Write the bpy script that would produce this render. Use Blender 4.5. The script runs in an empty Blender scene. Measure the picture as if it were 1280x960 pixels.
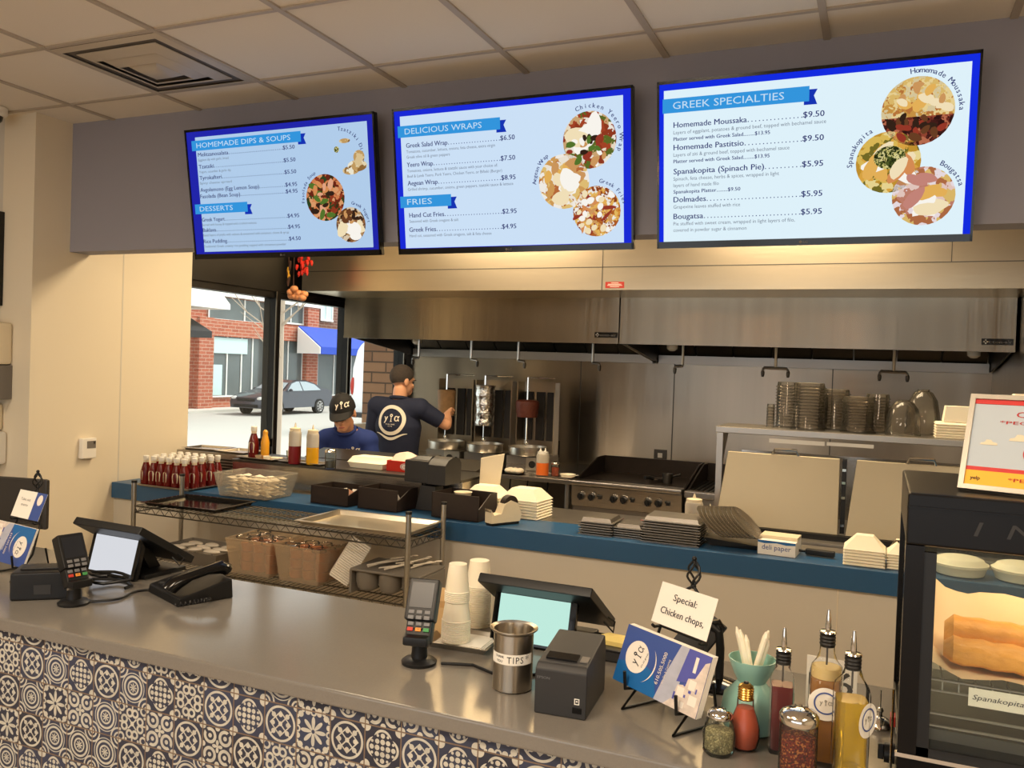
import bpy, bmesh, math, random
from mathutils import Vector, Matrix
R = math.radians
PI = math.pi
random.seed(7)
C = bpy.context.scene.collection

# ------------------------------------------------------------------ camera, world, exposure
scn = bpy.context.scene
cd = bpy.data.cameras.new('camera')
cam = bpy.data.objects.new('camera', cd)
C.objects.link(cam)
cd.sensor_width = 36.0
cd.lens = 36.0 * 1067.3 / 1280.0
cd.clip_end = 300


def cam_basis(yaw, pitch, roll):
    f = Vector((-math.sin(yaw) * math.cos(pitch), math.cos(yaw) * math.cos(pitch), math.sin(pitch)))
    r = Vector((math.cos(yaw), math.sin(yaw), 0))
    u = r.cross(f)
    r2 = r * math.cos(roll) + u * math.sin(roll)
    u2 = u * math.cos(roll) - r * math.sin(roll)
    return Matrix((r2, u2, -f)).transposed()


cam.matrix_world = Matrix.Translation((0, 0, 1.71)) @ cam_basis(R(23.359), R(-1.070), R(2.023)).to_4x4()
scn.camera = cam
scn.view_settings.view_transform = 'Standard'
scn.view_settings.look = 'None'
scn.view_settings.gamma = 1.0
scn.view_settings.use_curve_mapping = False
scn.view_settings.exposure = 0.0

SKY = 2.1
world = bpy.data.worlds.new('sky')
scn.world = world
world.use_nodes = True
bg = world.node_tree.nodes['Background']
bg.inputs[0].default_value = (0.93, 0.97, 1.0, 1)
bg.inputs[1].default_value = SKY

KITCHEN_W = 51.0      # watts of each ceiling panel over the kitchen
DINING_W = 50.0       # watts of each ceiling panel over the dining side
WARM = (1.0, 0.84, 0.64)
KITCHEN_WARM = (1.0, 0.78, 0.50)
sun = bpy.data.lights.new('sun', 'SUN')
sun.energy = 4.2
sun.angle = R(20)
sun.color = (1, .97, .92)
so = bpy.data.objects.new('sun', sun)
C.objects.link(so)
so.rotation_euler = (R(-35), R(28), 0)


# ------------------------------------------------------------------ materials
def lin(c):
    o = []
    for v in c[:3]:
        v = v / 255.0
        o.append(v / 12.92 if v <= .04045 else ((v + .055) / 1.055) ** 2.4)
    return (o[0], o[1], o[2], 1)


M = {}


def mat(name, col, rough=.5, metal=0, trans=0, spec=.5, emit=None, estr=0, noise=0, nscale=20, bump=0, bscale=60, stretch=None, coat=0, ior=1.45, sub=0, aniso=0):
    m = bpy.data.materials.new(name)
    m.use_nodes = True
    nt = m.node_tree
    b = nt.nodes['Principled BSDF']
    c = lin(col)
    b.inputs['Base Color'].default_value = c
    b.inputs['Roughness'].default_value = rough
    b.inputs['Metallic'].default_value = metal
    b.inputs['Transmission Weight'].default_value = trans
    b.inputs['Specular IOR Level'].default_value = spec
    b.inputs['Coat Weight'].default_value = coat
    b.inputs['IOR'].default_value = ior
    if aniso:
        b.inputs['Anisotropic'].default_value = aniso
        b.inputs['Anisotropic Rotation'].default_value = .25
        tg = nt.nodes.new('ShaderNodeTangent')
        tg.direction_type = 'RADIAL'
        tg.axis = 'Z'
        nt.links.new(tg.outputs[0], b.inputs['Tangent'])
    if sub:
        b.inputs['Subsurface Weight'].default_value = sub
        b.inputs['Subsurface Radius'].default_value = (.02, .01, .006)
    if emit:
        b.inputs['Emission Color'].default_value = lin(emit)
        b.inputs['Emission Strength'].default_value = estr
    if noise or bump:
        tc = nt.nodes.new('ShaderNodeTexCoord')
        mp = nt.nodes.new('ShaderNodeMapping')
        nt.links.new(tc.outputs['Object'], mp.inputs[0])
        if stretch:
            mp.inputs['Scale'].default_value = stretch
    if noise:
        n = nt.nodes.new('ShaderNodeTexNoise')
        n.inputs['Scale'].default_value = nscale
        n.inputs['Detail'].default_value = 4
        nt.links.new(mp.outputs[0], n.inputs[0])
        mx = nt.nodes.new('ShaderNodeMix')
        mx.data_type = 'RGBA'
        mx.inputs[6].default_value = tuple(v * (1 - noise) for v in c[:3]) + (1,)
        mx.inputs[7].default_value = tuple(min(1, v * (1 + noise)) for v in c[:3]) + (1,)
        nt.links.new(n.outputs[0], mx.inputs[0])
        nt.links.new(mx.outputs[2], b.inputs['Base Color'])
    if bump:
        n2 = nt.nodes.new('ShaderNodeTexNoise')
        n2.inputs['Scale'].default_value = bscale
        n2.inputs['Detail'].default_value = 3
        nt.links.new(mp.outputs[0], n2.inputs[0])
        bp = nt.nodes.new('ShaderNodeBump')
        bp.inputs['Strength'].default_value = bump
        bp.inputs['Distance'].default_value = .01
        nt.links.new(n2.outputs[0], bp.inputs['Height'])
        nt.links.new(bp.outputs[0], b.inputs['Normal'])
    M[name] = m
    return m


def emis(name, col, s=1.0):
    m = bpy.data.materials.new(name)
    m.use_nodes = True
    nt = m.node_tree
    nt.nodes.clear()
    e = nt.nodes.new('ShaderNodeEmission')
    e.inputs[0].default_value = lin(col)
    e.inputs[1].default_value = s
    o = nt.nodes.new('ShaderNodeOutputMaterial')
    nt.links.new(e.outputs[0], o.inputs[0])
    M[name] = m
    return m


def clear(name, tint=(255, 255, 255), body=(230, 230, 225), milk=.12, gloss=.10, rough=.03):
    """thin clear sheet: see-through, with a milky share and a mirror share"""
    m = bpy.data.materials.new(name)
    m.use_nodes = True
    nt = m.node_tree
    nt.nodes.clear()
    t = nt.nodes.new('ShaderNodeBsdfTransparent')
    t.inputs[0].default_value = lin(tint)
    d = nt.nodes.new('ShaderNodeBsdfDiffuse')
    d.inputs[0].default_value = lin(body)
    g = nt.nodes.new('ShaderNodeBsdfGlossy')
    g.inputs['Roughness'].default_value = rough
    fr = nt.nodes.new('ShaderNodeLayerWeight')
    fr.inputs[0].default_value = gloss
    a = nt.nodes.new('ShaderNodeMixShader')
    a.inputs[0].default_value = milk
    b = nt.nodes.new('ShaderNodeMixShader')
    o = nt.nodes.new('ShaderNodeOutputMaterial')
    nt.links.new(t.outputs[0], a.inputs[1])
    nt.links.new(d.outputs[0], a.inputs[2])
    nt.links.new(fr.outputs['Fresnel'], b.inputs[0])
    nt.links.new(a.outputs[0], b.inputs[1])
    nt.links.new(g.outputs[0], b.inputs[2])
    nt.links.new(b.outputs[0], o.inputs[0])
    M[name] = m
    return m


class E:
    """arithmetic on shader sockets"""
    nt = None

    def __init__(s, k):
        s.k = k

    @staticmethod
    def op(o, *a):
        n = E.nt.nodes.new('ShaderNodeMath')
        n.operation = o
        for i, v in enumerate(a):
            if isinstance(v, E):
                E.nt.links.new(v.k, n.inputs[i])
            else:
                n.inputs[i].default_value = v
        return E(n.outputs[0])

    def __add__(s, o): return E.op('ADD', s, o)
    __radd__ = __add__
    def __sub__(s, o): return E.op('SUBTRACT', s, o)
    def __rsub__(s, o): return E.op('SUBTRACT', o, s)
    def __mul__(s, o): return E.op('MULTIPLY', s, o)
    __rmul__ = __mul__
    def lt(s, o): return E.op('LESS_THAN', s, o)
    def gt(s, o): return E.op('GREATER_THAN', s, o)
    def abs(s): return E.op('ABSOLUTE', s)
    def max(s, o): return E.op('MAXIMUM', s, o)
    def min(s, o): return E.op('MINIMUM', s, o)


def tile_material():
    m = bpy.data.materials.new('patterned_tile')
    m.use_nodes = True
    nt = m.node_tree
    E.nt = nt
    b = nt.nodes['Principled BSDF']
    tc = nt.nodes.new('ShaderNodeTexCoord')
    sp = nt.nodes.new('ShaderNodeSeparateXYZ')
    nt.links.new(tc.outputs['Object'], sp.inputs[0])
    X, Z = E(sp.outputs[0]), E(sp.outputs[2])
    S = .1005
    fx, fz = (X + 1.1088) * (1 / S), (Z - .8400) * (1 / S)
    ix, iz = E.op('FLOOR', fx), E.op('FLOOR', fz)
    p, q = (fx - ix) * 2 - 1, (fz - iz) * 2 - 1
    cx = nt.nodes.new('ShaderNodeCombineXYZ')
    nt.links.new(ix.k, cx.inputs[0])
    nt.links.new(iz.k, cx.inputs[1])
    wn = nt.nodes.new('ShaderNodeTexWhiteNoise')
    nt.links.new(cx.outputs[0], wn.inputs[0])
    rnd = E(wn.outputs['Value'])
    a, c = p.abs(), q.abs()
    hyp = lambda u, v: E.op('SQRT', u * u + v * v)
    r = hyp(p, q)
    th = E.op('ARCTAN2', c, a)
    mx, mn = a.max(c), a.min(c)
    ring = lambda d, R0, w: (d - R0).abs().lt(w)
    d = lambda u0, v0: hyp(mx - u0, mn - v0)
    dq = lambda u0, v0: hyp(a - u0, c - v0)
    U = lambda *k: k[0] if len(k) == 1 else k[0].max(U(*k[1:]))
    cos = lambda k: E.op('COSINE', th * k).abs()
    leaf = lambda k, s: r.lt(cos(k) * s)
    P = []
    P.append(U(ring(r, .86, .06), ring(a + c, .62, .045), (a - c).abs().lt(.05) * r.lt(.8), dq(.42, .42).lt(.13), d(.46, 0).lt(.12),
               r.lt(.12), d(.98, .98).lt(.2)))
    P.append(U(ring(d(.40, 0), .44, .06) * a.max(c).gt(.30) * (mx - mn).gt(-.1) * r.gt(.72), d(.3, .0).lt(.13), d(.3, .3).lt(.12), r.lt(.11), d(.6, 0).lt(.12), d(.58, .28).lt(.07), d(.93, .93).lt(.25)))
    P.append(U(leaf(4, .74) * r.gt(.1), d(.76, .76).lt(.16), d(.93, .34).lt(.15), d(.95, .62).lt(.09), ring(d(.95, 0), .14, .045)))
    P.append(U(ring(dq(.5, .5), .34, .085) * (1 - (a - c).abs().lt(.12) * r.gt(.75)), dq(.5, .5).lt(.12), leaf(2, .34), d(.95, 0).lt(.15), d(.95, .95).lt(.16)))
    P.append(U(ring(r, .62, .06), ring(r, .36, .05), leaf(4, .26), ring(dq(1, 1), .30, .05), ring(dq(1, 1), .56, .05), dq(1, 1).lt(.14), ring(r, .80, .025)))
    P.append(U(ring(d(.58, .2), .19, .065), (a - c).abs().lt(.06) * r.lt(.42), r.lt(.13), ring(d(.82, .82), .2, .06), mn.lt(.05) * r.gt(.7), d(.9, .45).lt(.08)))
    tot = None
    for i, k in enumerate(P):
        s = k * rnd.gt(i / 6.0) * rnd.lt((i + 1) / 6.0)
        tot = s if tot is None else tot.max(s)
    nz = nt.nodes.new('ShaderNodeTexNoise')
    nz.inputs['Scale'].default_value = 45
    nt.links.new(tc.outputs['Object'], nz.inputs[0])
    tot = tot * (E(nz.outputs[0]) * .5 + .62).min(1.0)
    mxn = nt.nodes.new('ShaderNodeMix')
    mxn.data_type = 'RGBA'
    nt.links.new(tot.k, mxn.inputs[0])
    rb = nt.nodes.new('ShaderNodeMix')
    rb.data_type = 'RGBA'
    rb.inputs[6].default_value = lin((40, 41, 54))
    rb.inputs[7].default_value = lin((58, 66, 92))
    nt.links.new(wn.outputs['Color'], rb.inputs[0])
    nt.links.new(rb.outputs[2], mxn.inputs[6])
    mxn.inputs[7].default_value = lin((208, 204, 190))
    grout = (mx.gt(.965))
    g = nt.nodes.new('ShaderNodeMix')
    g.data_type = 'RGBA'
    nt.links.new(grout.k, g.inputs[0])
    nt.links.new(mxn.outputs[2], g.inputs[6])
    g.inputs[7].default_value = lin((120, 100, 82))
    nt.links.new(g.outputs[2], b.inputs['Base Color'])
    b.inputs['Roughness'].default_value = .45
    M['tile'] = m


def brick_material(name, c1, c2, mortar, sx, sy, plane='YZ'):
    m = bpy.data.materials.new(name)
    m.use_nodes = True
    nt = m.node_tree
    b = nt.nodes['Principled BSDF']
    tc = nt.nodes.new('ShaderNodeTexCoord')
    sp = nt.nodes.new('ShaderNodeSeparateXYZ')
    cb = nt.nodes.new('ShaderNodeCombineXYZ')
    nt.links.new(tc.outputs['Object'], sp.inputs[0])
    E.nt = nt
    k = E(sp.outputs[0]) + E(sp.outputs[1])
    nt.links.new(k.k, cb.inputs[0])
    nt.links.new(sp.outputs[2], cb.inputs[1])
    br = nt.nodes.new('ShaderNodeTexBrick')
    br.inputs['Color1'].default_value = lin(c1)
    br.inputs['Color2'].default_value = lin(c2)
    br.inputs['Mortar'].default_value = lin(mortar)
    br.inputs['Scale'].default_value = 1
    br.inputs['Mortar Size'].default_value = sy * .08
    br.inputs['Brick Width'].default_value = sx
    br.inputs['Row Height'].default_value = sy
    nt.links.new(cb.outputs[0], br.inputs[0])
    nt.links.new(br.outputs[0], b.inputs['Base Color'])
    b.inputs['Roughness'].default_value = .9
    M[name] = m


def speckle(name, cols, scale, rough=.8, bump=.3):
    """loose flakes or grated bits: cells of the given colours"""
    m = bpy.data.materials.new(name)
    m.use_nodes = True
    nt = m.node_tree
    b = nt.nodes['Principled BSDF']
    b.inputs['Roughness'].default_value = rough
    tc = nt.nodes.new('ShaderNodeTexCoord')
    v = nt.nodes.new('ShaderNodeTexVoronoi')
    v.inputs['Scale'].default_value = scale
    nt.links.new(tc.outputs['Object'], v.inputs['Vector'])
    sx = nt.nodes.new('ShaderNodeSeparateColor')
    nt.links.new(v.outputs['Color'], sx.inputs[0])
    cr = nt.nodes.new('ShaderNodeValToRGB')
    cr.color_ramp.interpolation = 'CONSTANT'
    el = cr.color_ramp.elements
    while len(el) < len(cols):
        el.new(.5)
    for i, c in enumerate(cols):
        el[i].position = i / len(cols)
        el[i].color = lin(c)
    nt.links.new(sx.outputs[0], cr.inputs[0])
    nt.links.new(cr.outputs[0], b.inputs['Base Color'])
    bp = nt.nodes.new('ShaderNodeBump')
    bp.inputs['Strength'].default_value = bump
    bp.inputs['Distance'].default_value = .003
    nt.links.new(v.outputs['Distance'], bp.inputs['Height'])
    nt.links.new(bp.outputs[0], b.inputs['Normal'])
    M[name] = m


def food_material(name, cols, scale=30, s=.9):
    """a picture of food on a lit screen: speckles of the given colours"""
    m = bpy.data.materials.new(name)
    m.use_nodes = True
    nt = m.node_tree
    nt.nodes.clear()
    tc = nt.nodes.new('ShaderNodeTexCoord')
    ns = nt.nodes.new('ShaderNodeTexNoise')
    ns.inputs['Scale'].default_value = scale * .8
    nt.links.new(tc.outputs['Object'], ns.inputs[0])
    mxv = nt.nodes.new('ShaderNodeMix')
    mxv.data_type = 'RGBA'
    mxv.inputs[0].default_value = .06
    nt.links.new(tc.outputs['Object'], mxv.inputs[6])
    nt.links.new(ns.outputs['Color'], mxv.inputs[7])
    v = nt.nodes.new('ShaderNodeTexVoronoi')
    v.inputs['Scale'].default_value = scale
    nt.links.new(mxv.outputs[2], v.inputs['Vector'])
    sx = nt.nodes.new('ShaderNodeSeparateColor')
    nt.links.new(v.outputs['Color'], sx.inputs[0])
    cr = nt.nodes.new('ShaderNodeValToRGB')
    cr.color_ramp.interpolation = 'CONSTANT'
    el = cr.color_ramp.elements
    while len(el) < len(cols):
        el.new(.5)
    for i, c in enumerate(cols):
        el[i].position = i / len(cols)
        el[i].color = lin(c)
    nt.links.new(sx.outputs[0], cr.inputs[0])
    e = nt.nodes.new('ShaderNodeEmission')
    e.inputs[1].default_value = s
    nt.links.new(cr.outputs[0], e.inputs[0])
    o = nt.nodes.new('ShaderNodeOutputMaterial')
    nt.links.new(e.outputs[0], o.inputs[0])
    M[name] = m


# ------------------------------------------------------------------ mesh building
class MB:
    def __init__(s):
        s.bm = bmesh.new()
        s.mi = 0
        s.T = None
        s.bev = False

    def v(s, p):
        p = Vector(p)
        return s.bm.verts.new(s.T @ p if s.T else p)

    def face(s, vs):
        try:
            f = s.bm.faces.new(vs)
            f.material_index = s.mi
            return f
        except ValueError:
            return None

    def poly(s, pts):
        return s.face([s.v(p) for p in pts])

    def box(s, x0, x1, y0, y1, z0, z1, bv=0, seg=2):
        vs = [s.v((x, y, z)) for x in (x0, x1) for y in (y0, y1) for z in (z0, z1)]
        fs = [s.face([vs[i] for i in q]) for q in ((0, 1, 3, 2), (4, 6, 7, 5), (0, 4, 5, 1), (2, 3, 7, 6), (0, 2, 6, 4), (1, 5, 7, 3))]
        if bv:
            s.bev = True
            es = list({e for f in fs for e in f.edges})
            r = bmesh.ops.bevel(s.bm, geom=es, offset=bv, segments=seg, affect='EDGES', profile=.5)
            for f in r['faces']:
                f.material_index = s.mi
        return s

    def taper(s, x0, x1, y0, y1, z0, z1, dx=0, dy=0, bv=0):
        """box whose bottom is dx, dy smaller on each side"""
        b = [(x0 + dx, y0 + dy, z0), (x1 - dx, y0 + dy, z0), (x1 - dx, y1 - dy, z0), (x0 + dx, y1 - dy, z0)]
        t = [(x0, y0, z1), (x1, y0, z1), (x1, y1, z1), (x0, y1, z1)]
        return s.loft([b, t], bv=bv)

    def loft(s, rings, cap0=True, cap1=True, closed=True, bv=0):
        L = [[s.v(p) for p in r] for r in rings]
        fs = []
        n = len(L[0])
        for a, b in zip(L, L[1:]):
            for i in range(n if closed else n - 1):
                j = (i + 1) % n
                fs.append(s.face([a[i], a[j], b[j], b[i]]))
        if cap0:
            fs.append(s.face(L[0][::-1]))
        if cap1:
            fs.append(s.face(L[-1]))
        if bv:
            s.bev = True
            es = list({e for f in fs if f for e in f.edges})
            bmesh.ops.bevel(s.bm, geom=es, offset=bv, segments=2, affect='EDGES', profile=.5)
        return s

    def lathe(s, prof, c=(0, 0, 0), n=24, cap0=True, cap1=True, sq=0):
        rings = []
        for r, z in prof:
            ring = []
            for i in range(n):
                a = 2 * PI * i / n
                k = 1
                if sq:
                    ca, sa = abs(math.cos(a)), abs(math.sin(a))
                    k = 1 / (ca ** sq + sa ** sq) ** (1 / sq)
                ring.append((c[0] + r * k * math.cos(a), c[1] + r * k * math.sin(a), c[2] + z))
            rings.append(ring)
        return s.loft(rings, cap0, cap1)

    def cyl(s, a, b, r, n=16, r2=None):
        a, b = Vector(a), Vector(b)
        return s.tube([a, b], r, n, radii=[r, r if r2 is None else r2])

    def tube(s, pts, r, n=8, closed=False, radii=None, cap=True):
        pts = [Vector(p) for p in pts]
        rings = []
        N = len(pts)
        up = None
        for i, p in enumerate(pts):
            if closed:
                d = pts[(i + 1) % N] - pts[i - 1]
            else:
                d = pts[min(i + 1, N - 1)] - pts[max(i - 1, 0)]
            if d.length < 1e-9:
                d = Vector((0, 0, 1))
            d.normalize()
            if up is None:
                up = Vector((0, 0, 1)) if abs(d.z) < .9 else Vector((1, 0, 0))
            x = up - d * up.dot(d)
            if x.length < 1e-6:
                x = d.orthogonal()
            x.normalize()
            up = x
            y = d.cross(x)
            rr = radii[i] if radii else r
            rings.append([p + (x * math.cos(2 * PI * k / n) + y * math.sin(2 * PI * k / n)) * rr for k in range(n)])
        if closed:
            rings.append(rings[0])
            L = [[s.v(p) for p in q] for q in rings[:-1]]
            for i in range(N):
                a, b = L[i], L[(i + 1) % N]
                for k in range(n):
                    j = (k + 1) % n
                    s.face([a[k], a[j], b[j], b[k]])
            return s
        return s.loft(rings, cap, cap)

    def prism(s, pts, d0, d1, ax='Y'):
        """2-D outline pushed along an axis; outline is (x,z) for Y, (y,z) for X, (x,y) for Z"""
        f = {'Y': lambda p, d: (p[0], d, p[1]), 'X': lambda p, d: (d, p[0], p[1]), 'Z': lambda p, d: (p[0], p[1], d)}[ax]
        return s.loft([[f(p, d0) for p in pts], [f(p, d1) for p in pts]])

    def ball(s, c, r, n=14, m=8):
        if not isinstance(r, (tuple, list)):
            r = (r, r, r)
        rings = []
        for j in range(1, m):
            t = PI * j / m
            rings.append([(c[0] + r[0] * math.sin(t) * math.cos(2 * PI * i / n), c[1] + r[1] * math.sin(t) * math.sin(2 * PI * i / n), c[2] - r[2] * math.cos(t)) for i in range(n)])
        L = [[s.v(p) for p in q] for q in rings]
        b, t = s.v((c[0], c[1], c[2] - r[2])), s.v((c[0], c[1], c[2] + r[2]))
        for i in range(n):
            j = (i + 1) % n
            s.face([b, L[0][j], L[0][i]])
            s.face([t, L[-1][i], L[-1][j]])
            for A, B in zip(L, L[1:]):
                s.face([A[i], A[j], B[j], B[i]])
        return s

    def disc(s, c, rx, rz=None, y=None, n=28):
        rz = rx if rz is None else rz
        s.poly([(c[0] + rx * math.cos(2 * PI * i / n), c[1], c[2] + rz * math.sin(2 * PI * i / n)) for i in range(n)])
        return s

    def ringplate(s, c, r0, r1, n=32, k=1.0):
        """flat ring facing -y (k squashes its height)"""
        A = [s.v((c[0] + r0 * math.cos(2 * PI * i / n), c[1], c[2] + k * r0 * math.sin(2 * PI * i / n))) for i in range(n)]
        B = [s.v((c[0] + r1 * math.cos(2 * PI * i / n), c[1], c[2] + k * r1 * math.sin(2 * PI * i / n))) for i in range(n)]
        for i in range(n):
            j = (i + 1) % n
            s.face([A[i], A[j], B[j], B[i]])
        return s

    def text(s, t, x, z, h, w=None, y=0, rot=0, bold=0, track=1.0, center=False, shear=0):
        """flat lettering facing -y: baseline start (x,z), cap height h, optional exact width w"""
        cu = bpy.data.curves.new('lettering', 'FONT')
        cu.body = t
        cu.size = 1
        cu.resolution_u = 2
        again = bold > 0
        cu.space_character = track
        cu.shear = shear
        ob = bpy.data.objects.new('lettering', cu)
        C.objects.link(ob)
        dg = bpy.context.evaluated_depsgraph_get()
        me = bpy.data.meshes.new_from_object(ob.evaluated_get(dg))
        bpy.data.objects.remove(ob)
        bpy.data.curves.remove(cu)
        if len(me.vertices):
            xs = [q.co.x for q in me.vertices]
            x0, x1 = min(xs), max(xs)
            sz = h / .70
            kx = sz if w is None else w / max(1e-6, x1 - x0)
            off = -(x1 - x0) * kx / 2 if center else 0
            ca, sa = math.cos(rot), math.sin(rot)
            vs = []
            for q in me.vertices:
                u, vv = (q.co.x - x0) * kx + off, q.co.y * sz
                vs.append(s.v((x + u * ca - vv * sa, y, z + u * sa + vv * ca)))
            for f in me.polygons:
                s.face([vs[i] for i in f.vertices])
            if again:
                e = h * (.03 + bold)
                vs = []
                for q in me.vertices:
                    u, vv = (q.co.x - x0) * kx + off + e, q.co.y * sz
                    vs.append(s.v((x + u * ca - vv * sa, y, z + u * sa + vv * ca)))
                for f in me.polygons:
                    s.face([vs[i] for i in f.vertices])
        bpy.data.meshes.remove(me)
        return s

    def arc_text(s, t, cx, cz, r, a0, a1, h, y=0, bold=0):
        """letters set round a circle, from angle a0 to a1 (clockwise, degrees)"""
        for i, ch in enumerate(t):
            if ch == ' ':
                continue
            a = R(a0 + (a1 - a0) * (i + .5) / len(t))
            s.text(ch, cx + r * math.cos(a), cz + r * math.sin(a), h, y=y, rot=a - PI / 2, bold=bold, center=True)
        return s

    def build(s, name, m, parent=None, loc=None, rz=0, rot=None, ang=38):
        bm = s.bm
        bmesh.ops.recalc_face_normals(bm, faces=bm.faces)
        for f in bm.faces:
            f.smooth = True
        lim = R(ang)
        for e in bm.edges:
            if len(e.link_faces) == 2:
                e.smooth = e.calc_face_angle(0) < lim
        me = bpy.data.meshes.new(name)
        bm.to_mesh(me)
        bm.free()
        for k in (m if isinstance(m, (list, tuple)) else [m]):
            me.materials.append(M[k])
        o = bpy.data.objects.new(name, me)
        C.objects.link(o)
        if s.bev:
            wn = o.modifiers.new('even_faces', 'WEIGHTED_NORMAL')
            wn.keep_sharp = True
            wn.weight = 100
        if parent:
            o.parent = parent
        if loc:
            o.location = loc
        o.rotation_euler = rot if rot else (0, 0, rz)
        return o


def mb(T=None):
    k = MB()
    k.T = T
    return k


def tag(o, label, cat, group=None, kind=None):
    o['label'] = label
    o['category'] = cat
    if group:
        o['group'] = group
    if kind:
        o['kind'] = kind
    return o


def thing(name, label, cat, loc=(0, 0, 0), rz=0, group=None, rot=None):
    o = bpy.data.objects.new(name, None)
    o.empty_display_size = .05
    C.objects.link(o)
    o.location = loc
    o.rotation_euler = rot if rot else (0, 0, rz)
    return tag(o, label, cat, group)


def struct(name, b, m, parent=None, **k):
    o = b.build(name, m, parent, **k)
    if not parent:
        o['kind'] = 'structure'
    return o


def dup(root, loc=None, rz=None, label=None, group=None, rot=None):
    r = root.copy()
    C.objects.link(r)
    if loc is not None:
        r.location = loc
    if rz is not None:
        r.rotation_euler = (0, 0, rz)
    if rot is not None:
        r.rotation_euler = rot
    if label:
        r['label'] = label
    if group:
        r['group'] = group
    for ch in list(root.children):
        c = ch.copy()
        C.objects.link(c)
        c.parent = r
        for g in ch.children:
            d = g.copy()
            C.objects.link(d)
            d.parent = c
    return r


def evaluated(o, name):
    dg = bpy.context.evaluated_depsgraph_get()
    dg.update()
    me = bpy.data.meshes.new_from_object(o.evaluated_get(dg))
    me.name = name
    return me


ORD = ('first second third fourth fifth sixth seventh eighth ninth tenth eleventh twelfth thirteenth fourteenth fifteenth sixteenth seventeenth '
       'eighteenth nineteenth twentieth twenty-first twenty-second twenty-third twenty-fourth twenty-fifth').split()


def from_top(i, n):
    return 'topmost' if i == n - 1 else 'bottom' if i == 0 else ORD[n - 1 - i] + ' from the top'


# ------------------------------------------------------------------ the materials of the place
mat('cream_paint', (226, 214, 190), .55)
mat('pale_paint', (205, 198, 184), .6)
mat('grey_paint', (148, 146, 154), .7)
mat('ceiling_tile', (228, 219, 204), .9, noise=.06, nscale=300, bump=.05, bscale=400)
mat('ceiling_bar', (176, 164, 148), .5)  # toned down from the tiles to stand in for recessed shadow lines
mat('floor_tile', (176, 160, 142), .5, noise=.2, nscale=6)
mat('stone', (124, 119, 112), .17, noise=.10, nscale=260, spec=.75, bump=.01, bscale=8)
mat('steel', (205, 200, 192), .27, 1, bump=.05, bscale=9, stretch=(1, 1, 14), noise=.05, nscale=4)
mat('steel_v', (180, 171, 157), .30, 1, bump=.10, bscale=3, stretch=(5, 5, .25), noise=.10, nscale=2, aniso=.85)
mat('steel_dull', (168, 163, 156), .38, 1, bump=.06, bscale=6)
mat('steel_dark', (96, 93, 88), .42, 1)
mat('chrome', (225, 222, 216), .10, 1)
mat('wire_chrome', (176, 172, 164), .3, 1)
mat('black_metal', (12, 11, 11), .45)
mat('black_plastic', (20, 20, 21), .42)
mat('black_gloss', (12, 12, 13), .12)
mat('charcoal', (46, 45, 45), .5)
mat('dark_brown', (44, 33, 27), .55)
mat('grey_plastic', (118, 112, 104), .5)
mat('white_plastic', (236, 232, 222), .4)
mat('foam', (250, 240, 215), .6, sub=.1)
mat('paper', (240, 234, 222), .8)
mat('blue_laminate', (38, 84, 124), .35)
mat('glass', (255, 255, 255), .02, trans=1, ior=1.45)
clear('clear_glass', milk=.03, gloss=.12)
clear('jar_glass', (240, 244, 240), (225, 225, 215), .03, .16)
clear('pane', (245, 248, 246), milk=.02, gloss=.06)
clear('clear_plastic', (240, 238, 232), (235, 230, 220), .16, .14, .08)
clear('cloudy_plastic', (240, 230, 212), (228, 214, 192), .24, .10, .2)
clear('lid_plastic', (226, 222, 214), (225, 218, 200), .045, .30, .05)
mat('brass_old', (150, 110, 60), .35, 1)
mat('black_lacquer', (15, 12, 10), .3, spec=.25)
tile_material()
brick_material('brick_red', (178, 100, 74), (160, 84, 62), (190, 160, 140), .42, .14)
brick_material('brick_dark', (128, 84, 70), (108, 70, 60), (160, 140, 125), .42, .14)
brick_material('brick_tan', (172, 132, 100), (140, 104, 80), (92, 74, 60), .36, .115)
mat('asphalt', (176, 172, 164), .9, noise=.05, nscale=3)
mat('pavement', (196, 190, 180), .9)

# ------------------------------------------------------------------ the room shell
struct('floor', mb().box(-7, 3.2, -3.6, 7.4, -.12, 0), 'floor_tile')
struct('ceiling', mb().box(-7, 3.2, -3.6, 7.4, 2.98, 3.10), 'ceiling_tile')
b = mb()
for k in range(-5, 11):
    x = -.235 - .605 * k
    b.box(x - .013, x + .013, -3.5, 3.388, 2.972, 2.982)
for j in range(0, 11):
    y = 3.117 - .612 * j
    b.box(-6.9, 3.1, y - .010, y + .010, 2.9735, 2.982)
struct('trim_1', b, 'ceiling_bar')
struct('wall_header', mb().box(-4.176, 3.2, 3.392, 3.525, 2.27, 2.98), 'grey_paint')
struct('wall_left', mb().box(-4.42, -4.176, 3.167, 4.312, 0, 2.98), 'cream_paint')
struct('trim_2', mb().box(-4.1765, -4.1745, 3.757, 3.765, .95, 2.98), 'pale_paint')
struct('wall_side', mb().box(-7, -4.42, 3.167, 3.32, 0, 2.98), 'pale_paint')
struct('wall_far_left', mb().box(-7.15, -7, -3.6, 3.32, 0, 2.98), 'cream_paint')
b = mb()
b.box(-7, 3.2, -3.75, -3.6, 0, .4)
b.box(-7, 3.2, -3.75, -3.6, 2.15, 2.98)
for x0, x1 in ((-7, -4.5), (-1.7, -1.5), (1.6, 3.2)):
    b.box(x0, x1, -3.75, -3.6, .4, 2.15)
struct('wall_rear', b, 'cream_paint')  # unseen wall; its window openings are added to bring in fill daylight
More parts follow.
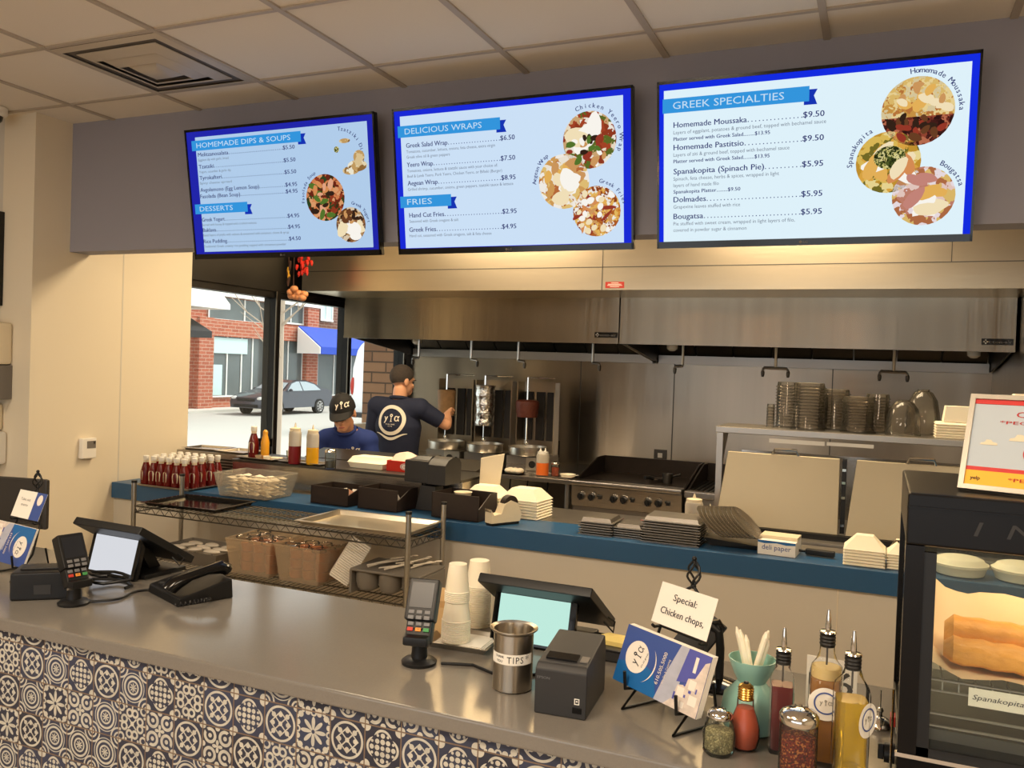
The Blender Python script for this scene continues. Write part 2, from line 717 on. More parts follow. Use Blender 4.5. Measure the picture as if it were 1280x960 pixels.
for x in (-3.1, .05):
    L = bpy.data.lights.new('fill_portal', 'AREA')  # guides sky light through the added rear openings
    L.shape = 'RECTANGLE'
    L.size, L.size_y = 2.9, 1.75
    L.cycles.is_portal = True
    o = bpy.data.objects.new('fill_portal', L)
    C.objects.link(o)
    o.location = (x, -3.68, 1.275)
    o.rotation_euler = (R(90), 0, R(180))
struct('wall_far_right', mb().box(3.2, 3.35, -3.6, 5.3, 0, 2.98), 'cream_paint')
struct('wall_right', mb().box(.745, .82, 5.3, 7.15, 0, 2.98), 'steel_v')
struct('wall_right_return', mb().box(.82, 3.35, 5.3, 5.42, 0, 2.98), 'pale_paint')
b = mb()
b.box(-4.3, .82, 7.15, 7.3, 0, 2.98)
struct('wall_back', b, 'steel_v')
b = mb()
for x in (-2.43, -1.60, -.35):
    b.box(x - .004, x + .004, 7.146, 7.15, .3, 1.9)
struct('trim_3', b, 'steel_dark')
# storefront on the left of the kitchen
struct('wall_window_head', mb().box(-4.30, -4.176, 4.312, 7.15, 2.22, 2.98), 'black_metal')
struct('wall_window_sill', mb().box(-4.30, -4.176, 4.312, 7.15, 0, .55), 'pale_paint')
struct('trim_4', mb().box(-4.27, -4.2, 6.20, 7.05, .55, 1.17), 'white_plastic')
for n, (y0, y1) in enumerate(((4.312, 5.17), (5.22, 6.12), (6.17, 7.05)), 1):
    f = mb()
    f.box(-4.29, -4.176, y1, y1 + .05, .55, 2.22)
    f.box(-4.27, -4.19, y0, y1, .55, .60)
    f.box(-4.27, -4.19, y0, y1, 2.17, 2.22)
    f.mi = 1
    f.box(-4.181, -4.1745, y1 - .001, y1 + .008, .55, 2.22)  # pale strip stands in for the highlight along the mullion edge
    w = struct('window_%d' % n, f, ['black_metal', 'wire_chrome'])
    g = struct('pane', mb().box(-4.238, -4.232, y0, y1, .6, 2.17), 'pane', parent=w)

# ------------------------------------------------------------------ lamps
mat('diffuser', (250, 240, 220), .6, emit=(255, 226, 180), estr=1.6)


def ceiling_panel(x, y, w, l, watts, label, col=WARM):
    t = thing('ceiling_light', label, 'ceiling light', (x, y, 2.975), 0, 'ceiling light panels')
    f = mb()
    for a in (-1, 1):
        f.box(a * w / 2 - .015, a * w / 2 + .015, -l / 2, l / 2, -.02, 0)
        f.box(-w / 2, w / 2, a * l / 2 - .015, a * l / 2 + .015, -.02, 0)
    f.build('frame', 'white_plastic', t)
    mb().box(-w / 2, w / 2, -l / 2, l / 2, -.010, -.002).build('diffuser', 'diffuser', t)
    L = bpy.data.lights.new('lamp', 'AREA')
    L.shape = 'RECTANGLE'
    L.size, L.size_y = w, l
    L.energy = watts
    L.color = col
    o = bpy.data.objects.new('lamp', L)
    C.objects.link(o)
    o.parent = t
    o.location = (0, 0, -.03)
    return t


ceiling_panel(-2.75, 4.45, 1.2, .6, KITCHEN_W, 'ceiling light panel over the kitchen, nearest the street window', KITCHEN_WARM)
ceiling_panel(-.55, 4.45, 1.2, .6, KITCHEN_W, 'ceiling light panel over the kitchen, above the prep station', KITCHEN_WARM)
ceiling_panel(-3.6, .2, .6, 1.2, DINING_W, 'ceiling light panel over the dining side, nearest the far side wall')
ceiling_panel(-1.2, .2, .6, 1.2, DINING_W, 'ceiling light panel over the dining side, above the customers')
ceiling_panel(1.2, .2, .6, 1.2, DINING_W, 'ceiling light panel over the dining side, beside the display case')

mat('filament', (255, 170, 80), .5, emit=(255, 150, 60), estr=28)
for x, y, z, w in ((-2.22, .62, 2.32, 'nearest the wall end'), (-1.42, .62, 2.34, 'in the middle'), (-.42, .62, 2.32, 'nearest the display case')):
    t = thing('pendant_lamp', 'filament bulb pendant over the customers, ' + w, 'pendant lamp', (x, y, z), 0, 'filament pendants over the customers')
    mb().tube([(0, 0, .06), (0, 0, 2.972 - z)], .004, 8).build('cord', 'black_metal', t)
    mb().lathe([(.018, .07), (.018, .02), (.014, .01)], n=16).build('socket', 'brass_old', t)
    mb().lathe([(.012, .015), (.020, -.01), (.032, -.06), (.026, -.10), (.001, -.115)], n=20).build('bulb', 'clear_glass', t)
    mb().tube([(-.008, 0, -.01), (-.010, 0, -.08), (0, 0, -.085), (.010, 0, -.08), (.008, 0, -.01)], .0035, 6).build('filament', 'filament', t)
    L = bpy.data.lights.new('bulb_light', 'POINT')
    L.energy = 5
    L.color = (1, .55, .22)
    L.shadow_soft_size = .03
    o = bpy.data.objects.new('bulb_light', L)
    C.objects.link(o)
    o.parent = t
    o.location = (0, 0, -.05)

# ------------------------------------------------------------------ front counter
t = thing('service_counter', 'long grey stone counter faced with navy and cream patterned tiles', 'counter', (0, 0, 0))
b = mb()
b.box(-5.2, 2.6, 1.733, 2.441, .869, .910, bv=.008)
b.build('countertop', 'stone', t)
mb().box(-5.15, 2.55, 1.748, 1.80, .05, .869).build('tile_front', 'tile', t)
mb().box(-5.15, 2.55, 1.80, 2.40, .05, .869).build('cabinet', 'pale_paint', t)
mb().box(-5.1, 2.5, 1.80, 2.38, 0, .05).build('plinth', 'black_metal', t)

# ------------------------------------------------------------------ back counter, its low wall and the steel riser
struct('wall_low', mb().box(-4.176, 1.6, 3.735, 3.86, 0, .855), 'pale_paint')
struct('trim_5', mb().box(-.13, -.126, 3.733, 3.735, 0, .855), 'cream_paint')
t = thing('back_counter', 'long back counter with a blue laminate front edge and steel top', 'counter', (0, 0, 0))
b = mb()
b.box(-4.17, 1.6, 3.71, 4.0, .857, .95, bv=.004)
b.build('blue_ledge', 'blue_laminate', t, )['label'] = 'blue laminate ledge'
b = mb()
b.box(-4.17, -.75, 4.0, 4.42, .90, .949, bv=.003)
b.box(-.75, 1.6, 4.0, 4.12, .90, .949, bv=.003)
b.build('steel_top', 'steel_dull', t)
b = mb()
b.box(-4.17, -.75, 3.87, 4.36, .06, .90)
b.build('cabinet', 'steel_dull', t)

t = thing('steel_riser', 'stainless steel riser shelf on the back counter behind the black bins', 'riser', (0, 0, 0))
b = mb()
b.box(-3.57, -2.02, 4.06, 4.085, .95, 1.09)
b.box(-3.57, -3.55, 4.085, 4.40, .95, 1.09)
b.box(-2.04, -2.02, 4.085, 4.40, .95, 1.09)
b.build('front_panel', 'steel', t)
mb().box(-3.57, -2.02, 4.045, 4.42, 1.09, 1.105, bv=.003).build('shelf', 'steel_dark', t)

mat('hood_steel', (152, 142, 126), .27, 1, bump=.12, bscale=3, stretch=(6, 6, .2), noise=.22, nscale=2, aniso=.85)  # steel darkened to stand in for the dim room the hood reflects
mat('plenum_steel', (226, 212, 184), .28, 1, bump=.05, bscale=6, stretch=(1, 1, 8), noise=.05, nscale=3)  # steel paled and yellowed to stand in for warm light on the plenum
mat('lid_steel', (152, 142, 120), .42, 1, noise=.05, nscale=3)

# ------------------------------------------------------------------ exhaust hood
t = thing('exhaust_hood', 'long stainless steel exhaust hood over the cooking line', 'hood', (0, 0, 0))
for x0, x1 in ((-4.07, -1.735), (-1.725, .73)):
    b = mb()
    b.box(x0, x1, 5.90, 5.925, 1.925, 2.27)
    b.box(x0, x1, 5.925, 7.14, 2.25, 2.27)
    b.box(x0, x1, 5.895, 5.93, 1.91, 1.93)
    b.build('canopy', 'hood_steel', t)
    for x in (x0, x1 - .012):
        b = mb()
        b.prism([(5.925, 1.925), (5.925, 2.25), (7.14, 2.25), (7.14, 1.80), (7.0, 1.80)], x, x + .012, 'X')
        b.build('end_panel', 'steel_dark', t)
    b = mb()
    for k in range(8):
        w = (x1 - x0 - .06) / 8
        xa = x0 + .03 + w * k
        b.loft([[(xa + .005, 6.55, 2.24), (xa + w - .005, 6.55, 2.24), (xa + w - .005, 7.02, 1.86), (xa + .005, 7.02, 1.86)],
                [(xa + .005, 6.58, 2.26), (xa + w - .005, 6.58, 2.26), (xa + w - .005, 7.05, 1.88), (xa + .005, 7.05, 1.88)]])
    b.build('baffle_filters', 'steel_dark', t)
    b = mb()
    b.box(x0 + .02, x1 - .02, 7.0, 7.14, 1.79, 1.805)
    b.box(x0 + .02, x1 - .02, 7.0, 7.006, 1.805, 1.86)
    b.build('grease_trough', 'steel_dull', t)
    b = mb()
    n = 70
    for k in range(n):
        xa = x0 + .4 + (x1 - x0 - .5) * k / n
        b.box(xa, xa + .012, 5.935, 5.985, 1.915, 1.945)
    b.build('air_slots', 'black_metal', t)
b = mb()
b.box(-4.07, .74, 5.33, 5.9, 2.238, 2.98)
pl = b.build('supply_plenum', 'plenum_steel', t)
b = mb()
b.box(-4.07, .74, 5.326, 5.33, 2.384, 2.388)
b.box(-1.692, -1.688, 5.326, 5.33, 2.238, 2.6)
b.box(.33, .334, 5.326, 5.33, 2.388, 2.6)
b.build('seams', 'steel_dark', pl)
for x in (-1.825, .635):
    b = mb()
    b.box(x - .085, x + .085, 5.892, 5.90, 1.952, 1.99)
    n = b.build('name_plate', 'black_gloss', t)
    b = mb()
    b.text('econ-air', x - .045, 1.963, .017, .12, y=5.890, bold=.02)
    for k in range(4):
        a = PI / 2 * k
        b.ball((x - .063 + .009 * math.cos(a), 5.8905, 1.971 + .009 * math.sin(a)), (.005, .001, .005), 8, 4)
    b.build('lettering', 'white_plastic', n)
mat('red_sticker', (176, 48, 36), .5)
b = mb()
b.box(-1.666, -1.541, 5.327, 5.33, 2.250, 2.29)
s = b.build('warning_sticker', 'red_sticker', t)
b = mb()
for k, w in enumerate((.05, .09, .10, .06)):
    b.box(-1.603 - w / 2, -1.603 + w / 2, 5.3255, 5.327, 2.281 - .008 * k, 2.284 - .008 * k)
b.build('lines', 'paper', s)
mat('lamp_glass', (225, 215, 195), .15, spec=.6)
for x, y in ((-3.72, 6.5), (-1.48, 6.5), (.56, 6.45)):
    k = thing('vapor_lamp', 'round jar lamp under the hood %s' % {-3.72: 'nearest the street window', -1.48: 'at the middle seam',   .56: 'at the end by the steel side wall'}[x], 'lamp', (x, y, 1.93), 0, 'jar lamps under the hood')
    mb().lathe([(.012, .22), (.012, .08)]).build('stem', 'steel_dark', k)
    mb().lathe([(.03, .08), (.045, .07), (.045, .045), (.03, .04)]).build('collar', 'steel_dull', k)
    mb().lathe([(.034, .045), (.042, .02), (.040, -.03), (.02, -.045), (.001, -.048)]).build('globe', 'lamp_glass', k)
NZ = [(-3.50, 6.15, 0), (-3.02, 6.15, 1), (-2.61, 6.15, 1), (-2.00, 6.15, 1), (-1.32, 6.15, -1), (-.68, 6.2, 2), (.073, 6.2, 2)]
for i, (x, y, k) in enumerate(NZ):
    t2 = thing('nozzle_pipe', '%s drop pipe with %s under the hood, counted from the window' % (ORD[i], 'two nozzles on a tee' if k == 2 else 'one nozzle'), 'nozzle', (x, y, 1.76), 0, 'fire nozzles under the hood')
    b = mb()
    b.tube([(0, 0, .488), (0, 0, .02)], .010)
    if k == 2:
        b.tube([(-.085, 0, -.005), (-.075, 0, .015), (.075, 0, .012), (.085, 0, -.008)], .011)
    else:
        s = -1 if k <= 0 else 1
        b.tube([(0, 0, .02), (0, 0, .008), (s * .05, 0, .004), (s * .055, 0, -.008)], .011)
    b.build('pipe', 'wire_chrome', t2)
    for s in ((-1, 1) if k == 2 else ((-1,) if k <= 0 else (1,))):
        dx = .085 if k == 2 else .055
        mb().lathe([(.009, 0), (.013, -.012), (.012, -.03), (.008, -.045)], (s * dx, 0, -.005), 10).build('nozzle', 'steel_dark', t2)

# ------------------------------------------------------------------ cooking line
t = thing('steel_table', 'steel work table under the three gyro broilers', 'table', (0, 0, 0))
mb().box(-3.98, -2.06, 5.93, 7.05, .868, .90, bv=.004).build('table_top', 'steel', t)
for x, y in ((-3.9, 6.0), (-2.11, 6.0), (-3.9, 6.98), (-2.11, 6.98)):
    mb().cyl((x, y, 0), (x, y, .868), .02).build('leg', 'steel_dull', t)
mb().box(-3.95, -2.08, 6.0, 7.0, .28, .30).build('undershelf', 'steel_dark', t)
b = mb()
for x in (-2.95, -2.7, -2.55, -2.38):
    b.tube([(x, 6.3, .868), (x + .02, 6.2, .6), (x + .12 * (1 if x > -2.6 else -.6), 6.1, .31)], .007)
b.build('gas_hoses', 'black_metal', t)


def knob(parent, x, y, z, r=.028):
    k = mb().cyl((x, y, z), (x, y - .012, z), r, 20).build('knob_bezel', 'chrome', parent)
    b = mb().cyl((x, y - .012, z), (x, y - .03, z), r * .72, 20)
    b.box(x - r * .18, x + r * .18, y - .045, y - .03, z - r * .75, z + r * .75)
    b.build('knob', 'black_plastic', k)


t = thing('griddle', 'steel flat-top griddle with six black knobs on its front', 'griddle', (0, 0, 0))
mb().box(-2.04, -1.245, 5.93, 6.72, .60, .895).build('body', 'steel_dull', t)
b = mb()
b.loft([[(-2.04, 5.905, .725), (-1.235, 5.905, .725), (-1.235, 5.93, .725), (-2.04, 5.93, .725)], [(-2.04, 5.885, .87), (-1.235, 5.885, .87), (-1.235, 5.93, .87), (-2.04, 5.93, .87)]])
b.build('control_panel', 'steel', t)
mb().box(-2.045, -1.23, 5.85, 5.96, .882, .915, bv=.008).build('front_rail', 'steel', t)
mat('griddle_plate', (46, 38, 32), .35, .6, noise=.3, nscale=8)
b = mb()
b.box(-2.03, -1.25, 5.96, 6.66, .88, .90)
b.build('hot_plate', 'griddle_plate', t)
b = mb()
b.box(-2.04, -1.235, 6.66, 6.68, .88, 1.03)
for x in (-2.045, -1.243):
    b.prism([(5.97, .90), (6.68, .90), (6.68, 1.03), (6.5, 1.03)], x, x + .012, 'X')
b.build('splash_guard', 'griddle_plate', t)
for x in (-1.965, -1.885, -1.72, -1.645, -1.47, -1.395):
    knob(t, x, 5.893, .80, .03)
for x in (-1.83, -1.59, -1.335):
    b = mb()
    b.ball((x - .008, 5.885, .812), .009, 8, 6)
    b.ball((x + .014, 5.885, .808), .009, 8, 6)
    b.box(x - .005, x + .02, 5.88, 5.895, .79, .815)
    b.build('pilot_valve', 'black_plastic', t)
for x, y in ((-1.98, 6.0), (-1.3, 6.0), (-1.98, 6.65), (-1.3, 6.65)):
    mb().cyl((x, y, 0), (x, y, .6), .025).build('leg', 'steel_dark', t)
t = thing('spatula', 'steel turner with a black handle lying on the griddle', 'spatula', (-1.549, 6.179, 0.920), R(-20))
mb().taper(-.045, .045, .06, .24, .0, .004).build('blade', 'chrome', t)
mb().tube([(0, .07, .006), (0, .0, .02), (0, -.04, .02)], .014).build('handle', 'black_plastic', t)
t = thing('sauce_cup', 'small dark pot standing at the back corner of the griddle', 'pot', (-1.42, 6.25, .9005))
b = mb()
b.lathe([(.035, 0), (.04, .07), (.035, .07), (.03, .01)])
b.build('cup', 'steel_dark', t)
mb().tube([(.035, 0, .05), (.1, -.01, .075)], .008).build('handle', 'black_metal', t)
t = thing('charbroiler', 'dark steel broiler standing beside the griddle', 'broiler', (0, 0, 0))
mb().box(-1.215, -.35, 5.93, 6.72, .60, .89).build('body', 'steel_dull', t)
mb().box(-1.215, -.35, 5.87, 5.95, .86, .905, bv=.006).build('front_rail', 'steel', t)
b = mb()
for k in range(24):
    b.box(-1.2 + k * .035, -1.185 + k * .035, 5.96, 6.62, .885, .90)
b.build('grate', 'black_metal', t)
b = mb()
b.box(-1.215, -.35, 6.66, 6.68, .88, 1.03)
b.prism([(5.97, .90), (6.68, .90), (6.68, 1.03), (6.5, 1.03)], -1.215, -1.203, 'X')
b.build('splash_guard', 'griddle_plate', t)
for x, y in ((-1.17, 6.0), (-.4, 6.0), (-1.17, 6.65), (-.4, 6.65)):
    mb().cyl((x, y, 0), (x, y, .6), .025).build('leg', 'steel_dark', t)

# gyro broilers
mat('burner', (38, 33, 29), .6, noise=.3, nscale=60)
mat('gyro_meat', (92, 44, 30), .5, noise=.35, nscale=40, bump=.4, bscale=60)
mat('gyro_cone', (150, 116, 78), .6, noise=.3, nscale=30, bump=.3, bscale=40)
mat('foil', (228, 226, 220), .2, 1, bump=1.0, bscale=34)
mat('pan_steel', (214, 208, 196), .32, 1)


def broiler(x, label, load):
    t = thing('gyro_broiler', label, 'gyro broiler', (x, 6.30, .90), 0, 'gyro broilers')
    b = mb()
    b.box(-.163, .163, -.02, .30, 0, .11)
    b.build('base', 'steel_dull', t)
    b = mb()
    b.box(.02, .163, -.05, -.02, .01, .11)
    p = b.build('control_box', 'pan_steel', t)
    k = mb().cyl((.075, -.05, .055), (.075, -.062, .055), .028, 20).build('knob', 'black_plastic', p)
    mb().cyl((.135, -.05, .055), (.135, -.058, .055), .012, 12).build('button', 'black_plastic', p)
    mb().box(-.16, .0, -.028, -.02, .005, .05).build('drip_drawer', 'steel', t)
    b = mb()
    b.lathe([(.145, .118), (.152, .13), (.152, .180), (.157, .185), (.146, .185), (.142, .135), (.001, .13)], (-.012, .05, 0), 40)
    b.build('drip_pan', 'pan_steel', t)
    b = mb()
    b.box(-.158, .158, .285, .30, .11, .70)
    b.loft([[(-.158, .285, .11), (-.168, .16, .11), (-.168, .16, .70), (-.158, .285, .70)], [(-.148, .285, .11), (-.158, .16, .11), (-.158, .16, .70), (-.148, .285, .70)]])
    b.loft([[(.158, .285, .11), (.168, .16, .11), (.168, .16, .70), (.158, .285, .70)], [(.148, .285, .11), (.158, .16, .11), (.158, .16, .70), (.148, .285, .70)]])
    b.build('reflector', 'steel_v', t)
    for xx in (-.105, .0, .095):
        mb().box(xx - .035, xx + .035, .265, .285, .22, .62).build('burner', 'burner', t)
    b = mb()
    b.tube([(-.03, .06, .19), (-.03, .06, .74)], .007)
    b.ball((-.03, .06, .215), .016)
    b.tube([(-.03, .06, .735), (-.03, .28, .735), (.12, .28, .735)], .007)
    b.build('spit', 'chrome', t)
    b = mb()
    if load == 'cone':
        b.lathe([(.06, .40), (.07, .41), (.078, .60), (.07, .61)], (-.03, .06, 0), 14)
        b.build('meat_cone', 'gyro_cone', t)
        mb().lathe([(.08, .395), (.085, .40), (.08, .402)], (-.03, .06, 0), 20).build('plate', 'steel', t)
    elif load == 'foil':
        pr = []
        for i in range(15):
            pr.append((.075 + .005 * math.sin(i * 1.9) + .008 * (i / 14), .33 + .33 * i / 14))
        b.lathe([(.02, .328)] + pr + [(.03, .665)], (-.03, .06, 0), 18)
        b.build('foil_wrap', 'foil', t)
    else:
        pr = [(.05, .415), (.082, .42), (.088, .45), (.092, .49), (.096, .52), (.094, .545), (.08, .555), (.02, .56)]
        b.lathe(pr, (-.03, .06, 0), 22)
        b.build('meat', 'gyro_meat', t)
    return t


broiler(-3.31, 'gyro broiler with a pale tall meat block, in front of the standing man', 'cone')
broiler(-2.955, 'gyro broiler whose spit is wrapped in crumpled foil', 'foil')
broiler(-2.575, 'gyro broiler with a short dark brown stack of meat on its spit', 'meat')

# wall sockets on the steel back wall
for i, (x, y) in enumerate(((692, 561), (825, 573))):
    p = (-2.657, 7.140, 1.003) if i == 0 else (-1.694, 7.140, 0.989)
    t = thing('wall_socket', ['wall socket on the steel wall beside the gyro broilers', 'wall socket on the steel wall above the griddle'][i], 'wall socket', p)
    mb().box(-.055, .055, 0, .01, -.075, .075, bv=.004).build('cover_plate', 'steel_dark', t)
    mb().box(-.02, .02, -.004, 0, -.045, -.006).build('outlet', 'white_plastic', t)
    mb().box(-.02, .02, -.004, 0, .006, .045).build('outlet', 'white_plastic', t)

# ------------------------------------------------------------------ prep fridge with raised steel lids, and its shelf
t = thing('prep_fridge', 'steel prep fridge with two raised steel lids behind the blue ledge', 'prep fridge', (0, 0, 0))
mb().box(-.74, 1.5, 4.14, 4.9, .05, .96).build('cabinet', 'steel_dull', t)
mb().box(-.73, 1.5, 4.22, 4.26, .96, .985).build('hinge_rail', 'black_metal', t)
for x0, x1 in ((-.722, -.158), (-.125, .50)):
    b = mb()
    b.loft([[(x0, 4.245, .985), (x1, 4.245, .985), (x1, 4.262, .985), (x0, 4.262, .985)],
            [(x0 + .035, 4.33, 1.335), (x1 - .005, 4.33, 1.335), (x1 - .005, 4.347, 1.335), (x0 + .035, 4.347, 1.335)]], bv=.004)
    l = b.build('lid', 'lid_steel', t)
    b = mb()
    b.tube([(x0 + .25, 4.335, 1.335), (x0 + .26, 4.325, 1.36), (x0 + .36, 4.325, 1.36), (x0 + .37, 4.335, 1.335)], .007)
    b.build('lid_handle', 'chrome', l)
b = mb()
b.box(-.152, -.132, 4.30, 4.34, .985, 1.335)
b.build('centre_post', 'black_metal', t)
b = mb()
for z in (1.02, 1.15, 1.22, 1.28):
    b.box(-.15, -.134, 4.285, 4.30, z, z + .012)
b.build('hinge_plates', 'chrome', t)
b = mb()
b.box(-.70, 1.48, 4.9, 4.92, .96, 1.30)
b.build('back_panel', 'steel', t)
t = thing('over_shelf', 'steel shelf on posts above the raised fridge lids', 'shelf', (0, 0, 0))
b = mb()
b.box(-.765, 1.5, 4.40, 4.78, 1.42, 1.452, bv=.004)
b.build('shelf', 'steel_dull', t)
for x in (-.74, 1.45):
    b = mb()
    b.box(x - .015, x + .015, 4.40, 4.43, .961, 1.42)
    b.prism([(4.43, 1.42), (4.60, 1.42), (4.43, 1.25)], x - .012, x + .012, 'X')
    b.build('post', 'steel_dull', t)
b = mb()
b.box(-.50, -.24, 4.41, 4.42, 1.385, 1.405)
b.box(-.23, -.02, 4.41, 4.42, 1.388, 1.405)
b.build('ticket_rail', 'white_plastic', t)


# ------------------------------------------------------------------ menu screens
SB = .98
emis('screen_blue_1', (34, 38, 170), SB)
emis('screen_blue_2', (26, 42, 215), SB)
emis('screen_blue_3', (20, 44, 225), SB)
emis('screen_white_1', (178, 206, 236), SB)
emis('screen_white_2', (205, 226, 248), SB)
emis('screen_white_3', (224, 243, 252), SB)
emis('ribbon_blue', (52, 150, 222), SB)
emis('ribbon_fold', (22, 52, 180), SB)
emis('ribbon_letters', (196, 224, 246), SB)
emis('menu_ink', (52, 60, 118), SB)
emis('menu_grey', (112, 122, 140), SB)
food_material('food_moussaka_top', [(226, 190, 110), (205, 150, 70), (240, 215, 150), (190, 120, 60), (222, 205, 160)], 55)
food_material('food_meat', [(70, 30, 26), (110, 45, 34), (150, 70, 50), (50, 22, 20), (190, 110, 80)], 60)
food_material('food_spinach', [(226, 190, 90), (200, 150, 50), (240, 220, 150), (120, 110, 40), (225, 170, 70)], 40)
food_material('food_green', [(50, 60, 24), (210, 200, 120), (80, 90, 40), (40, 44, 20), (225, 215, 150)], 90)
food_material('food_pastry', [(235, 205, 195), (196, 130, 110), (226, 190, 110), (240, 226, 230), (180, 110, 70)], 40)
food_material('food_wrap', [(240, 225, 200), (150, 60, 34), (245, 238, 225), (210, 170, 120), (96, 110, 40), (170, 70, 40)], 42)
food_material('food_bread', [(245, 236, 220), (214, 160, 90), (250, 244, 235), (232, 196, 120), (190, 110, 60)], 36)
food_material('food_fries', [(220, 150, 60), (250, 245, 235), (180, 96, 40), (236, 190, 100), (245, 240, 230), (150, 70, 30)], 60)
food_material('food_beans', [(150, 60, 34), (214, 130, 80), (60, 50, 24), (225, 160, 110), (110, 40, 24), (50, 70, 34)], 46)
food_material('food_walnut', [(110, 70, 40), (190, 150, 100), (70, 44, 28), (225, 205, 175), (150, 100, 60)], 50)
food_material('food_pita', [(236, 220, 180), (200, 160, 100), (245, 238, 215), (150, 110, 60), (226, 200, 150)], 40)
mat('tv_bezel', (10, 10, 12), .15)


def screen(cx, w, i, label):
    t = thing('menu_screen', label, 'menu screen', (cx, 3.30, 2.518), 0, 'menu screens on the header wall', rot=(math.atan2(.1, .626), 0, 0))
    h = .634
    b = mb()
    W, H = w / 2, h / 2
    b.box(-W, W, .001, .03, -H, H, bv=.004)
    b.box(-W * .6, W * .6, .03, .045, -H * .3, H * .75)
    b.build('housing', 'tv_bezel', t)
    f = mb()
    for a in (-1, 1):
        f.box(a * W - .008 * (a > 0) - 0 * 1, a * W + .008 * (a < 0), -.006, .001, -H, H)
    f.box(-W, W, -.006, .001, H - .012, H)
    f.box(-W, W, -.006, .001, -H, -H + .026)
    f.build('bezel', 'tv_bezel', t)
    mb().box(-W + .008, W - .008, -.0012, .0008, -H + .026, H - .012).build('screen', 'screen_blue_%d' % i, t)
    k = mb()
    k.ball((-.012, -.0062, -H + .0125), (.0055, .0008, .0055), 12, 4)
    k.text('LG', -.003, -H + .0085, .008, .016, y=-.0066)
    k.build('badge', 'grey_plastic', t)
    b = mb()
    b.box(-W * .3, W * .3, .03, .06, -.05, .05)
    b.build('wall_mount', 'black_metal', t)
    return t


def panel(t, i, a, c):
    """the white page on the screen, from corner a to corner c"""
    mb().box(a[0], c[0], -.0020, -.0012, c[1], a[1]).build('menu_page', 'screen_white_%d' % i, t)


def ribbon(t, a, c, words, tx):
    h = a[1] - c[1]
    b = mb()
    b.box(a[0], c[0], -.0030, -.0020, c[1], a[1])
    r = b.build('ribbon', 'ribbon_blue', t)
    b = mb()
    x = c[0]
    b.poly([(x - .018, -.0024, c[1] - .012), (x + .028, -.0024, c[1] - .012), (x + .016, -.0024, c[1] + h * .35), (x + .028, -.0024, a[1] - .012), (x - .018, -.0024, a[1] - .012)])
    b.build('ribbon_tail', 'ribbon_fold', r)
    b = mb()
    b.text(words, a[0] + tx[0], c[1] + h * .26, h * .50, tx[1], y=-.0032)
    b.build('heading', 'ribbon_letters', r)


def row(b, x0, z, h, name, nw, price=None, px=None, pw=None):
    b.text(name, x0, z, h, nw, y=-.0022, bold=.018)
    if price:
        b.text(price, px, z, h, pw, y=-.0022, bold=.018)
        n = int((px - x0 - nw) / .0125)
        for k in range(n):
            x = x0 + nw + .006 + k * (px - x0 - nw - .010) / max(1, n - 1)
            b.box(x - .0018, x + .0018, -.0022, -.0021, z, z + .0036)


def dish(t, x, z, h, n, nw, pr, px, pw, subs, sws, step, sh, extra=None):
    g = mb()
    row(g, x, z, h, n, nw, pr, px, pw)
    p = g.build('dish_line', 'menu_ink', t)
    if subs:
        d = mb()
        for q, (s_, w_) in enumerate(zip(subs, sws)):
            d.text(s_, x, z - step * (q + 1), sh, w_, y=-.0022)
        d.build('description', 'menu_grey', p)
    if extra:
        mb().text(extra, x, z - step * (len(subs) + 1), sh, .36 if 'Salad' in extra else .255, y=-.0022, bold=.02).build('platter_line', 'menu_ink', p)


def blobs(p, c, r, n, size, mats, seed, asp=.5, box=(-1, 1, -1, 1), y=-.0030):
    """pieces of food drawn on a screen picture, grouped by colour"""
    random.seed(seed)
    for i in range(n):
        for _ in range(40):
            u, v = random.uniform(box[0], box[1]), random.uniform(box[2], box[3])
            if math.hypot(u, v) < 1 - size * .8:
                break
        a, s = random.uniform(0, PI), size * random.uniform(.7, 1.2)
        k = mats[i % len(mats)]
        pts = []
        for q in range(12):
            w = 2 * PI * q / 12
            x, z = s * math.cos(w) * (1 + .12 * math.sin(3 * w + i)), s * asp * math.sin(w)
            pts.append((c[0] + r * (u + x * math.cos(a) - z * math.sin(a)), y - .000012 * i, c[1] + r * (v + x * math.sin(a) + z * math.cos(a))))
        q_ = mb()
        q_.poly(pts)
        q_.build('food_piece', k, p)


for nm, col in (('f_orange', (214, 140, 84)), ('f_pink', (226, 164, 130)), ('f_red', (150, 56, 40)), ('f_brown', (104, 62, 36)), ('f_dark', (52, 34, 24)), ('f_white', (250, 246, 238)),
                ('f_gold', (228, 176, 88)), ('f_green', (84, 116, 44)), ('f_cream', (242, 224, 184)), ('f_tan', (204, 150, 92)), ('f_rose', (196, 132, 120))):
    emis(nm, col, SB)


def food(t, c, r, m, cap=None, a=None, h=.02, R2=None, k=1.0):
    b = mb()
    b.disc((c[0], -.0026, c[1]), r, r * k)
    p = b.build('food_picture', m, t)
    if cap:
        b = mb()
        b.arc_text(cap, c[0], c[1], r + (R2 or .012), a[0], a[1], h, y=-.0024, bold=.015)
        b.build('caption', 'menu_ink', p)
    return p


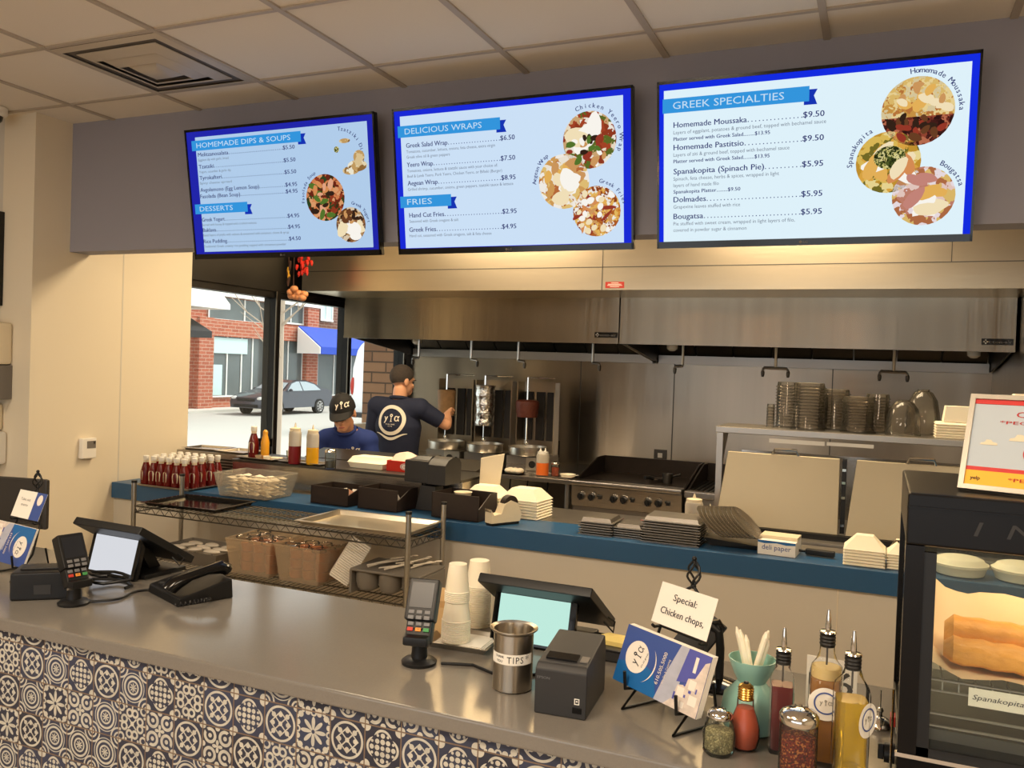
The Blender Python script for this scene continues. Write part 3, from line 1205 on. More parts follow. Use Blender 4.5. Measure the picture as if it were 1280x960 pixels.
# --- dips and soups
t = screen(-2.67, 1.10, 1, 'menu screen listing homemade dips, soups and desserts, its page dimmest and bluish')
panel(t, 1, (-0.4877, 0.2783), (0.5106, -0.2802))
ribbon(t, (-0.5117, 0.2624), ((0.1476, 0.2007)[0], (-0.5085, 0.2141)[1]), 'HOMEMADE DIPS & SOUPS', (.03, .57))
ribbon(t, (-0.5247, -0.0448), ((-0.1945, -0.0948)[0], (-0.5229, -0.0926)[1]), 'DESSERTS', (.03, .21))
rows1 = [((-0.4777, 0.1855), 'Melitzanosalata', .19, '$5.50', 'Eggplant dip with garlic, bread', .19),
         ((-0.4792, 0.1277), 'Tzatziki', .095, '$5.50', 'Yogurt, cucumber & garlic dip', .20),
         ((-0.4801, 0.0735), 'Tyrokafteri', .14, '$5.50', 'Spicy cheese spread', .20),
         ((-0.4816, 0.0151), 'Avgolemono (Egg Lemon Soup)', .365, '$4.95', None, 0),
         ((-0.4851, -0.0160), 'Fasolada (Bean Soup)', .25, '$4.95', None, 0),
         ((-0.4875, -0.1299), 'Greek Yogurt', .145, '$4.95', 'Served with honey & topped with crushed walnuts', .34),
         ((-0.4881, -0.1813), 'Baklava', .085, '$4.95', 'Baked layers of phyllo with walnuts & sweetened with cinnamon, cloves & syrup', .53),
         ((-0.4891, -0.2369), 'Rice Pudding', .15, '$4.50', 'Traditional Greek creamy rice pudding topped with cinnamon powder', .51)]
for (x, z), n, nw, pr, sub_, sw in rows1:
    dish(t, x, z, .0185, n, nw, pr, .040, .068, [sub_] if sub_ else [], [sw], .022, .0115)
p = food(t, (0.2635, -0.0463), .107, 'food_beans', 'Fasolada Soup', (190, 112), .016)
blobs(p, (0.2635, -0.0463), .107, 26, .21, ('f_orange', 'f_pink', 'f_green', 'f_dark'), 5)
p = food(t, (0.3960, -0.1753), .080, 'food_walnut', 'Greek Yogurt', (84, 4), .015)
blobs(p, (0.3960, -0.1753), .080, 8, .40, ('f_cream', 'f_white'), 6, .7, (-1, 1, -.9, .1))
blobs(p, (0.3960, -0.1753), .080, 16, .20, ('f_brown', 'f_tan', 'f_dark'), 7, .6, (-.6, .6, .1, 1), -.0032)
p = food(t, (0.4487, 0.0876), .052, 'food_pita', None, k=.5)
b = mb()
b.arc_text('Tzatziki Dip', 0.3565, 0.1323, .115, 92, 2, .018, y=-.0024, bold=.015)
b.build('caption', 'menu_ink', p)
food(t, (0.4129, 0.0684), .045, 'food_pita', k=.42)
food(t, (0.4599, 0.1257), .030, 'food_pita')
food(t, (0.3413, 0.1653), .014, 'food_green')
food(t, (0.3875, 0.2010), .030, 'food_pita', k=.35)

# --- wraps
t = screen(-1.4795, 1.09, 2, 'menu screen listing delicious wraps and fries, hanging in the middle')
panel(t, 2, (-0.5080, 0.2824), (0.5049, -0.2888))
ribbon(t, (-0.5213, 0.2416), ((-0.0264, 0.1893)[0], (-0.5107, 0.1923)[1]), 'DELICIOUS WRAPS', (.035, .375))
ribbon(t, (-0.5250, -0.0612), ((-0.2699, -0.1139)[0], (-0.5225, -0.1111)[1]), 'FRIES', (.035, .125))
rows2 = [((-0.4830, 0.1476), 'Greek Salad Wrap', .205, '$6.50', ['Tomatoes, cucumber, lettuce, onions, feta cheese, extra virgin', 'Greek olive oil & green peppers'], [.43, .215]),
         ((-0.4835, 0.0652), 'Yeero Wrap', .13, '$7.50', ['Tomatoes, onions, lettuce & tzatziki sauce with your choice of:', 'Beef & Lamb Yeero, Pork Yeero, Chicken Yeero, or Bifteki (Burger)'], [.44, .46]),
         ((-0.4838, -0.0144), 'Aegean Wrap', .15, '$8.95', ['Grilled shrimp, cucumber, onions, green peppers, tzatziki sauce & lettuce'], [.51]),
         ((-0.4832, -0.1541), 'Hand Cut Fries', .175, '$2.95', ['Seasoned with Greek oregano & salt'], [.245]),
         ((-0.4866, -0.2174), 'Greek Fries', .135, '$4.95', ['Hand cut, seasoned with Greek oregano, salt & feta cheese'], [.405])]
for (x, z), n, nw, pr, subs, sws in rows2:
    dish(t, x, z, .020, n, nw, pr, x + .455, .066, subs, sws, .023, .0125)
p = food(t, (0.3647, 0.1215), .113, 'food_wrap', 'Chicken Yeero Wrap', (116, -24), .018)
blobs(p, (0.3647, 0.1215), .113, 5, .55, ('f_cream', 'f_white'), 8, .55, (-.6, .6, 0, .9))
blobs(p, (0.3647, 0.1215), .113, 22, .17, ('f_red', 'f_green', 'f_white', 'f_dark', 'f_tan'), 9, .6, (-.9, .9, -.9, .1), -.0032)
p = food(t, (0.2523, -0.0359), .110, 'food_bread', 'Aegean Wrap', (182, 122), .017)
blobs(p, (0.2523, -0.0359), .110, 10, .34, ('f_gold', 'f_tan'), 10, .6, (-.9, .9, .0, .9))
blobs(p, (0.2523, -0.0359), .110, 7, .38, ('f_white', 'f_cream'), 11, .75, (-.3, .7, -.9, .3), -.0032)
p = food(t, (0.3916, -0.1607), .101, 'food_fries', 'Greek Fries', (84, 12), .016)
blobs(p, (0.3916, -0.1607), .101, 30, .34, ('f_tan', 'f_gold', 'f_red', 'f_orange'), 12, .22)
blobs(p, (0.3916, -0.1607), .101, 18, .14, ('f_white', 'f_cream'), 13, .8, y=-.0034)

# --- specialties
t = screen(-.284, 1.107, 3, 'menu screen listing Greek specialties, the brightest of the row')
panel(t, 3, (-0.5279, 0.2820), (0.5226, -0.2924))
ribbon(t, (-0.5326, 0.2510), ((0.0045, 0.2003)[0], (-0.5325, 0.1977)[1]), 'GREEK SPECIALTIES', (.04, .41))
rows3 = [((-0.4902, 0.1421), 'Homemade Moussaka', .275, '$9.50', ['Layers of eggplant, potatoes & ground beef, topped with bechamel sauce'], [.555], 'Platter served with Greek Salad.........$13.95'),
         ((-0.4899, 0.0582), 'Homemade Pastitsio', .265, '$9.50', ['Layers of ziti & ground beef, topped with bechamel sauce'], [.43], 'Platter served with Greek Salad.........$13.95'),
         ((-0.4896, -0.0325), 'Spanakopita (Spinach Pie)', .34, '$5.95', ['Spinach, feta cheese, herbs & spices, wrapped in light', 'layers of hand made filo'], [.395, .175], 'Spanakopita Platter.........$9.50'),
         ((-0.4893, -0.1394), 'Dolmades', .125, '$5.95', ['Grapevine leaves stuffed with rice'], [.255], None),
         ((-0.4891, -0.2040), 'Bougatsa', .115, '$5.95', ['Pie stuffed with sweet cream, wrapped in light layers of filo,', 'covered in powder sugar & cinnamon'], [.455, .28], None)]
for (x, z), n, nw, pr, subs, sws, pl_ in rows3:
    dish(t, x, z, .021, n, nw, pr, x + .475, .073, subs, sws, .0245, .0135, pl_)
p = food(t, (0.3626, 0.1333), .116, 'food_meat', 'Homemade Moussaka', (102, -4), .018)
blobs(p, (0.3626, 0.1333), .116, 18, .17, ('f_dark', 'f_red', 'f_brown'), 14, .6, (-.9, .9, -.95, -.1))
b = mb()
n = 20
cx_, cz_ = 0.3626, 0.1333
b.poly([(cx_ + .116 * math.cos(PI * k / n - .15), -.0028, cz_ + .116 * math.sin(PI * k / n - .15)) for k in range(n + 3)])
b.build('food_topping', 'food_moussaka_top', p)
blobs(p, (0.3626, 0.1333), .116, 16, .2, ('f_gold', 'f_cream', 'f_tan'), 15, .6, (-.8, .8, .05, .8), -.0032)
p = food(t, (0.2754, -0.0340), .106, 'food_spinach', 'Spanakopita', (186, 116), .018)
blobs(p, (0.2754, -0.0340), .106, 10, .42, ('f_gold', 'f_cream', 'f_white', 'f_orange'), 16, .5, y=-.0027)
mb().disc(((0.2799, -0.0178)[0], -.0028, (0.2799, -0.0178)[1]), .052, .040).build('food_filling', 'food_green', p)
p = food(t, (0.3934, -0.1558), .101, 'food_pastry', 'Bougatsa', (66, 14), .018)
blobs(p, (0.3934, -0.1558), .101, 9, .45, ('f_rose', 'f_white', 'f_gold', 'f_cream'), 17, .45)


# ------------------------------------------------------------------ things on the front counter
Z0 = .910
mat('key_grey', (120, 120, 122), .5)
mat('key_red', (200, 60, 46), .5)
mat('key_orange', (232, 150, 60), .5)
mat('key_green', (70, 150, 84), .5)
mat('lcd_off', (34, 36, 42), .3)
emis('pos_mint', (196, 240, 226), .95)
emis('pos_white', (226, 228, 234), .9)


def terminal(label, loc, rz):
    t = thing('card_terminal', label, 'card terminal', loc, rz, 'card terminals')
    b = mb()
    b.lathe([(.046, 0), (.048, .008), (.040, .014), (.020, .018)])
    b.build('base', 'black_plastic', t)
    b = mb()
    b.lathe([(.022, .016), (.020, .06), (.024, .10)], n=16)
    b.box(-.034, .034, -.052, .0, .060, .085, bv=.006)
    b.build('pole', 'black_plastic', t)
    T = Matrix.Translation((0, .0, .135)) @ Matrix.Rotation(R(62), 4, 'X')
    b = mb(T)
    b.box(-.036, .036, -.075, .085, -.04, .0, bv=.008)
    b.box(-.042, .042, -.02, .092, -.03, .012, bv=.006)
    b.build('body', 'black_plastic', t)
    b = mb(T)
    b.box(-.031, .031, .012, .080, .012, .0135)
    b.build('display', 'lcd_off', t)
    for i in range(4):
        for j in range(3):
            x, y = -.022 + .022 * j, -.000 - .0145 * i
            b = mb(T)
            b.box(x - .008, x + .008, y - .005, y + .005, .001 if y < -.02 else .012, .004 if y < -.02 else .015, bv=.0015)
            b.build('key', 'key_grey' if i < 3 else ('key_red', 'key_orange', 'key_green')[j], t)
    b = mb(T)
    b.box(-.030, .030, -.082, -.070, -.030, -.012, bv=.003)
    b.build('card_slot', 'grey_plastic', t)
    return t


terminal('card payment terminal on a pole stand beside the paper cups', (-1.107, 2.001, 0.910), R(14))
terminal('card payment terminal on a pole stand beside the black printer box', (-2.330, 1.939, 0.910), R(78))


def pos(label, loc, rz, scr):
    t = thing('cash_register', label, 'cash register', loc, rz, 'touchscreen cash registers')
    b = mb()
    b.box(-.12, .12, -.03, .16, 0, .018, bv=.006)
    b.loft([[(-.05, .05, .018), (.05, .05, .018), (.05, .10, .018), (-.05, .10, .018)], [(-.05, .0, .11), (.05, .0, .11), (.05, .05, .10), (-.05, .05, .10)]])
    b.build('stand', 'black_plastic', t)
    T = Matrix.Translation((-.015, -.055, .070)) @ Matrix.Rotation(R(-14), 4, 'X')
    b = mb(T)
    b.box(-.128, .128, 0, .022, -.066, .098, bv=.004)
    p = b.build('customer_display', 'black_gloss', t)
    mb(T).box(-.108, .108, -.0015, 0, -.056, .072).build('display', scr, p)
    b = mb()
    b.loft([[(-.172, -.105, .182), (.172, -.105, .182), (.172, -.088, .205), (-.172, -.088, .205)],
            [(-.172, .135, .036), (.172, .135, .036), (.172, .150, .060), (-.172, .150, .060)]], bv=.004)
    b.build('cashier_screen', 'black_plastic', t)
    b = mb()
    b.tube([(.168, .07, .085), (.190, .08, .07), (.192, .06, .045), (.165, .05, .075)], .003, 6)
    b.build('cable', 'black_plastic', t)
    return t


px = (-0.877, 2.258, 0.910)
pos('cash register with a lit mint green customer display behind the tip can', (-.875, 2.325, Z0), 0, 'pos_mint')
pos('cash register with a lit white customer display beside the desk phone', (-2.49, 2.30, Z0), R(-3), 'pos_white')

# telephone
t = thing('desk_phone', 'black desk telephone with its handset and coiled cord', 'telephone', (-2.095, 2.195, Z0), R(-22))
t.scale = (1, 1, .78)
b = mb()
b.loft([[(-.13, -.09, 0), (.11, -.09, 0), (.11, .10, 0), (-.13, .10, 0)], [(-.13, -.085, .035), (.11, -.085, .035), (.11, .095, .085), (-.13, .095, .085)]], bv=.006)
b.build('base', 'black_plastic', t)
b = mb()
for i in range(4):
    for j in range(3):
        y = -.06 + .032 * i
        z = .0365 + (y + .085) * .277
        b.box(-.095 + .03 * j, -.075 + .03 * j, y - .008, y + .008, z - .004, z + .005, bv=.002)
b.build('keypad', 'charcoal', t)
b = mb()
b.tube([(.055, -.095, .060), (.06, -.075, .085), (.062, -.03, .105), (.062, .03, .120), (.06, .075, .125), (.055, .10, .110)], .02, 12, radii=[.026, .028, .019, .019, .028, .026])
b.build('handset', 'black_gloss', t)
b = mb()
pts = []
for i in range(120):
    u = i / 119
    a = u * 2 * PI * 12
    c = Vector((.11 + .055 * math.sin(PI * u), -.10 + .12 * u, .012 + .02 * math.sin(PI * u)))
    pts.append(c + Vector((.007 * math.cos(a), 0, .007 * math.sin(a))))
b.tube(pts, .0025, 5)
b.build('cord', 'black_plastic', t)

# black printer box at the far end
t = thing('receipt_printer', 'black receipt printer turned sideways beside the brochures at the wall end', 'printer', (-2.475, 1.96, Z0), R(40))
b = mb()
b.box(-.10, .09, -.05, .09, 0, .090, bv=.008)
b.build('body', 'black_plastic', t)
mb().box(-.08, .07, -.01, .05, .090, .097, bv=.003).build('paper_lid', 'charcoal', t)
mb().box(-.03, .02, -.0525, -.05, .02, .05).build('port_cover', 'charcoal', t)

# receipt printer by the tip can
t = thing('receipt_printer', 'black receipt printer standing between the tip can and the brochure stand', 'printer', (-.650, 1.848, Z0), R(5))
b = mb()
b.loft([[(-.062, 0, 0), (.062, 0, 0), (.062, .205, 0), (-.062, .205, 0)], [(-.062, 0, .105), (.062, 0, .105), (.062, .205, .105), (-.062, .205, .105)],
        [(-.060, .012, .118), (.060, .012, .118), (.060, .20, .142), (-.060, .20, .142)]], bv=.004)
b.build('body', 'charcoal', t)
b = mb()
b.loft([[(-.045, .030, .1195), (.030, .030, .1195), (.030, .062, .124), (-.045, .062, .124)], [(-.045, .030, .1245), (.030, .030, .1245), (.030, .062, .129), (-.045, .062, .129)]])
b.build('paper_slot', 'black_gloss', t)
b = mb()
b.loft([[(.036, .034, .120), (.055, .034, .120), (.055, .060, .1235), (.036, .060, .1235)], [(.036, .034, .1235), (.055, .034, .1235), (.055, .060, .127), (.036, .060, .127)]])
b.build('feed_button', 'grey_plastic', t)
mb().text('EPSON', -.056, .083, .006, .030, y=-.0006, bold=.02).build('maker_name', 'key_grey', t)
b = mb()
for a in ((.034, .046, .034, .036), (.034, .046, .046, .048), (.034, .036, .036, .046), (.044, .046, .036, .046), (.038, .042, .040, .043)):
    b.box(a[0], a[1], -.0006, 0, a[2], a[3])
b.build('power_mark', 'white_plastic', t)
mb().box(.030, .052, -.002, 0, .014, .028, bv=.001).build('power_switch', 'black_gloss', t)

# tip can
t = thing('tip_can', 'stainless steel can with a tape label reading TIPS', 'can', (-.818, 1.962, Z0))
mb().lathe([(.044, 0), (.050, .004), (.050, .142), (.060, .150), (.060, .153), (.0495, .150), (.047, .14), (.047, .008), (.001, .006)], n=40).build('body', 'steel_v', t)


def curved(b, r):
    for q in b.bm.verts:
        a = q.co.x / r
        k = r - q.co.y
        q.co = Vector((k * math.sin(a), -k * math.cos(a), q.co.z))
    return b


b = mb()
n = 16
for i in range(n):
    x0, x1 = -.060 + .125 * i / n, -.060 + .125 * (i + 1) / n
    b.poly([(x0, 0, .072), (x1, 0, .072), (x1, 0, .098), (x0, 0, .098)])
p = curved(b, .0506).build('tape_label', 'paper', t)
b = mb()
b.text('TIPS', -.006, .077, .016, .042, bold=-.005, track=1.2)
b.text('THANK', -.040, .088, .006, .026, bold=.02)
b.text('YOU', -.036, .077, .006, .018, bold=.02)
b.text('*', .042, .078, .018)
curved(b, .0509)
b.build('lettering', 'black_metal', p)
for o in (p,):
    o.rotation_euler = (0, 0, R(12))

# paper cups on their tray
t = thing('cup_tray', 'small steel tray under the stacks of paper cups', 'tray', (-1.075, 2.205, Z0), R(4))
b = mb()
b.loft([[(-.085, -.065, 0), (.085, -.065, 0), (.085, .065, 0), (-.085, .065, 0)], [(-.10, -.08, .018), (.10, -.08, .018), (.10, .08, .018), (-.10, .08, .018)],
        [(-.096, -.076, .018), (.096, -.076, .018), (.096, .076, .018), (-.096, .076, .018)], [(-.083, -.063, .003), (.083, -.063, .003), (.083, .063, .003), (-.083, .063, .003)]])
b.build('body', 'steel_dull', t)
b = mb()
for k in range(3):
    b.box(-.075 + .004 * k, .078 - .003 * k, -.055 + .003 * k, .055, .004 + .003 * k, .0065 + .003 * k)
o = b.build('napkins', 'paper', None, (-1.075, 2.205, Z0), R(4))
tag(o, 'thin pile of white napkins lining the cup tray', 'napkins')
cupm = mb()
cupm.lathe([(.0415, 0), (.0425, .003), (.040, .005), (.030, .080), (.001, .080)], n=28, cap0=False)
proto = cupm.build('paper_cup', 'foam')


def cups(x, y, z, n, step, where, dz=0):
    global proto
    for i in range(n):
        o = proto if proto.get('label') is None else proto.copy()
        if o is not proto:
            C.objects.link(o)
        o.location = (x, y, z + i * step)
        tag(o, 'white paper cup, %s in the %s' % ('topmost' if i == n - 1 else 'lowest' if i == 0 else ORD[n - 1 - i] + ' from the top', where), 'cup', 'stacked paper cups')
    return z + (n - 1) * step


zt = cups(-1.092, 2.185, Z0 + .0135, 12, .0052, 'front stack, lower part')
proto.scale = (1, 1, 1)
for i in range(6):
    o = proto.copy()
    C.objects.link(o)
    o.scale = (.86, .86, 1.02)
    o.location = (-1.092, 2.185, zt + .056 + i * .0052)
    tag(o, 'narrower white paper cup, %s in the front stack, upper part' % ('topmost' if i == 5 else 'lowest' if i == 0 else ORD[5 - i] + ' from the top'), 'cup', 'stacked paper cups')
cups(-1.118, 2.385, Z0 + .0005, 22, .0058, 'stack behind the front one')
t = thing('card_box', 'small open cardboard box behind the card terminal', 'box', (-1.19, 2.26, Z0), R(20))
b = mb()
for a in ((-.05, .05, -.04, -.037), (-.05, .05, .037, .04), (-.05, -.047, -.04, .04), (.047, .05, -.04, .04)):
    b.box(a[0], a[1], a[2], a[3], 0, .085)
b.box(-.05, .05, -.04, .04, 0, .003)
mat('cardboard', (206, 172, 122), .8)
b.build('body', 'cardboard', t)
mb().loft([[(-.05, .04, .085), (.05, .04, .085), (.05, .043, .085), (-.05, .043, .085)], [(-.05, .055, .12), (.05, .055, .12), (.05, .058, .12), (-.05, .058, .12)]]).build('flap', 'cardboard', t)
o = mb().tube([(-1.05, 2.02, Z0 + .004), (-.97, 2.05, Z0 + .004), (-.90, 2.02, Z0 + .004), (-.80, 2.06, Z0 + .004), (-.74, 2.16, Z0 + .004)], .004).build('power_cable', 'black_plastic')
tag(o, 'black cable lying from the card terminal towards the printer', 'cable')
random.seed(5)
for i, (x, y, lab) in enumerate(((-2.30, 2.07, 'thin black cable trailing off the counter in front of the phone'), (-2.40, 2.14, 'thick tangle of black cable under the white-lit cash register'))):
    pts = []
    for k in range(22):
        a = k * .55
        if i:
            pts.append((x + .07 * math.cos(a) + .012 * math.sin(3 * a), y + .05 * math.sin(a), Z0 + .006 + .0022 * k))
        else:
            pts.append((x + .03 * math.sin(k * .3) + .004 * k, y - .10 + .011 * k, Z0 + .005 + .012 * abs(math.sin(k * .5)) * 0))
    o = mb().tube(pts, .0055 if i else .004).build('power_cable', 'black_plastic')
    tag(o, lab, 'cable')

# black block with sticky notes
t = thing('drawer_block', 'low black block behind the printer, carrying yellow notes', 'block', (-.665, 2.33, Z0))
mb().box(-.08, .09, -.07, .07, 0, .035, bv=.004).build('body', 'black_plastic', t)
mb().box(-.07, .08, -.0715, -.07, .006, .028).build('drawer_front', 'charcoal', t)
mat('note_yellow', (238, 214, 130), .8)
b = mb()
b.box(-.04, .04, -.035, .035, 0, .012)
b.loft([[(-.04, -.035, .012), (.04, -.035, .012), (.04, .035, .012), (-.04, .035, .012)], [(-.04, -.020, .022), (.04, -.020, .022), (.04, .035, .013), (-.04, .035, .013)]])
o = b.build('sticky_notes', 'note_yellow', None, (-.655, 2.33, Z0 + .035), R(-6))
tag(o, 'pad of yellow sticky notes on the black block', 'notes')

# brochure stands
mat('print_navy', (58, 82, 150), .35)
mat('print_blue', (30, 100, 164), .35)
mat('print_cloud', (176, 178, 192), .35, noise=.2, nscale=40)
mat('print_violet', (84, 88, 168), .35)
mat('print_white', (236, 228, 216), .4)
mat('print_houses', (214, 200, 188), .4, noise=.35, nscale=60)
mat('ink', (44, 40, 52), .6)


def logo(b, x, z, h, rot=0, y=0, bold=.0):
    """the letters y, i with a ringed dot, and a"""
    ca, sa = math.cos(rot), math.sin(rot)
    P = lambda u, v: (x + u * ca - v * sa, z + u * sa + v * ca)
    p = P(-1.05 * h, 0)
    b.text('y', p[0], p[1], h, .60 * h, y=y, rot=rot, bold=bold)
    p = P(.62 * h, 0)
    b.text('\u03b1', p[0], p[1], h, .72 * h, y=y, rot=rot, bold=bold)
    c = P(.13 * h, .82 * h)
    b.ringplate((c[0], y, c[1]), .09 * h, .24 * h, 16)
    q = [P(.07 * h, -.08 * h), P(.19 * h, -.08 * h), P(.19 * h, .62 * h), P(.07 * h, .62 * h)]
    b.poly([(u, y, v) for u, v in q])
    q = [P(.0, -.14 * h), P(.32 * h, -.06 * h), P(.32 * h, -.0), P(.0, -.06 * h)]
    b.poly([(u, y, v) for u, v in q])
    return b


def rack(label, loc, rz):
    t = thing('brochure_stand', label, 'brochure stand', loc, rz, 'black wire brochure stands')
    r = .0038
    b = mb()
    for s in (-1, 1):
        b.tube([(s * .085, .01, .085), (s * .085, -.02, .045), (s * .085, -.065, r), (s * .085 - s * .0, .075, r), (s * .085, .055, .10)], r, 8)
        b.tube([(s * .085, -.02, .045), (s * .085, -.058, .050), (s * .085, -.062, .092)], r * 1.1, 8)
    b.tube([(-.11, -.02, .047), (.11, -.02, .047)], r)
    b.build('feet', 'black_metal', t)
    b = mb()
    b.tube([(-.085, .01, .085), (-.075, .04, .19), (-.045, .06, .270), (0, .068, .300)], r)
    b.tube([(.085, .01, .085), (.075, .04, .19), (.045, .06, .270), (0, .068, .300)], r)
    b.tube([(-.075, .04, .19), (.075, .04, .19)], r)
    b.tube([(-.075, .02, .19), (-.075, .012, .196)], r)
    b.tube([(.075, .04, .19), (.075, .02, .19), (.075, .012, .196)], r)
    b.tube([(-.075, .04, .19), (-.075, .02, .19)], r)
    b.build('frame', 'black_metal', t)
    b = mb()
    for k in range(4):
        a0 = PI / 2 * k
        pts = []
        for j in range(9):
            u = j / 8
            a = a0 + u * PI * .9
            w = .017 * math.sin(PI * u)
            pts.append((w * math.cos(a), .068 + w * math.sin(a), .300 + .062 * u))
        b.tube(pts, .0028, 6)
    b.ball((0, .068, .300), .007, 10, 6)
    b.ball((0, .068, .365), .006, 10, 6)
    b.build('finial', 'black_metal', t)
    return t


def leaning(loc, rz, x, y, z, tilt):
    return Matrix.Translation(loc) @ Matrix.Rotation(rz, 4, 'Z') @ Matrix.Translation((x, y, z)) @ Matrix.Rotation(-tilt, 4, 'X')


def brochure(label, loc, rz, k, fancy, turned=False):
    Mx = leaning(loc, rz, 0, -.052 + .0046 * k, .0560, R(20))
    if turned:
        Mx = Mx @ Matrix.Translation((0, 0, .135)) @ Matrix.Rotation(PI, 4, 'Y')
    t = thing('brochure', label, 'brochure', Mx.to_translation(), 0, 'menus in the brochure stands')
    t.rotation_euler = Mx.to_euler()
    W, H = .108, .130
    t.scale = (1.27, 1, 1.04)
    b = mb()
    b.box(-W, W, 0, .0035, 0, H)
    b.build('pages', 'paper', t)
    if not fancy:
        return t
    mb().box(-W, W, -.0008, 0, 0, H).build('cover', 'print_navy', t)
    b = mb()
    b.poly([(-W, -.0012, 0), (.01, -.0012, 0), (-.012, -.0012, .05), (-.05, -.0012, .062), (-W, -.0012, .045)])
    b.build('blue_wash', 'print_blue', t)
    b = mb()
    b.poly([(.004, -.0014, 0), (.05, -.0014, 0), (.058, -.0014, H), (.035, -.0014, H), (.018, -.0014, .07)])
    b.build('cloud_band', 'print_cloud', t)
    b = mb()
    b.poly([(.045, -.0016, .055), (W, -.0016, .07), (W, -.0016, H), (.055, -.0016, H)])
    b.build('sky_picture', 'print_violet', t)
    b = mb()
    b.poly([(.028, -.0018, 0), (W, -.0018, 0), (W, -.0018, .118), (.098, -.0018, .112), (.085, -.0018, .075), (.07, -.0018, .07), (.068, -.0018, .055), (.05, -.0018, .05), (.045, -.0018, .02)])
    p = b.build('village_picture', 'print_houses', t)
    b = mb()
    for x0, x1, z0, z1 in ((.052, .068, .028, .048), (.075, .09, .05, .07), (.082, .10, .02, .04), (.06, .075, .008, .02)):
        b.box(x0, x1, -.0022, -.0018, z0, z1)
    b.build('white_houses', 'print_white', p)
    b = mb()
    for x0, x1, z0, z1 in ((.046, .050, .018, .034), (.070, .074, .03, .036), (.078, .084, .042, .048), (.093, .096, .046, .056), (.064, .068, .052, .058)):
        mb().box(x0, x1, -.0025, -.0022, z0, z1).build('blue_shutter', 'print_violet', p)
    b = mb()
    b.box(.075, .082, -.0022, -.0016, .085, .118)
    b.build('badge_strip', 'print_white', p)
    b = mb()
    b.disc((-.062, -.0018, .068), .030, .036)
    p = b.build('logo_disc', 'print_white', t)
    b = mb()
    logo(b, -.054, .068, .018, R(78), -.0024, .0)
    b.text("it's all greek", -.043, .050, .0038, .036, y=-.0024, rot=R(78))
    b.build('logo_letters', 'ink', p)
    b = mb()
    pts = []
    for i in range(13):
        u = i / 12
        pts.append((-.062 + .050 * math.cos(R(-60 + 100 * u)), .064 + .052 * math.sin(R(-60 + 100 * u)), .0016 * math.sin(PI * u)))
    for a, c in zip(pts, pts[1:]):
        b.poly([(a[0] - a[2], -.0019, a[1]), (c[0] - c[2], -.0019, c[1]), (c[0] + c[2], -.0019, c[1]), (a[0] + a[2], -.0019, a[1])])
    b.build('swoosh', 'print_white', t)
    b = mb()
    b.text('610.505.5000', .004, .030, .0085, .072, y=-.0019, rot=R(86), bold=.02)
    b.text('We Do It Catering', .016, .036, .005, .055, y=-.0019, rot=R(86), bold=.01)
    b.build('lettering', 'print_white', t)
    return t


SL, SR = (-.425, 1.965, Z0), R(-33)
rack('black wire stand with a scrolled finial holding the Special card, beside the condiments', SL, SR)
for k, (lab, fz) in enumerate((('blue and white menu brochure, foremost in the stand beside the condiments', True), ('menu brochure second behind the foremost, in the stand beside the condiments', False), ('menu brochure third behind the foremost, in the stand beside the condiments', False), ('hindmost menu brochure in the stand beside the condiments', False))):
    brochure(lab, SL, SR, k, fz)


def sign_card(label, loc, rz, txt):
    Mx = leaning(loc, rz, 0, .022, .200, R(20))
    t = thing('sign_card', label, 'sign card', Mx.to_translation(), 0)
    t.rotation_euler = Mx.to_euler()
    t.scale = (1.25, 1, 1.2)
    mb().box(-.072, .072, 0, .001, 0, .082).build('card', 'paper', t)
    if txt:
        b = mb()
        b.text('Special:', -.032, .052, .0135, .060, y=-.0006, bold=.012)
        b.text('Chicken chops,', -.056, .022, .0135, .112, y=-.0006, bold=.012)
        b.build('lettering', 'ink', t)
    else:
        mb().box(.022, .072, -.0006, 0, 0, .082).build('blue_panel', 'print_navy', t)
        mb().disc((.047, -.001, .060), .013, .016).build('logo_disc', 'print_white', t)
        b = mb()
        b.text('Take out', -.05, .052, .008, .05, y=-.0006)
        b.text('menu', -.04, .036, .008, .035, y=-.0006)
        b.build('lettering', 'grey_plastic', t)
    return t


sign_card('white card reading Special: Chicken chops, propped on the wire stand', SL, SR, True)
SL2, SR2 = (-2.80, 2.09, Z0), R(-9)
rack('black wire stand with a scrolled finial at the wall end of the counter', SL2, SR2)
for k, (lab, fz) in enumerate((('blue and white menu brochure, foremost in the stand at the wall end', True), ('menu brochure behind the foremost one, in the stand at the wall end', False))):
    brochure(lab, SL2, SR2, k, fz, True)
sign_card('pink and blue card propped on the wire stand at the wall end', SL2, SR2, False)
mat('slate', (58, 54, 50), .35)
t = thing('chalk_panel', 'dark rounded panel standing behind the brochure stand at the wall end', 'panel', (-3.47, 2.72, -.02), R(12))
b = mb()
b.box(-.42, .02, -.012, .012, .92, 1.15, bv=.01)
b.build('panel', 'slate', t)
mb().box(-.38, .0, -.03, -.012, .93, .945).build('ledge', 'wire_chrome', t)
mb().cyl((-.1, 0, 0), (-.1, 0, .92), .02).build('post', 'black_metal', t)
mb().lathe([(.16, 0), (.16, .012), (.03, .03)], (-.1, 0, 0)).build('foot', 'black_metal', t)

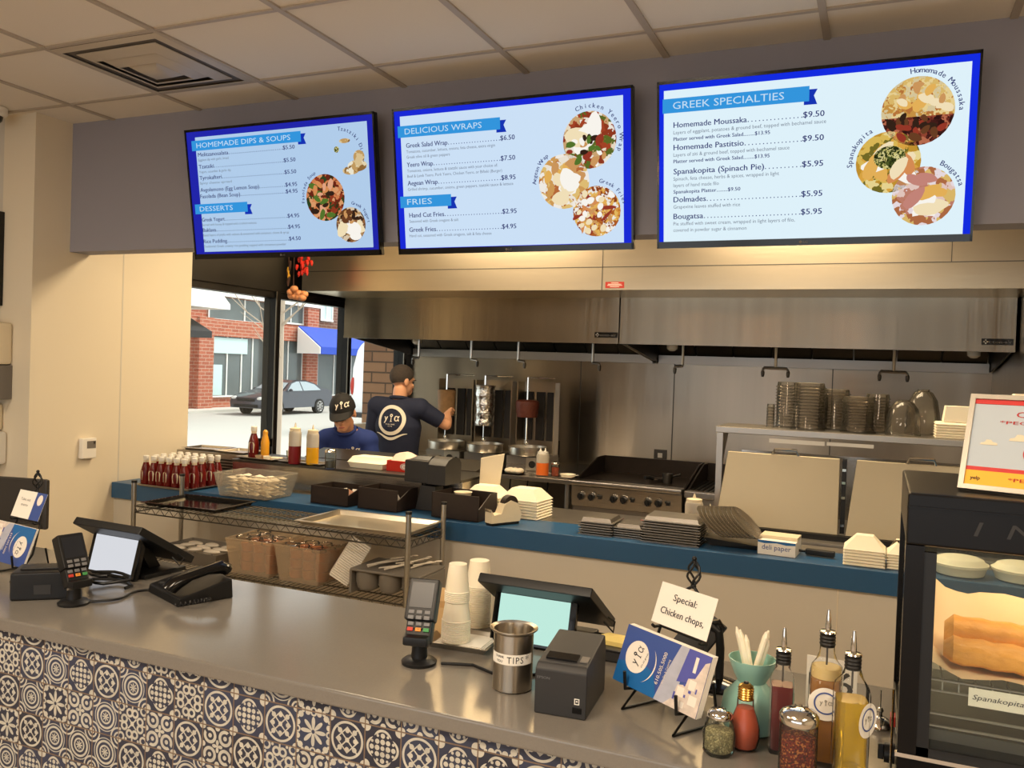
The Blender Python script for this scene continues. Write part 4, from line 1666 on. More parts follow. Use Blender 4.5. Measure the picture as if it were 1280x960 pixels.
# tablet stand behind the brochures
t = thing('tablet_stand', 'black tablet on a stand with an oval foot, behind the brochures', 'tablet stand', (-.352, 2.225, Z0), R(-20))
b = mb()
b.lathe([(.060, 0), (.062, .006), (.045, .014), (.012, .022)], n=32)
b.build('foot', 'black_gloss', t)
b = mb()
b.tube([(-.0, .0, .015), (0, 0, .10), (0, -.01, .145), (-.03, -.01, .16)], .011, 10)
b.build('post', 'black_plastic', t)
T = Matrix.Translation((-.055, -.01, .125)) @ Matrix.Rotation(R(28), 4, 'Y') @ Matrix.Rotation(R(-25), 4, 'X')
mb(T).box(-.045, .045, -.006, .006, -.07, .06, bv=.004).build('tablet', 'black_plastic', t)
mb().tube([(-.03, -.01, .16), (.0, -.012, .17), (.012, -.012, .155)], .007, 8).build('hinge', 'black_gloss', t)

# ------------------------------------------------------------------ condiments
speckle('parmesan', ((150, 138, 98), (112, 104, 74), (182, 170, 128), (132, 120, 84)), 420)
mat('hot_sauce', (170, 72, 40), .3, noise=.12, nscale=60)
mat('vinegar', (104, 22, 22), .15, trans=.2)
mat('oil_gold', (226, 190, 30), .05, trans=.75)
mat('oil_amber', (176, 120, 52), .08, trans=.45)
mat('oil_foam', (206, 180, 116), .5)
speckle('chilli', ((120, 30, 20), (70, 18, 14), (150, 52, 28), (96, 24, 16), (200, 120, 60), (110, 28, 20)), 330, bump=.6)
mat('teal_glass', (160, 208, 194), .2, trans=.15)
mat('brass', (206, 160, 84), .25, 1)
mat('jar_liquid', (226, 214, 196), .4)


def pourer(t, z):
    mb().lathe([(.0150, z - .016)] + [(.0150 + .0014 * (k % 2), z - .014 + .0035 * k) for k in range(8)] + [(.009, z + .013)], n=20).build('stopper', 'black_plastic', t)
    mb().lathe([(.0155, z + .012), (.0170, z + .0135), (.0155, z + .0165), (.006, z + .0175)], n=20).build('collar', 'chrome', t)
    mb().lathe([(.0055, z + .017), (.0062, z + .024), (.0046, z + .046), (.003, z + .060), (.001, z + .061)], n=12).build('spout', 'chrome', t)
    mb().lathe([(.002, z - .055), (.002, z - .010)], n=8).build('dip_tube', 'steel_dark', t)


def bottle(name, label, loc, rz, w, hs, h, m, lvl, foam=None, label_x=None, sq=6):
    """square shouldered oil bottle: half width w, shoulder height hs, neck top h, liquid level lvl"""
    t = thing(name, label, 'bottle', loc, rz, 'oil and vinegar bottles')
    pr = [(w * .9, 0), (w, .004), (w, hs), (w * .92, hs + .012), (w * .6, hs + .030), (.0155, hs + .045), (.0135, h)]
    b = mb()
    b.lathe(pr, n=32, sq=0)
    if sq:
        for q in b.bm.verts:
            r = math.hypot(q.co.x, q.co.y)
            if r > .02 and q.co.z < hs + .02:
                a = math.atan2(q.co.y, q.co.x)
                k = 1 / (abs(math.cos(a)) ** sq + abs(math.sin(a)) ** sq) ** (1 / sq)
                q.co.x *= k * .97
                q.co.y *= k * .97
    b.build('glass', 'clear_glass', t)
    b = mb()
    b.lathe([(w * .80, .008), (w * .88, .012), (w * .88, min(lvl, hs))] + ([(w * .6, lvl)] if lvl > hs else []), n=32)
    if sq:
        for q in b.bm.verts:
            a = math.atan2(q.co.y, q.co.x)
            k = 1 / (abs(math.cos(a)) ** sq + abs(math.sin(a)) ** sq) ** (1 / sq)
            q.co.x *= k * .97
            q.co.y *= k * .97
    b.build('liquid', m, t)
    if foam:
        b = mb()
        b.lathe([(w * .86, lvl + .0005), (w * .86, lvl + foam)], n=24)
        b.build('froth', 'oil_foam', t)
    pourer(t, h)
    if label_x is not None:
        b = mb()
        b.disc((0, -w - .002, .132), .034, .034)
        p = b.build('round_label', 'paper', t)
        b = mb()
        b.ringplate((0, -w - .003, .134), .020, .023)
        b.build('label_ring', 'print_navy', p)
        b = mb()
        logo(b, -.001, .131, .010, 0, -w - .003)
        b.build('label_letters', 'grey_plastic', p)
        p.rotation_euler = (0, 0, label_x)
    return t


bottle('vinegar_bottle', 'slim glass bottle of dark red vinegar with a metal pourer', (-.168, 1.905, Z0), R(8), .0255, .150, .205, 'vinegar', .145, sq=8)
bottle('oil_bottle', 'glass bottle of cloudy amber dressing with a round white label', (-.081, 1.90, Z0), R(0), .0345, .185, .258, 'oil_amber', .178, foam=.022, label_x=R(4), sq=6)
bottle('oil_bottle', 'glass bottle of golden olive oil nearest the display case', (-.029, 1.832, Z0), R(12), .034, .180, .240, 'oil_gold', .165, label_x=R(50), sq=5)


def shaker(label, loc, r, h, fill, m, swirl):
    t = thing('shaker', label, 'shaker', loc, 0, 'glass shakers with metal lids')
    b = mb()
    if swirl:
        b.lathe([(r * .8, 0), (r, .008), (r * 1.02, h * .45), (r * .82, h * .78), (r * .70, h * .82)], n=36)
        for q in b.bm.verts:
            a = math.atan2(q.co.y, q.co.x)
            k = 1 + .035 * math.sin(9 * a + q.co.z * 60)
            q.co.x *= k
            q.co.y *= k
    else:
        b.lathe([(r * .95, 0), (r, .006), (r, h * .84), (r * .9, h * .86)], n=36)
    b.build('glass', 'jar_glass', t)
    b = mb()
    b.lathe([(r * .72, .006), (r * .9, .012), (r * .88, h * fill), (r * .3, h * fill + .004)], n=24)
    b.build('contents', m, t)
    b = mb()
    k = .74 if swirl else .98
    b.lathe([(r * k, h * .80), (r * k * 1.06, h * .82), (r * k * 1.06, h * .90), (r * k * .9, h * .955), (r * k * .5, h * .995), (.001, h)], n=32)
    p = b.build('lid', 'chrome', t)
    b = mb()
    for ring_, n in ((.25, 5), (.5, 9)):
        for i in range(n):
            a = 2 * PI * i / n
            b.ball((r * k * ring_ * math.cos(a), r * k * ring_ * math.sin(a), h * (1.0 if ring_ < .3 else .99)), .0016, 6, 4)
    b.build('holes', 'black_metal', p)
    return t


shaker('short swirled glass shaker of grated cheese with a metal lid', (-.285, 1.832, Z0), .033, .095, .52, 'parmesan', True)
shaker('tall fluted glass shaker of red chilli flakes in front', (-.122, 1.772, Z0), .0365, .150, .62, 'chilli', False)
t = thing('sauce_bottle', 'light bulb shaped bottle of orange hot sauce with a brass screw cap', 'bottle', (-.240, 1.882, Z0))
pr = [(.018, 0), (.027, .006), (.032, .025), (.032, .045), (.026, .068), (.0185, .088), (.0175, .100), (.0175, .108)]
mb().lathe([(r * .93, z + .001) for r, z in pr[:5]] + [(.0172, .090)], n=28).build('sauce', 'hot_sauce', t)
mb().lathe(pr, n=28).build('glass', 'clear_glass', t)
b = mb()
pr2 = [(.0165, .107)]
for k in range(5):
    pr2 += [(.0172, .110 + .0052 * k), (.0152, .1126 + .0052 * k)]
pr2 += [(.0155, .136), (.009, .141), (.001, .142)]
b.lathe(pr2, n=24)
b.build('screw_cap', 'brass', t)
mb().lathe([(.006, .1405), (.005, .145), (.001, .1455)], n=12).build('tip', 'black_metal', t)

t = thing('vase', 'pale teal glass vase used as a straw holder', 'vase', (-.242, 1.988, Z0))
mb().lathe([(.045, 0), (.058, .008), (.066, .045), (.060, .085), (.036, .112), (.031, .120), (.040, .138), (.050, .165), (.053, .176), (.050, .176), (.046, .160), (.028, .122), (.030, .110), (.050, .080), (.055, .04), (.045, .012), (.001, .010)], n=40).build('body', 'teal_glass', t)
t.scale = (1, 1, .93)
random.seed(11)
for i in range(14):
    left = i < 5
    a = (PI + random.uniform(-.5, .5)) if left else random.uniform(-.8, .9)
    lean = random.uniform(.10, .2)
    base = Vector((-.242, 1.988, Z0 + .098)) + Vector((.004 * math.cos(a + i), .004 * math.sin(a + i), 0))
    d = Vector((math.cos(a) * math.sin(lean) * 1.7, math.sin(a) * .10, 1)).normalized()
    L = random.uniform(.098, .125)
    b = mb()
    b.tube([Vector((0, 0, 0)), d * L], .0056, 8)
    b.tube([d * L, d * (L + .012)], .004, 6, radii=[.0054, .002])
    o = b.build('paper_straw', 'foam', None, base)
    tag(o, 'paper wrapped straw standing in the teal vase', 'straw', 'straws in the teal vase')
t = thing('number_card', 'white card printed with a black numeral behind the oil bottles', 'card', (-.078, 2.10, Z0), R(-4))
mb().box(-.055, .055, 0, .002, 0, .155).build('card', 'paper', t)
mb().box(-.055, .055, .0, .05, 0, .003).build('foot', 'paper', t)
mb().text('6', .010, .075, .055, .034, y=-.001, bold=.03).build('numeral', 'black_metal', t)
t = thing('table_number_stand', 'chrome dome stand with an upright pin beside the display case', 'stand', (.028, 2.15, Z0))
mb().lathe([(.030, 0), (.032, .004), (.028, .014), (.016, .022), (.006, .025), (.005, .032), (.008, .038), (.005, .045), (.001, .046)], n=32).build('base', 'chrome', t)
mb().tube([(0, 0, .044), (0, 0, .085)], .0016, 8).build('pin', 'chrome', t)


# ------------------------------------------------------------------ wire shelf rack in front of the low wall
t = thing('wire_shelf', 'chrome wire shelf rack standing against the low wall', 'shelf rack', (0, 0, 0))
X0, X1, Y0, Y1 = -3.515, -1.885, 3.27, 3.60
for x, y in ((X0, Y0), (X1, Y0), (X0, Y1), (X1, Y1)):
    p = mb().tube([(x, y, 0), (x, y, 1.055)], .0125, 12).build('post', 'wire_chrome', t)
    mb().tube([(x, y, 1.05), (x, y, 1.062)], .0145, 12).build('cap', 'black_plastic', p)
for z in (.93, .645):
    b = mb()
    for y in (Y0, Y1):
        b.tube([(X0, y, z), (X1, y, z)], .004, 6)
        b.tube([(X0, y, z - .032), (X1, y, z - .032)], .0035, 6)
        n = 54
        b.tube([(X0 + (X1 - X0) * i / n, y, z - (.032 if i % 2 else 0)) for i in range(n + 1)], .0022, 5)
    for x in (X0, X1):
        b.tube([(x, Y0, z), (x, Y1, z)], .004, 6)
        b.tube([(x, Y0, z - .032), (x, Y1, z - .032)], .0035, 6)
        n = 12
        b.tube([(x, Y0 + (Y1 - Y0) * i / n, z - (.032 if i % 2 else 0)) for i in range(n + 1)], .0022, 5)
    n = 56
    for i in range(1, n):
        x = X0 + (X1 - X0) * i / n
        b.tube([(x, Y0, z + .004), (x, Y1, z + .004)], .0017, 5)
    for y in (Y0 + .11, Y1 - .11):
        b.tube([(X0, y, z), (X1, y, z)], .0035, 6)
    b.build('wire_deck', 'steel_dark', t)
ZT, ZB = .9365, .6515


def tray(name, label, cat, loc, w, d, h, m, rz=0, lip=.012, group=None, rot=None):
    b = mb()
    r = lambda a, c, z: [(-a, -c, z), (a, -c, z), (a, c, z), (-a, c, z)]
    b.loft([r(w / 2 - lip - .008, d / 2 - lip - .008, 0), r(w / 2 - lip, d / 2 - lip, h), r(w / 2, d / 2, h), r(w / 2, d / 2, h + .003),
            r(w / 2 - lip - .002, d / 2 - lip - .002, h + .003), r(w / 2 - lip - .010, d / 2 - lip - .010, .003)])
    o = b.build(name, m, None, loc, rz, rot)
    return tag(o, label, cat, group)


mat('aluminium', (222, 212, 192), .28, .9, noise=.06, nscale=8)
tray('sheet_pan', 'shiny aluminium sheet pan on the top of the wire shelf', 'pan', (-2.20, 3.455, ZT + .001), .60, .37, .022, 'aluminium', R(1), .016)
tray('serving_tray', 'black serving tray on the top of the wire shelf', 'tray', (-3.235, 3.44, ZT + .001), .47, .33, .016, 'black_gloss', R(3), .014)

# ketchup bottles on a steel tray on the blue ledge
tray('bottle_tray', 'thin steel tray carrying the ketchup bottles', 'tray', (-3.745, 3.855, .951), .41, .36, .010, 'steel_dull', 0, .01)
mat('ketchup', (100, 16, 12), .2)
mat('mustard', (226, 160, 40), .3)
mat('label_cream', (226, 212, 182), .5)
ks = thing('ketchup_bottle', 'x', 'bottle', (0, 0, 0), 0, 'ketchup bottles on the tray')
pr = [(.024, 0), (.028, .005), (.029, .05), (.028, .085), (.020, .115), (.0135, .135), (.0125, .150)]
mb().lathe(pr, n=20).build('bottle', 'ketchup', ks)
b = mb()
b.lathe([(.0155, .147), (.0165, .149), (.0165, .170), (.014, .173), (.001, .1735)], n=20)
b.build('cap', 'white_plastic', ks)
b = mb()
b.lathe([(.0140, .134), (.0146, .135), (.0134, .148)], n=20, cap0=False, cap1=False)
b.build('neck_band', 'label_cream', ks)
b = mb()
pts = [(-.013, .032), (.013, .032), (.017, .075), (.012, .088), (-.012, .088), (-.017, .075)]
b.poly([(x, -.0296 + x * x * 16, z) for x, z in pts])
b.build('label', 'label_cream', ks)
kn = 0
for j in range(5):
    for i in range(6):
        o = ks if kn == 0 else dup(ks)
        o.location = (-3.905 + .0585 * i + .01 * (j % 2), 3.715 + .066 * j, .955)
        o.rotation_euler = (0, 0, R((i * 37 + j * 53) % 50 - 20))
        o['label'] = 'ketchup bottle, %s from the wall in the %s row of the tray' % (ORD[i] if i else 'nearest', ['front', 'second', 'middle', 'fourth', 'back'][j])
        if i == 0:
            o['label'] = 'ketchup bottle nearest the wall in the %s row of the tray' % ['front', 'second', 'middle', 'fourth', 'back'][j]
        kn += 1

# clear bin of wrapped spoons
def clear_box(name, label, cat, loc, w, d, h, rz, m='clear_plastic', dx=.025):
    t = thing(name, label, cat, loc, rz)
    b = mb()
    r = lambda a, c, z: [(-a, -c, z), (a, -c, z), (a, c, z), (-a, c, z)]
    b.loft([r(w / 2 - dx, d / 2 - dx, 0), r(w / 2, d / 2, h), r(w / 2 - .003, d / 2 - .003, h), r(w / 2 - dx - .002, d / 2 - dx - .002, .003)])
    b.build('box', m, t)
    b = mb()
    b.tube([(-w / 2, -d / 2, h), (w / 2, -d / 2, h), (w / 2, d / 2, h), (-w / 2, d / 2, h)], .004, 6, closed=True)
    b.build('rim', m, t)
    return t


clear_box('plastic_bin', 'clear plastic bin full of wrapped white packets on the blue ledge', 'bin', (-3.165, 3.79, .951), .37, .26, .125, R(0))
mat('wrap_white', (250, 238, 214), .55)
mat('wrap_clear', (226, 216, 200), .3)
random.seed(21)
for i in range(60):
    b = mb()
    w, l = random.uniform(.030, .040), random.uniform(.032, .038)
    b.loft([[(-l, -w * .5, 0), (0, -w * .7, .006), (l, -w * .4, 0)], [(-l, w * .5, .003), (0, w * .6, .010), (l, w * .5, .002)]], cap0=False, cap1=False, closed=False)
    k = i % 12
    o = b.build('wrapped_packet', 'wrap_white', None, (-3.165 - .117 + .078 * (k % 4) + random.uniform(-.004, .004), 3.79 - .06 + .06 * (k // 4) + random.uniform(-.004, .004), .966 + .0205 * (i // 12)), 0, (random.uniform(-.12, .12), random.uniform(-.12, .12), random.uniform(-.3, .3)))
    tag(o, 'wrapped white packet heaped in the clear bin on the blue ledge', 'packet', 'wrapped packets in the clear bin')

# lower shelf
t = thing('cutlery_bin', 'grey bin heaped with cutlery bags on the lower wire shelf', 'bin', (-3.20, 3.44, ZB), 0)
b = mb()
r = lambda a, c, z: [(-a, -c, z), (a, -c, z), (a, c, z), (-a, c, z)]
b.loft([r(.17, .10, 0), r(.21, .14, .075), r(.205, .135, .075), r(.165, .095, .004)])
b.build('body', 'grey_plastic', t)
random.seed(31)
for i in range(18):
    k = i % 9
    b = mb()
    b.ball((0, 0, 0), (random.uniform(.045, .053), random.uniform(.022, .027), random.uniform(.009, .013)), 10, 6)
    o = b.build('cutlery_bag', 'wrap_clear', None, (-3.20 - .11 + .11 * (k % 3), 3.44 - .060 + .060 * (k // 3), ZB + .040 + .030 * (i // 9) + .016 * ((k + i // 9) % 2) * 0), 0, (random.uniform(-.1, .1), random.uniform(-.12, .12), random.uniform(-.12, .12)))
    tag(o, 'crinkled bag of wrapped cutlery in the grey bin on the lower shelf', 'bag', 'cutlery bags in the grey bin')
mat('dressing', (178, 108, 58), .3, noise=.25, nscale=14)
cupt = {}
random.seed(41)
for bi, (x, lab, n) in enumerate(((-2.80, 'cloudy plastic box filled with dressing cups, nearer the telephone', 16), (-2.50, 'cloudy plastic box with a few cup lids on top, beside the fallen napkin pile', 10))):
    clear_box('plastic_box', lab, 'box', (x, 3.44, ZB), .27, .28, .172, R(2 - 4 * bi), 'cloudy_plastic', .02)
    for L in range(3):
        for i in range(2):
            for j in range(3):
                b = mb()
                b.lathe([(.030, 0), (.036, .040), (.037, .045)], n=18)
                o = b.build('dressing_cup', 'dressing', None, (x - .075 + .075 * j, 3.40 + .08 * i, ZB + .005 + .047 * L))
                tag(o, 'small lidded cup of brown dressing in the cloudy box %s' % ('nearer the telephone' if bi == 0 else 'beside the fallen napkin pile'), 'cup', 'dressing cups in box %s' % ('by the telephone' if bi == 0 else 'by the napkin pile'))
    for i in range(n):
        b = mb()
        b.lathe([(.030, 0), (.036, 0), (.037, .003), (.034, .005), (.030, .003)], n=18, cap0=False, cap1=False)
        o = b.build('cup_cover', 'lid_plastic', None, (x - .078 + .078 * (i % 3), 3.365 + .078 * (i // 3 % 3), ZB + .152 + .020 * (i // 9)), 0, (random.uniform(-.12, .12), random.uniform(-.12, .12), 0))
        tag(o, 'clear round cup lid lying on top in the cloudy box %s' % ('nearer the telephone' if bi == 0 else 'beside the fallen napkin pile'), 'lid', 'cup lids in box %s' % ('by the telephone' if bi == 0 else 'by the napkin pile'))
# napkin pile fallen over
NR = Matrix.Rotation(R(30), 3, 'Z') @ Matrix.Rotation(R(34), 3, 'Y')
nn = NR @ Vector((0, 0, 1))
for i in range(20):
    o = mb().box(-.05, .05, -.05, .05, 0, .0088, bv=.003).build('napkin', 'paper', None, Vector((-2.310, 3.37, ZB + .040)) + nn * (.0096 * i) + Vector((0, 0, .0012 * i)))
    o.rotation_euler = NR.to_euler()
    tag(o, 'folded white napkin in the fallen pile on the lower shelf, %s' % ('foremost' if i == 0 else 'hindmost' if i == 19 else ORD[i] + ' from the front'), 'napkin', 'fallen napkin pile')
# cutlery holder
t = thing('cutlery_holder', 'grey plastic cutlery holder with round cups on the lower wire shelf', 'cutlery holder', (-2.005, 3.43, ZB), R(2))
b = mb()
b.box(-.20, .16, -.13, .13, .105, .118, bv=.005)
b.build('top_plate', 'grey_plastic', t)
for i in range(3):
    for j in range(2):
        b = mb()
        b.lathe([(.02, .008), (.045, .022), (.054, .05), (.055, .106)], (-.14 + .12 * i, -.065 + .13 * j, 0), 24)
        b.build('cup', 'grey_plastic', t)
for s in (-1, 1):
    mb().box(s * .18 - .006 - .02, s * .18 + .006 - .02, -.12, .12, 0, .105).build('side_panel', 'grey_plastic', t)
random.seed(51)
for i in range(14):
    a = random.uniform(-.3, .3)
    b = mb()
    b.tube([(-.07, 0, 0), (.05, 0, .004)], .004, 6)
    b.ball((.065, 0, .006), (.02, .011, .004), 8, 6)
    o = b.build('plastic_spoon', 'wrap_clear', None, (-2.12 + .0155 * i, 3.43 + random.uniform(-.08, .08), ZB + .1215 + .0035 * (i % 6) + .003), 0, (0, random.uniform(-.08, .08), a + 1.2))
    tag(o, 'plastic spoon lying on the grey cutlery holder', 'spoon', 'plastic spoons on the cutlery holder')

# ------------------------------------------------------------------ things on the blue ledge
LZ = .951


def bin_(label, x, y, w, d, h, rz, front=.6):
    t = thing('condiment_bin', label, 'bin', (x, y, LZ), rz, 'black condiment bins')
    b = mb()
    th = .005
    b.box(-w / 2, w / 2, -d / 2, d / 2, 0, th)
    b.box(-w / 2, w / 2, d / 2 - th, d / 2, 0, h)
    b.box(-w / 2, -w / 2 + th, -d / 2, d / 2, 0, h)
    b.box(-w / 2, w / 2, -d / 2, -d / 2 + th, 0, h)
    b.prism([(-d / 2, 0), (d / 2, 0), (d / 2, h), (d / 2 * .3, h), (-d / 2, h * front)], w / 2 - th, w / 2, 'X')
    b.build('body', 'dark_brown', t)
    return t


bin_('dark open bin holding paper packets, furthest along towards the window', -2.655, 3.86, .25, .18, .095, R(-4))
bin_('dark open bin with a cut-away side, second from the window', -2.36, 3.87, .25, .19, .110, R(-4), .5)
bin_('dark open bin with a white cup inside, beside the tape dispenser', -1.905, 3.86, .27, .19, .125, R(-4), .45)
mb_ = [(-2.60, 3.84, 'packet_pink'), (-2.57, 3.87, 'paper'), (-2.63, 3.87, 'paper'), (-2.28, 3.85, 'paper')]
mat('packet_pink', (216, 160, 130), .6)
for i, (x, y, m_) in enumerate(mb_):
    o = mb().box(-.02, .02, -.002, .002, 0, .05, bv=.001).build('sugar_packet', m_, None, (x, y, LZ + .030), 0, (R(-25), R(20 - 14 * i), R(20 * i)))
    tag(o, ['pinkish paper packet leaning in the dark bin nearest the window', 'white paper packet on the inner side of the dark bin nearest the window', 'white paper packet against the back of the dark bin nearest the window', 'white paper packet in the second dark bin'][i], 'packet')
o = mb().lathe([(.03, 0), (.045, .06), (.047, .062), (.043, .06), (.028, .003), (.001, .003)], n=24).build('paper_bowl', 'foam', None, (-1.92, 3.87, LZ + .062))
tag(o, 'white paper bowl inside the dark bin beside the tape dispenser', 'bowl')

# kitchen ticket printer on a pedestal
t = thing('ticket_printer', 'dark grey ticket printer on a pedestal behind the bins', 'printer', (-2.145, 3.955, LZ), R(-3))
b = mb()
b.loft([[(-.07, -.05, 0), (.05, -.05, 0), (.05, .05, 0), (-.07, .05, 0)], [(-.045, -.04, .13), (.045, -.04, .13), (.045, .04, .13), (-.045, .04, .13)]], bv=.004)
b.build('pedestal', 'charcoal', t)
b = mb()
b.tube([(-.04, -.03, .13), (-.03, -.05, .15), (.0, -.055, .14), (.03, -.05, .155)], .006, 6)
b.build('cables', 'black_metal', t)
b = mb()
b.box(-.125, .02, -.08, .082, .145, .262, bv=.008)
b.prism([(-.08, .145), (.082, .145), (.082, .25), (.06, .275), (.0, .285), (-.05, .27), (-.08, .245)], .02, .125, 'X')
b.build('body', 'charcoal', t)
b = mb()
b.loft([[(-.11, -.06, .262), (.015, -.06, .262), (.015, .08, .262), (-.11, .08, .262)], [(-.08, -.03, .280), (.015, -.03, .284), (.015, .06, .284), (-.08, .06, .280)]], bv=.004)
b.build('lid', 'black_plastic', t)
t = thing('cutting_board', 'cream board leaning at the end of the steel riser', 'board', (-1.915, 4.20, LZ), R(16))
mb().loft([[(-.07, 0, 0), (.03, 0, 0), (.03, .012, 0), (-.07, .012, 0)], [(-.07, .05, .26), (.06, .05, .29), (.06, .062, .29), (-.07, .062, .26)]], bv=.002).build('board', 'label_cream', t)
mb().tube([(-.03, .046, .235), (-.03, .066, .235)], .012, 12).build('hang_hole', 'charcoal', t)
# tape dispenser
t = thing('tape_dispenser', 'cream tape dispenser with a dark roll on the blue ledge', 'tape dispenser', (-1.655, 3.80, LZ), R(62))
b = mb()
b.prism([(-.10, .012), (.075, .012), (.085, .045), (.06, .10), (.02, .115), (-.02, .10), (-.04, .055), (-.085, .05), (-.10, .075)], -.026, .026, 'Y')
b.build('body', 'label_cream', t)
mb().box(-.095, .07, -.028, .028, 0, .012, bv=.003).build('base', 'black_plastic', t)
b = mb()
b.tube([(.025, -.018, .095), (.025, .018, .095)], .043, 24)
p = b.build('tape_roll', 'dark_brown', t)
mb().box(-.105, -.098, -.024, .024, .066, .080).build('cutter', 'chrome', t)

# foam boxes
def clamshell(label, loc, w, d, h, rz, cut=.035, group='foam food boxes', open_=False):
    t = thing('foam_box', label, 'box', loc, rz, group)
    r = lambda a, c, z: [(-a, -c, z), (a, -c, z), (a, c, z), (-a, c, z)]
    b = mb()
    b.loft([r(w / 2 - .012, d / 2 - .012, 0), r(w / 2, d / 2, h * .48), r(w / 2 + .004, d / 2 + .004, h * .5)])
    b.build('tray', 'foam', t)
    b = mb()
    b.loft([r(w / 2 + .004, d / 2 + .004, h * .505), r(w / 2, d / 2, h * .53), r(w / 2 - cut, d / 2 - cut, h)])
    b.build('lid', 'foam', t)
    return t


def foam_leaf(label, loc, w, d, h, rz, group, top=False):
    """one open foam box of a nested pile, turned over"""
    t = thing('foam_box', label, 'box', loc, rz, group)
    r = lambda a, c, z: [(-a, -c, z), (a, -c, z), (a, c, z), (-a, c, z)]
    b = mb()
    b.loft([r(w / 2, d / 2, 0), r(w / 2 + .003, d / 2 + .003, .003), r(w / 2 - .006, d / 2 - .006, h)] + ([r(w / 2 - .045, d / 2 - .045, h + .045)] if top else []), bv=.0)
    b.build('shell', 'foam', t)
    return t


for i in range(7):
    foam_leaf('white foam box in the pile behind the tape dispenser, %s' % from_top(i, 7), (-1.655, 4.07, LZ + .0145 * i), .21, .19, .013, R(-3), 'foam boxes behind the tape dispenser', i == 6)
for i in range(7):
    foam_leaf('white foam box in the pile right behind the dark bins, %s' % from_top(i, 7), (-1.885, 4.085, LZ + .0135 * i), .20, .17, .012, R(2), 'foam boxes behind the dark bins', i == 6)
# small steel trays in stacks
for (x, y, w, d, n, h, lab) in ((-1.185, 3.865, .165, .19, 6, .0115, 'small steel tray stacked nearest the foam boxes'), (-1.035, 3.875, .135, .17, 5, .0105, 'small steel tray in the middle stack'), (-.835, 3.865, .265, .20, 9, .0118, 'wide steel tray in the big stack beside the platters')):
    for i in range(n):
        b = mb()
        r = lambda a, c, z: [(-a, -c, z), (a, -c, z), (a, c, z), (-a, c, z)]
        b.loft([r(w / 2, d / 2, 0), r(w / 2, d / 2, .003), r(w / 2 - .010, d / 2 - .010, .003), r(w / 2 - .018, d / 2 - .018, h + .009 if i == n - 1 else h), ])
        o = b.build('steel_tray', 'steel_dull', None, (x, y, LZ + h * i), R((i * 31) % 3 - 1))
        tag(o, lab + ', ' + from_top(i, n), 'tray', lab.replace('steel tray', 'steel trays'))
# leaning pans
PR = Matrix.Rotation(R(-16), 3, 'Z') @ Matrix.Rotation(R(42), 3, 'Y')
pn = PR @ Vector((0, 0, 1))
for i in range(9):
    b = mb()
    a, c = .092, .075
    b.loft([[(a * k * math.cos(2 * PI * q / 28), c * k * math.sin(2 * PI * q / 28), z) for q in range(28)] for k, z in ((.82, 0), (.96, .007), (1, .007), (1, .0085), (.955, .0085), (.81, .0015))])
    o = b.build('oval_platter', 'steel', None, Vector((-.675, 3.875, LZ + .098)) + pn * (.0150 * i) - (PR @ Vector((1, 0, 0))) * (-.0135 * i))
    o.rotation_euler = PR.to_euler()
    tag(o, 'oval steel platter, %s of the leaning row beside the deli paper' % ('leaning furthest from the box' if i == 0 else 'nearest the box' if i == 8 else ORD[8 - i] + ' from the box'), 'platter', 'leaning steel platters')
t = thing('platter_bin', 'steel bin holding up the row of leaning platters', 'bin', (-.565, 3.90, LZ), 0)
b = mb()
b.loft([[(-.10, -.05, 0), (.10, -.05, 0), (.10, .06, 0), (-.10, .06, 0)], [(-.14, -.06, .035), (.11, -.06, .02), (.11, .07, .02), (-.14, .07, .035)]])
b.build('body', 'steel_dark', t)
# deli paper box
t = thing('deli_paper_box', 'white and blue box printed deli paper on the blue ledge', 'box', (-.378, 3.835, LZ), R(-4))
mb().box(-.078, .078, -.05, .10, 0, .060).build('carton', 'paper', t)
mb().box(-.078, .078, .0, .10, .060, .074).build('paper_sheets', 'label_cream', t)
b = mb()
b.text('deli paper', -.060, .022, .022, .120, y=-.0505, bold=.0)
b.build('lettering', 'print_navy', t)
b = mb()
b.poly([(-.078, -.0503, .060), (.078, -.0503, .060), (.078, -.0503, .050), (.04, -.0503, .047), (0, -.0503, .052), (-.05, -.0503, .047), (-.078, -.0503, .051)])
b.build('blue_border', 'print_blue', t)
t = thing('scraper', 'black handled scraper lying on the ledge between the deli paper and the foam boxes', 'scraper', (-.215, 3.87, LZ + .016), R(-6))
mb().box(-.055, .065, -.014, .014, -.013, .013, bv=.006).build('handle', 'black_plastic', t)
b = mb()
b.tube([(-.11, 0, -.002), (-.055, 0, 0)], .006, 8)
b.build('shank', 'black_metal', t)
for i in range(6):
    foam_leaf('white foam box in the tall pile beside the display case, %s' % from_top(i, 6), (-.035, 3.835, LZ + .0125 * i), .155, .15, .0115, 0, 'foam boxes beside the display case', i == 5)
for i in range(6):
    foam_leaf('small white foam box next to the display case, %s of its pile' % from_top(i, 6), (.090, 3.84, LZ + .0115 * i), .075, .13, .0105, 0, 'small foam boxes beside the display case', i == 5)
for x, lab in ((.318, 'round white foam food tub seen through the case glass, beside the case post'), (.530, 'round white foam food tub seen through the case glass, cut by the picture edge')):
    t = thing('foam_tub', lab, 'tub', (x, 3.845, LZ), 0, 'round foam tubs')
    mb().lathe([(.080, 0), (.088, .004), (.098, .034), (.102, .037), (.102, .041)], n=40).build('tub', 'foam', t)
    mb().lathe([(.103, .0415), (.104, .046), (.092, .052), (.085, .062), (.070, .068), (.001, .070)], n=40).build('lid', 'foam', t)
# squeeze bottles by the cooking line
mat('squeeze_body', (222, 212, 194), .35, trans=.4)
mat('sauce_red', (120, 24, 30), .3)
mat('sauce_yellow', (232, 170, 24), .3)
mat('sauce_orange', (226, 112, 44), .3)


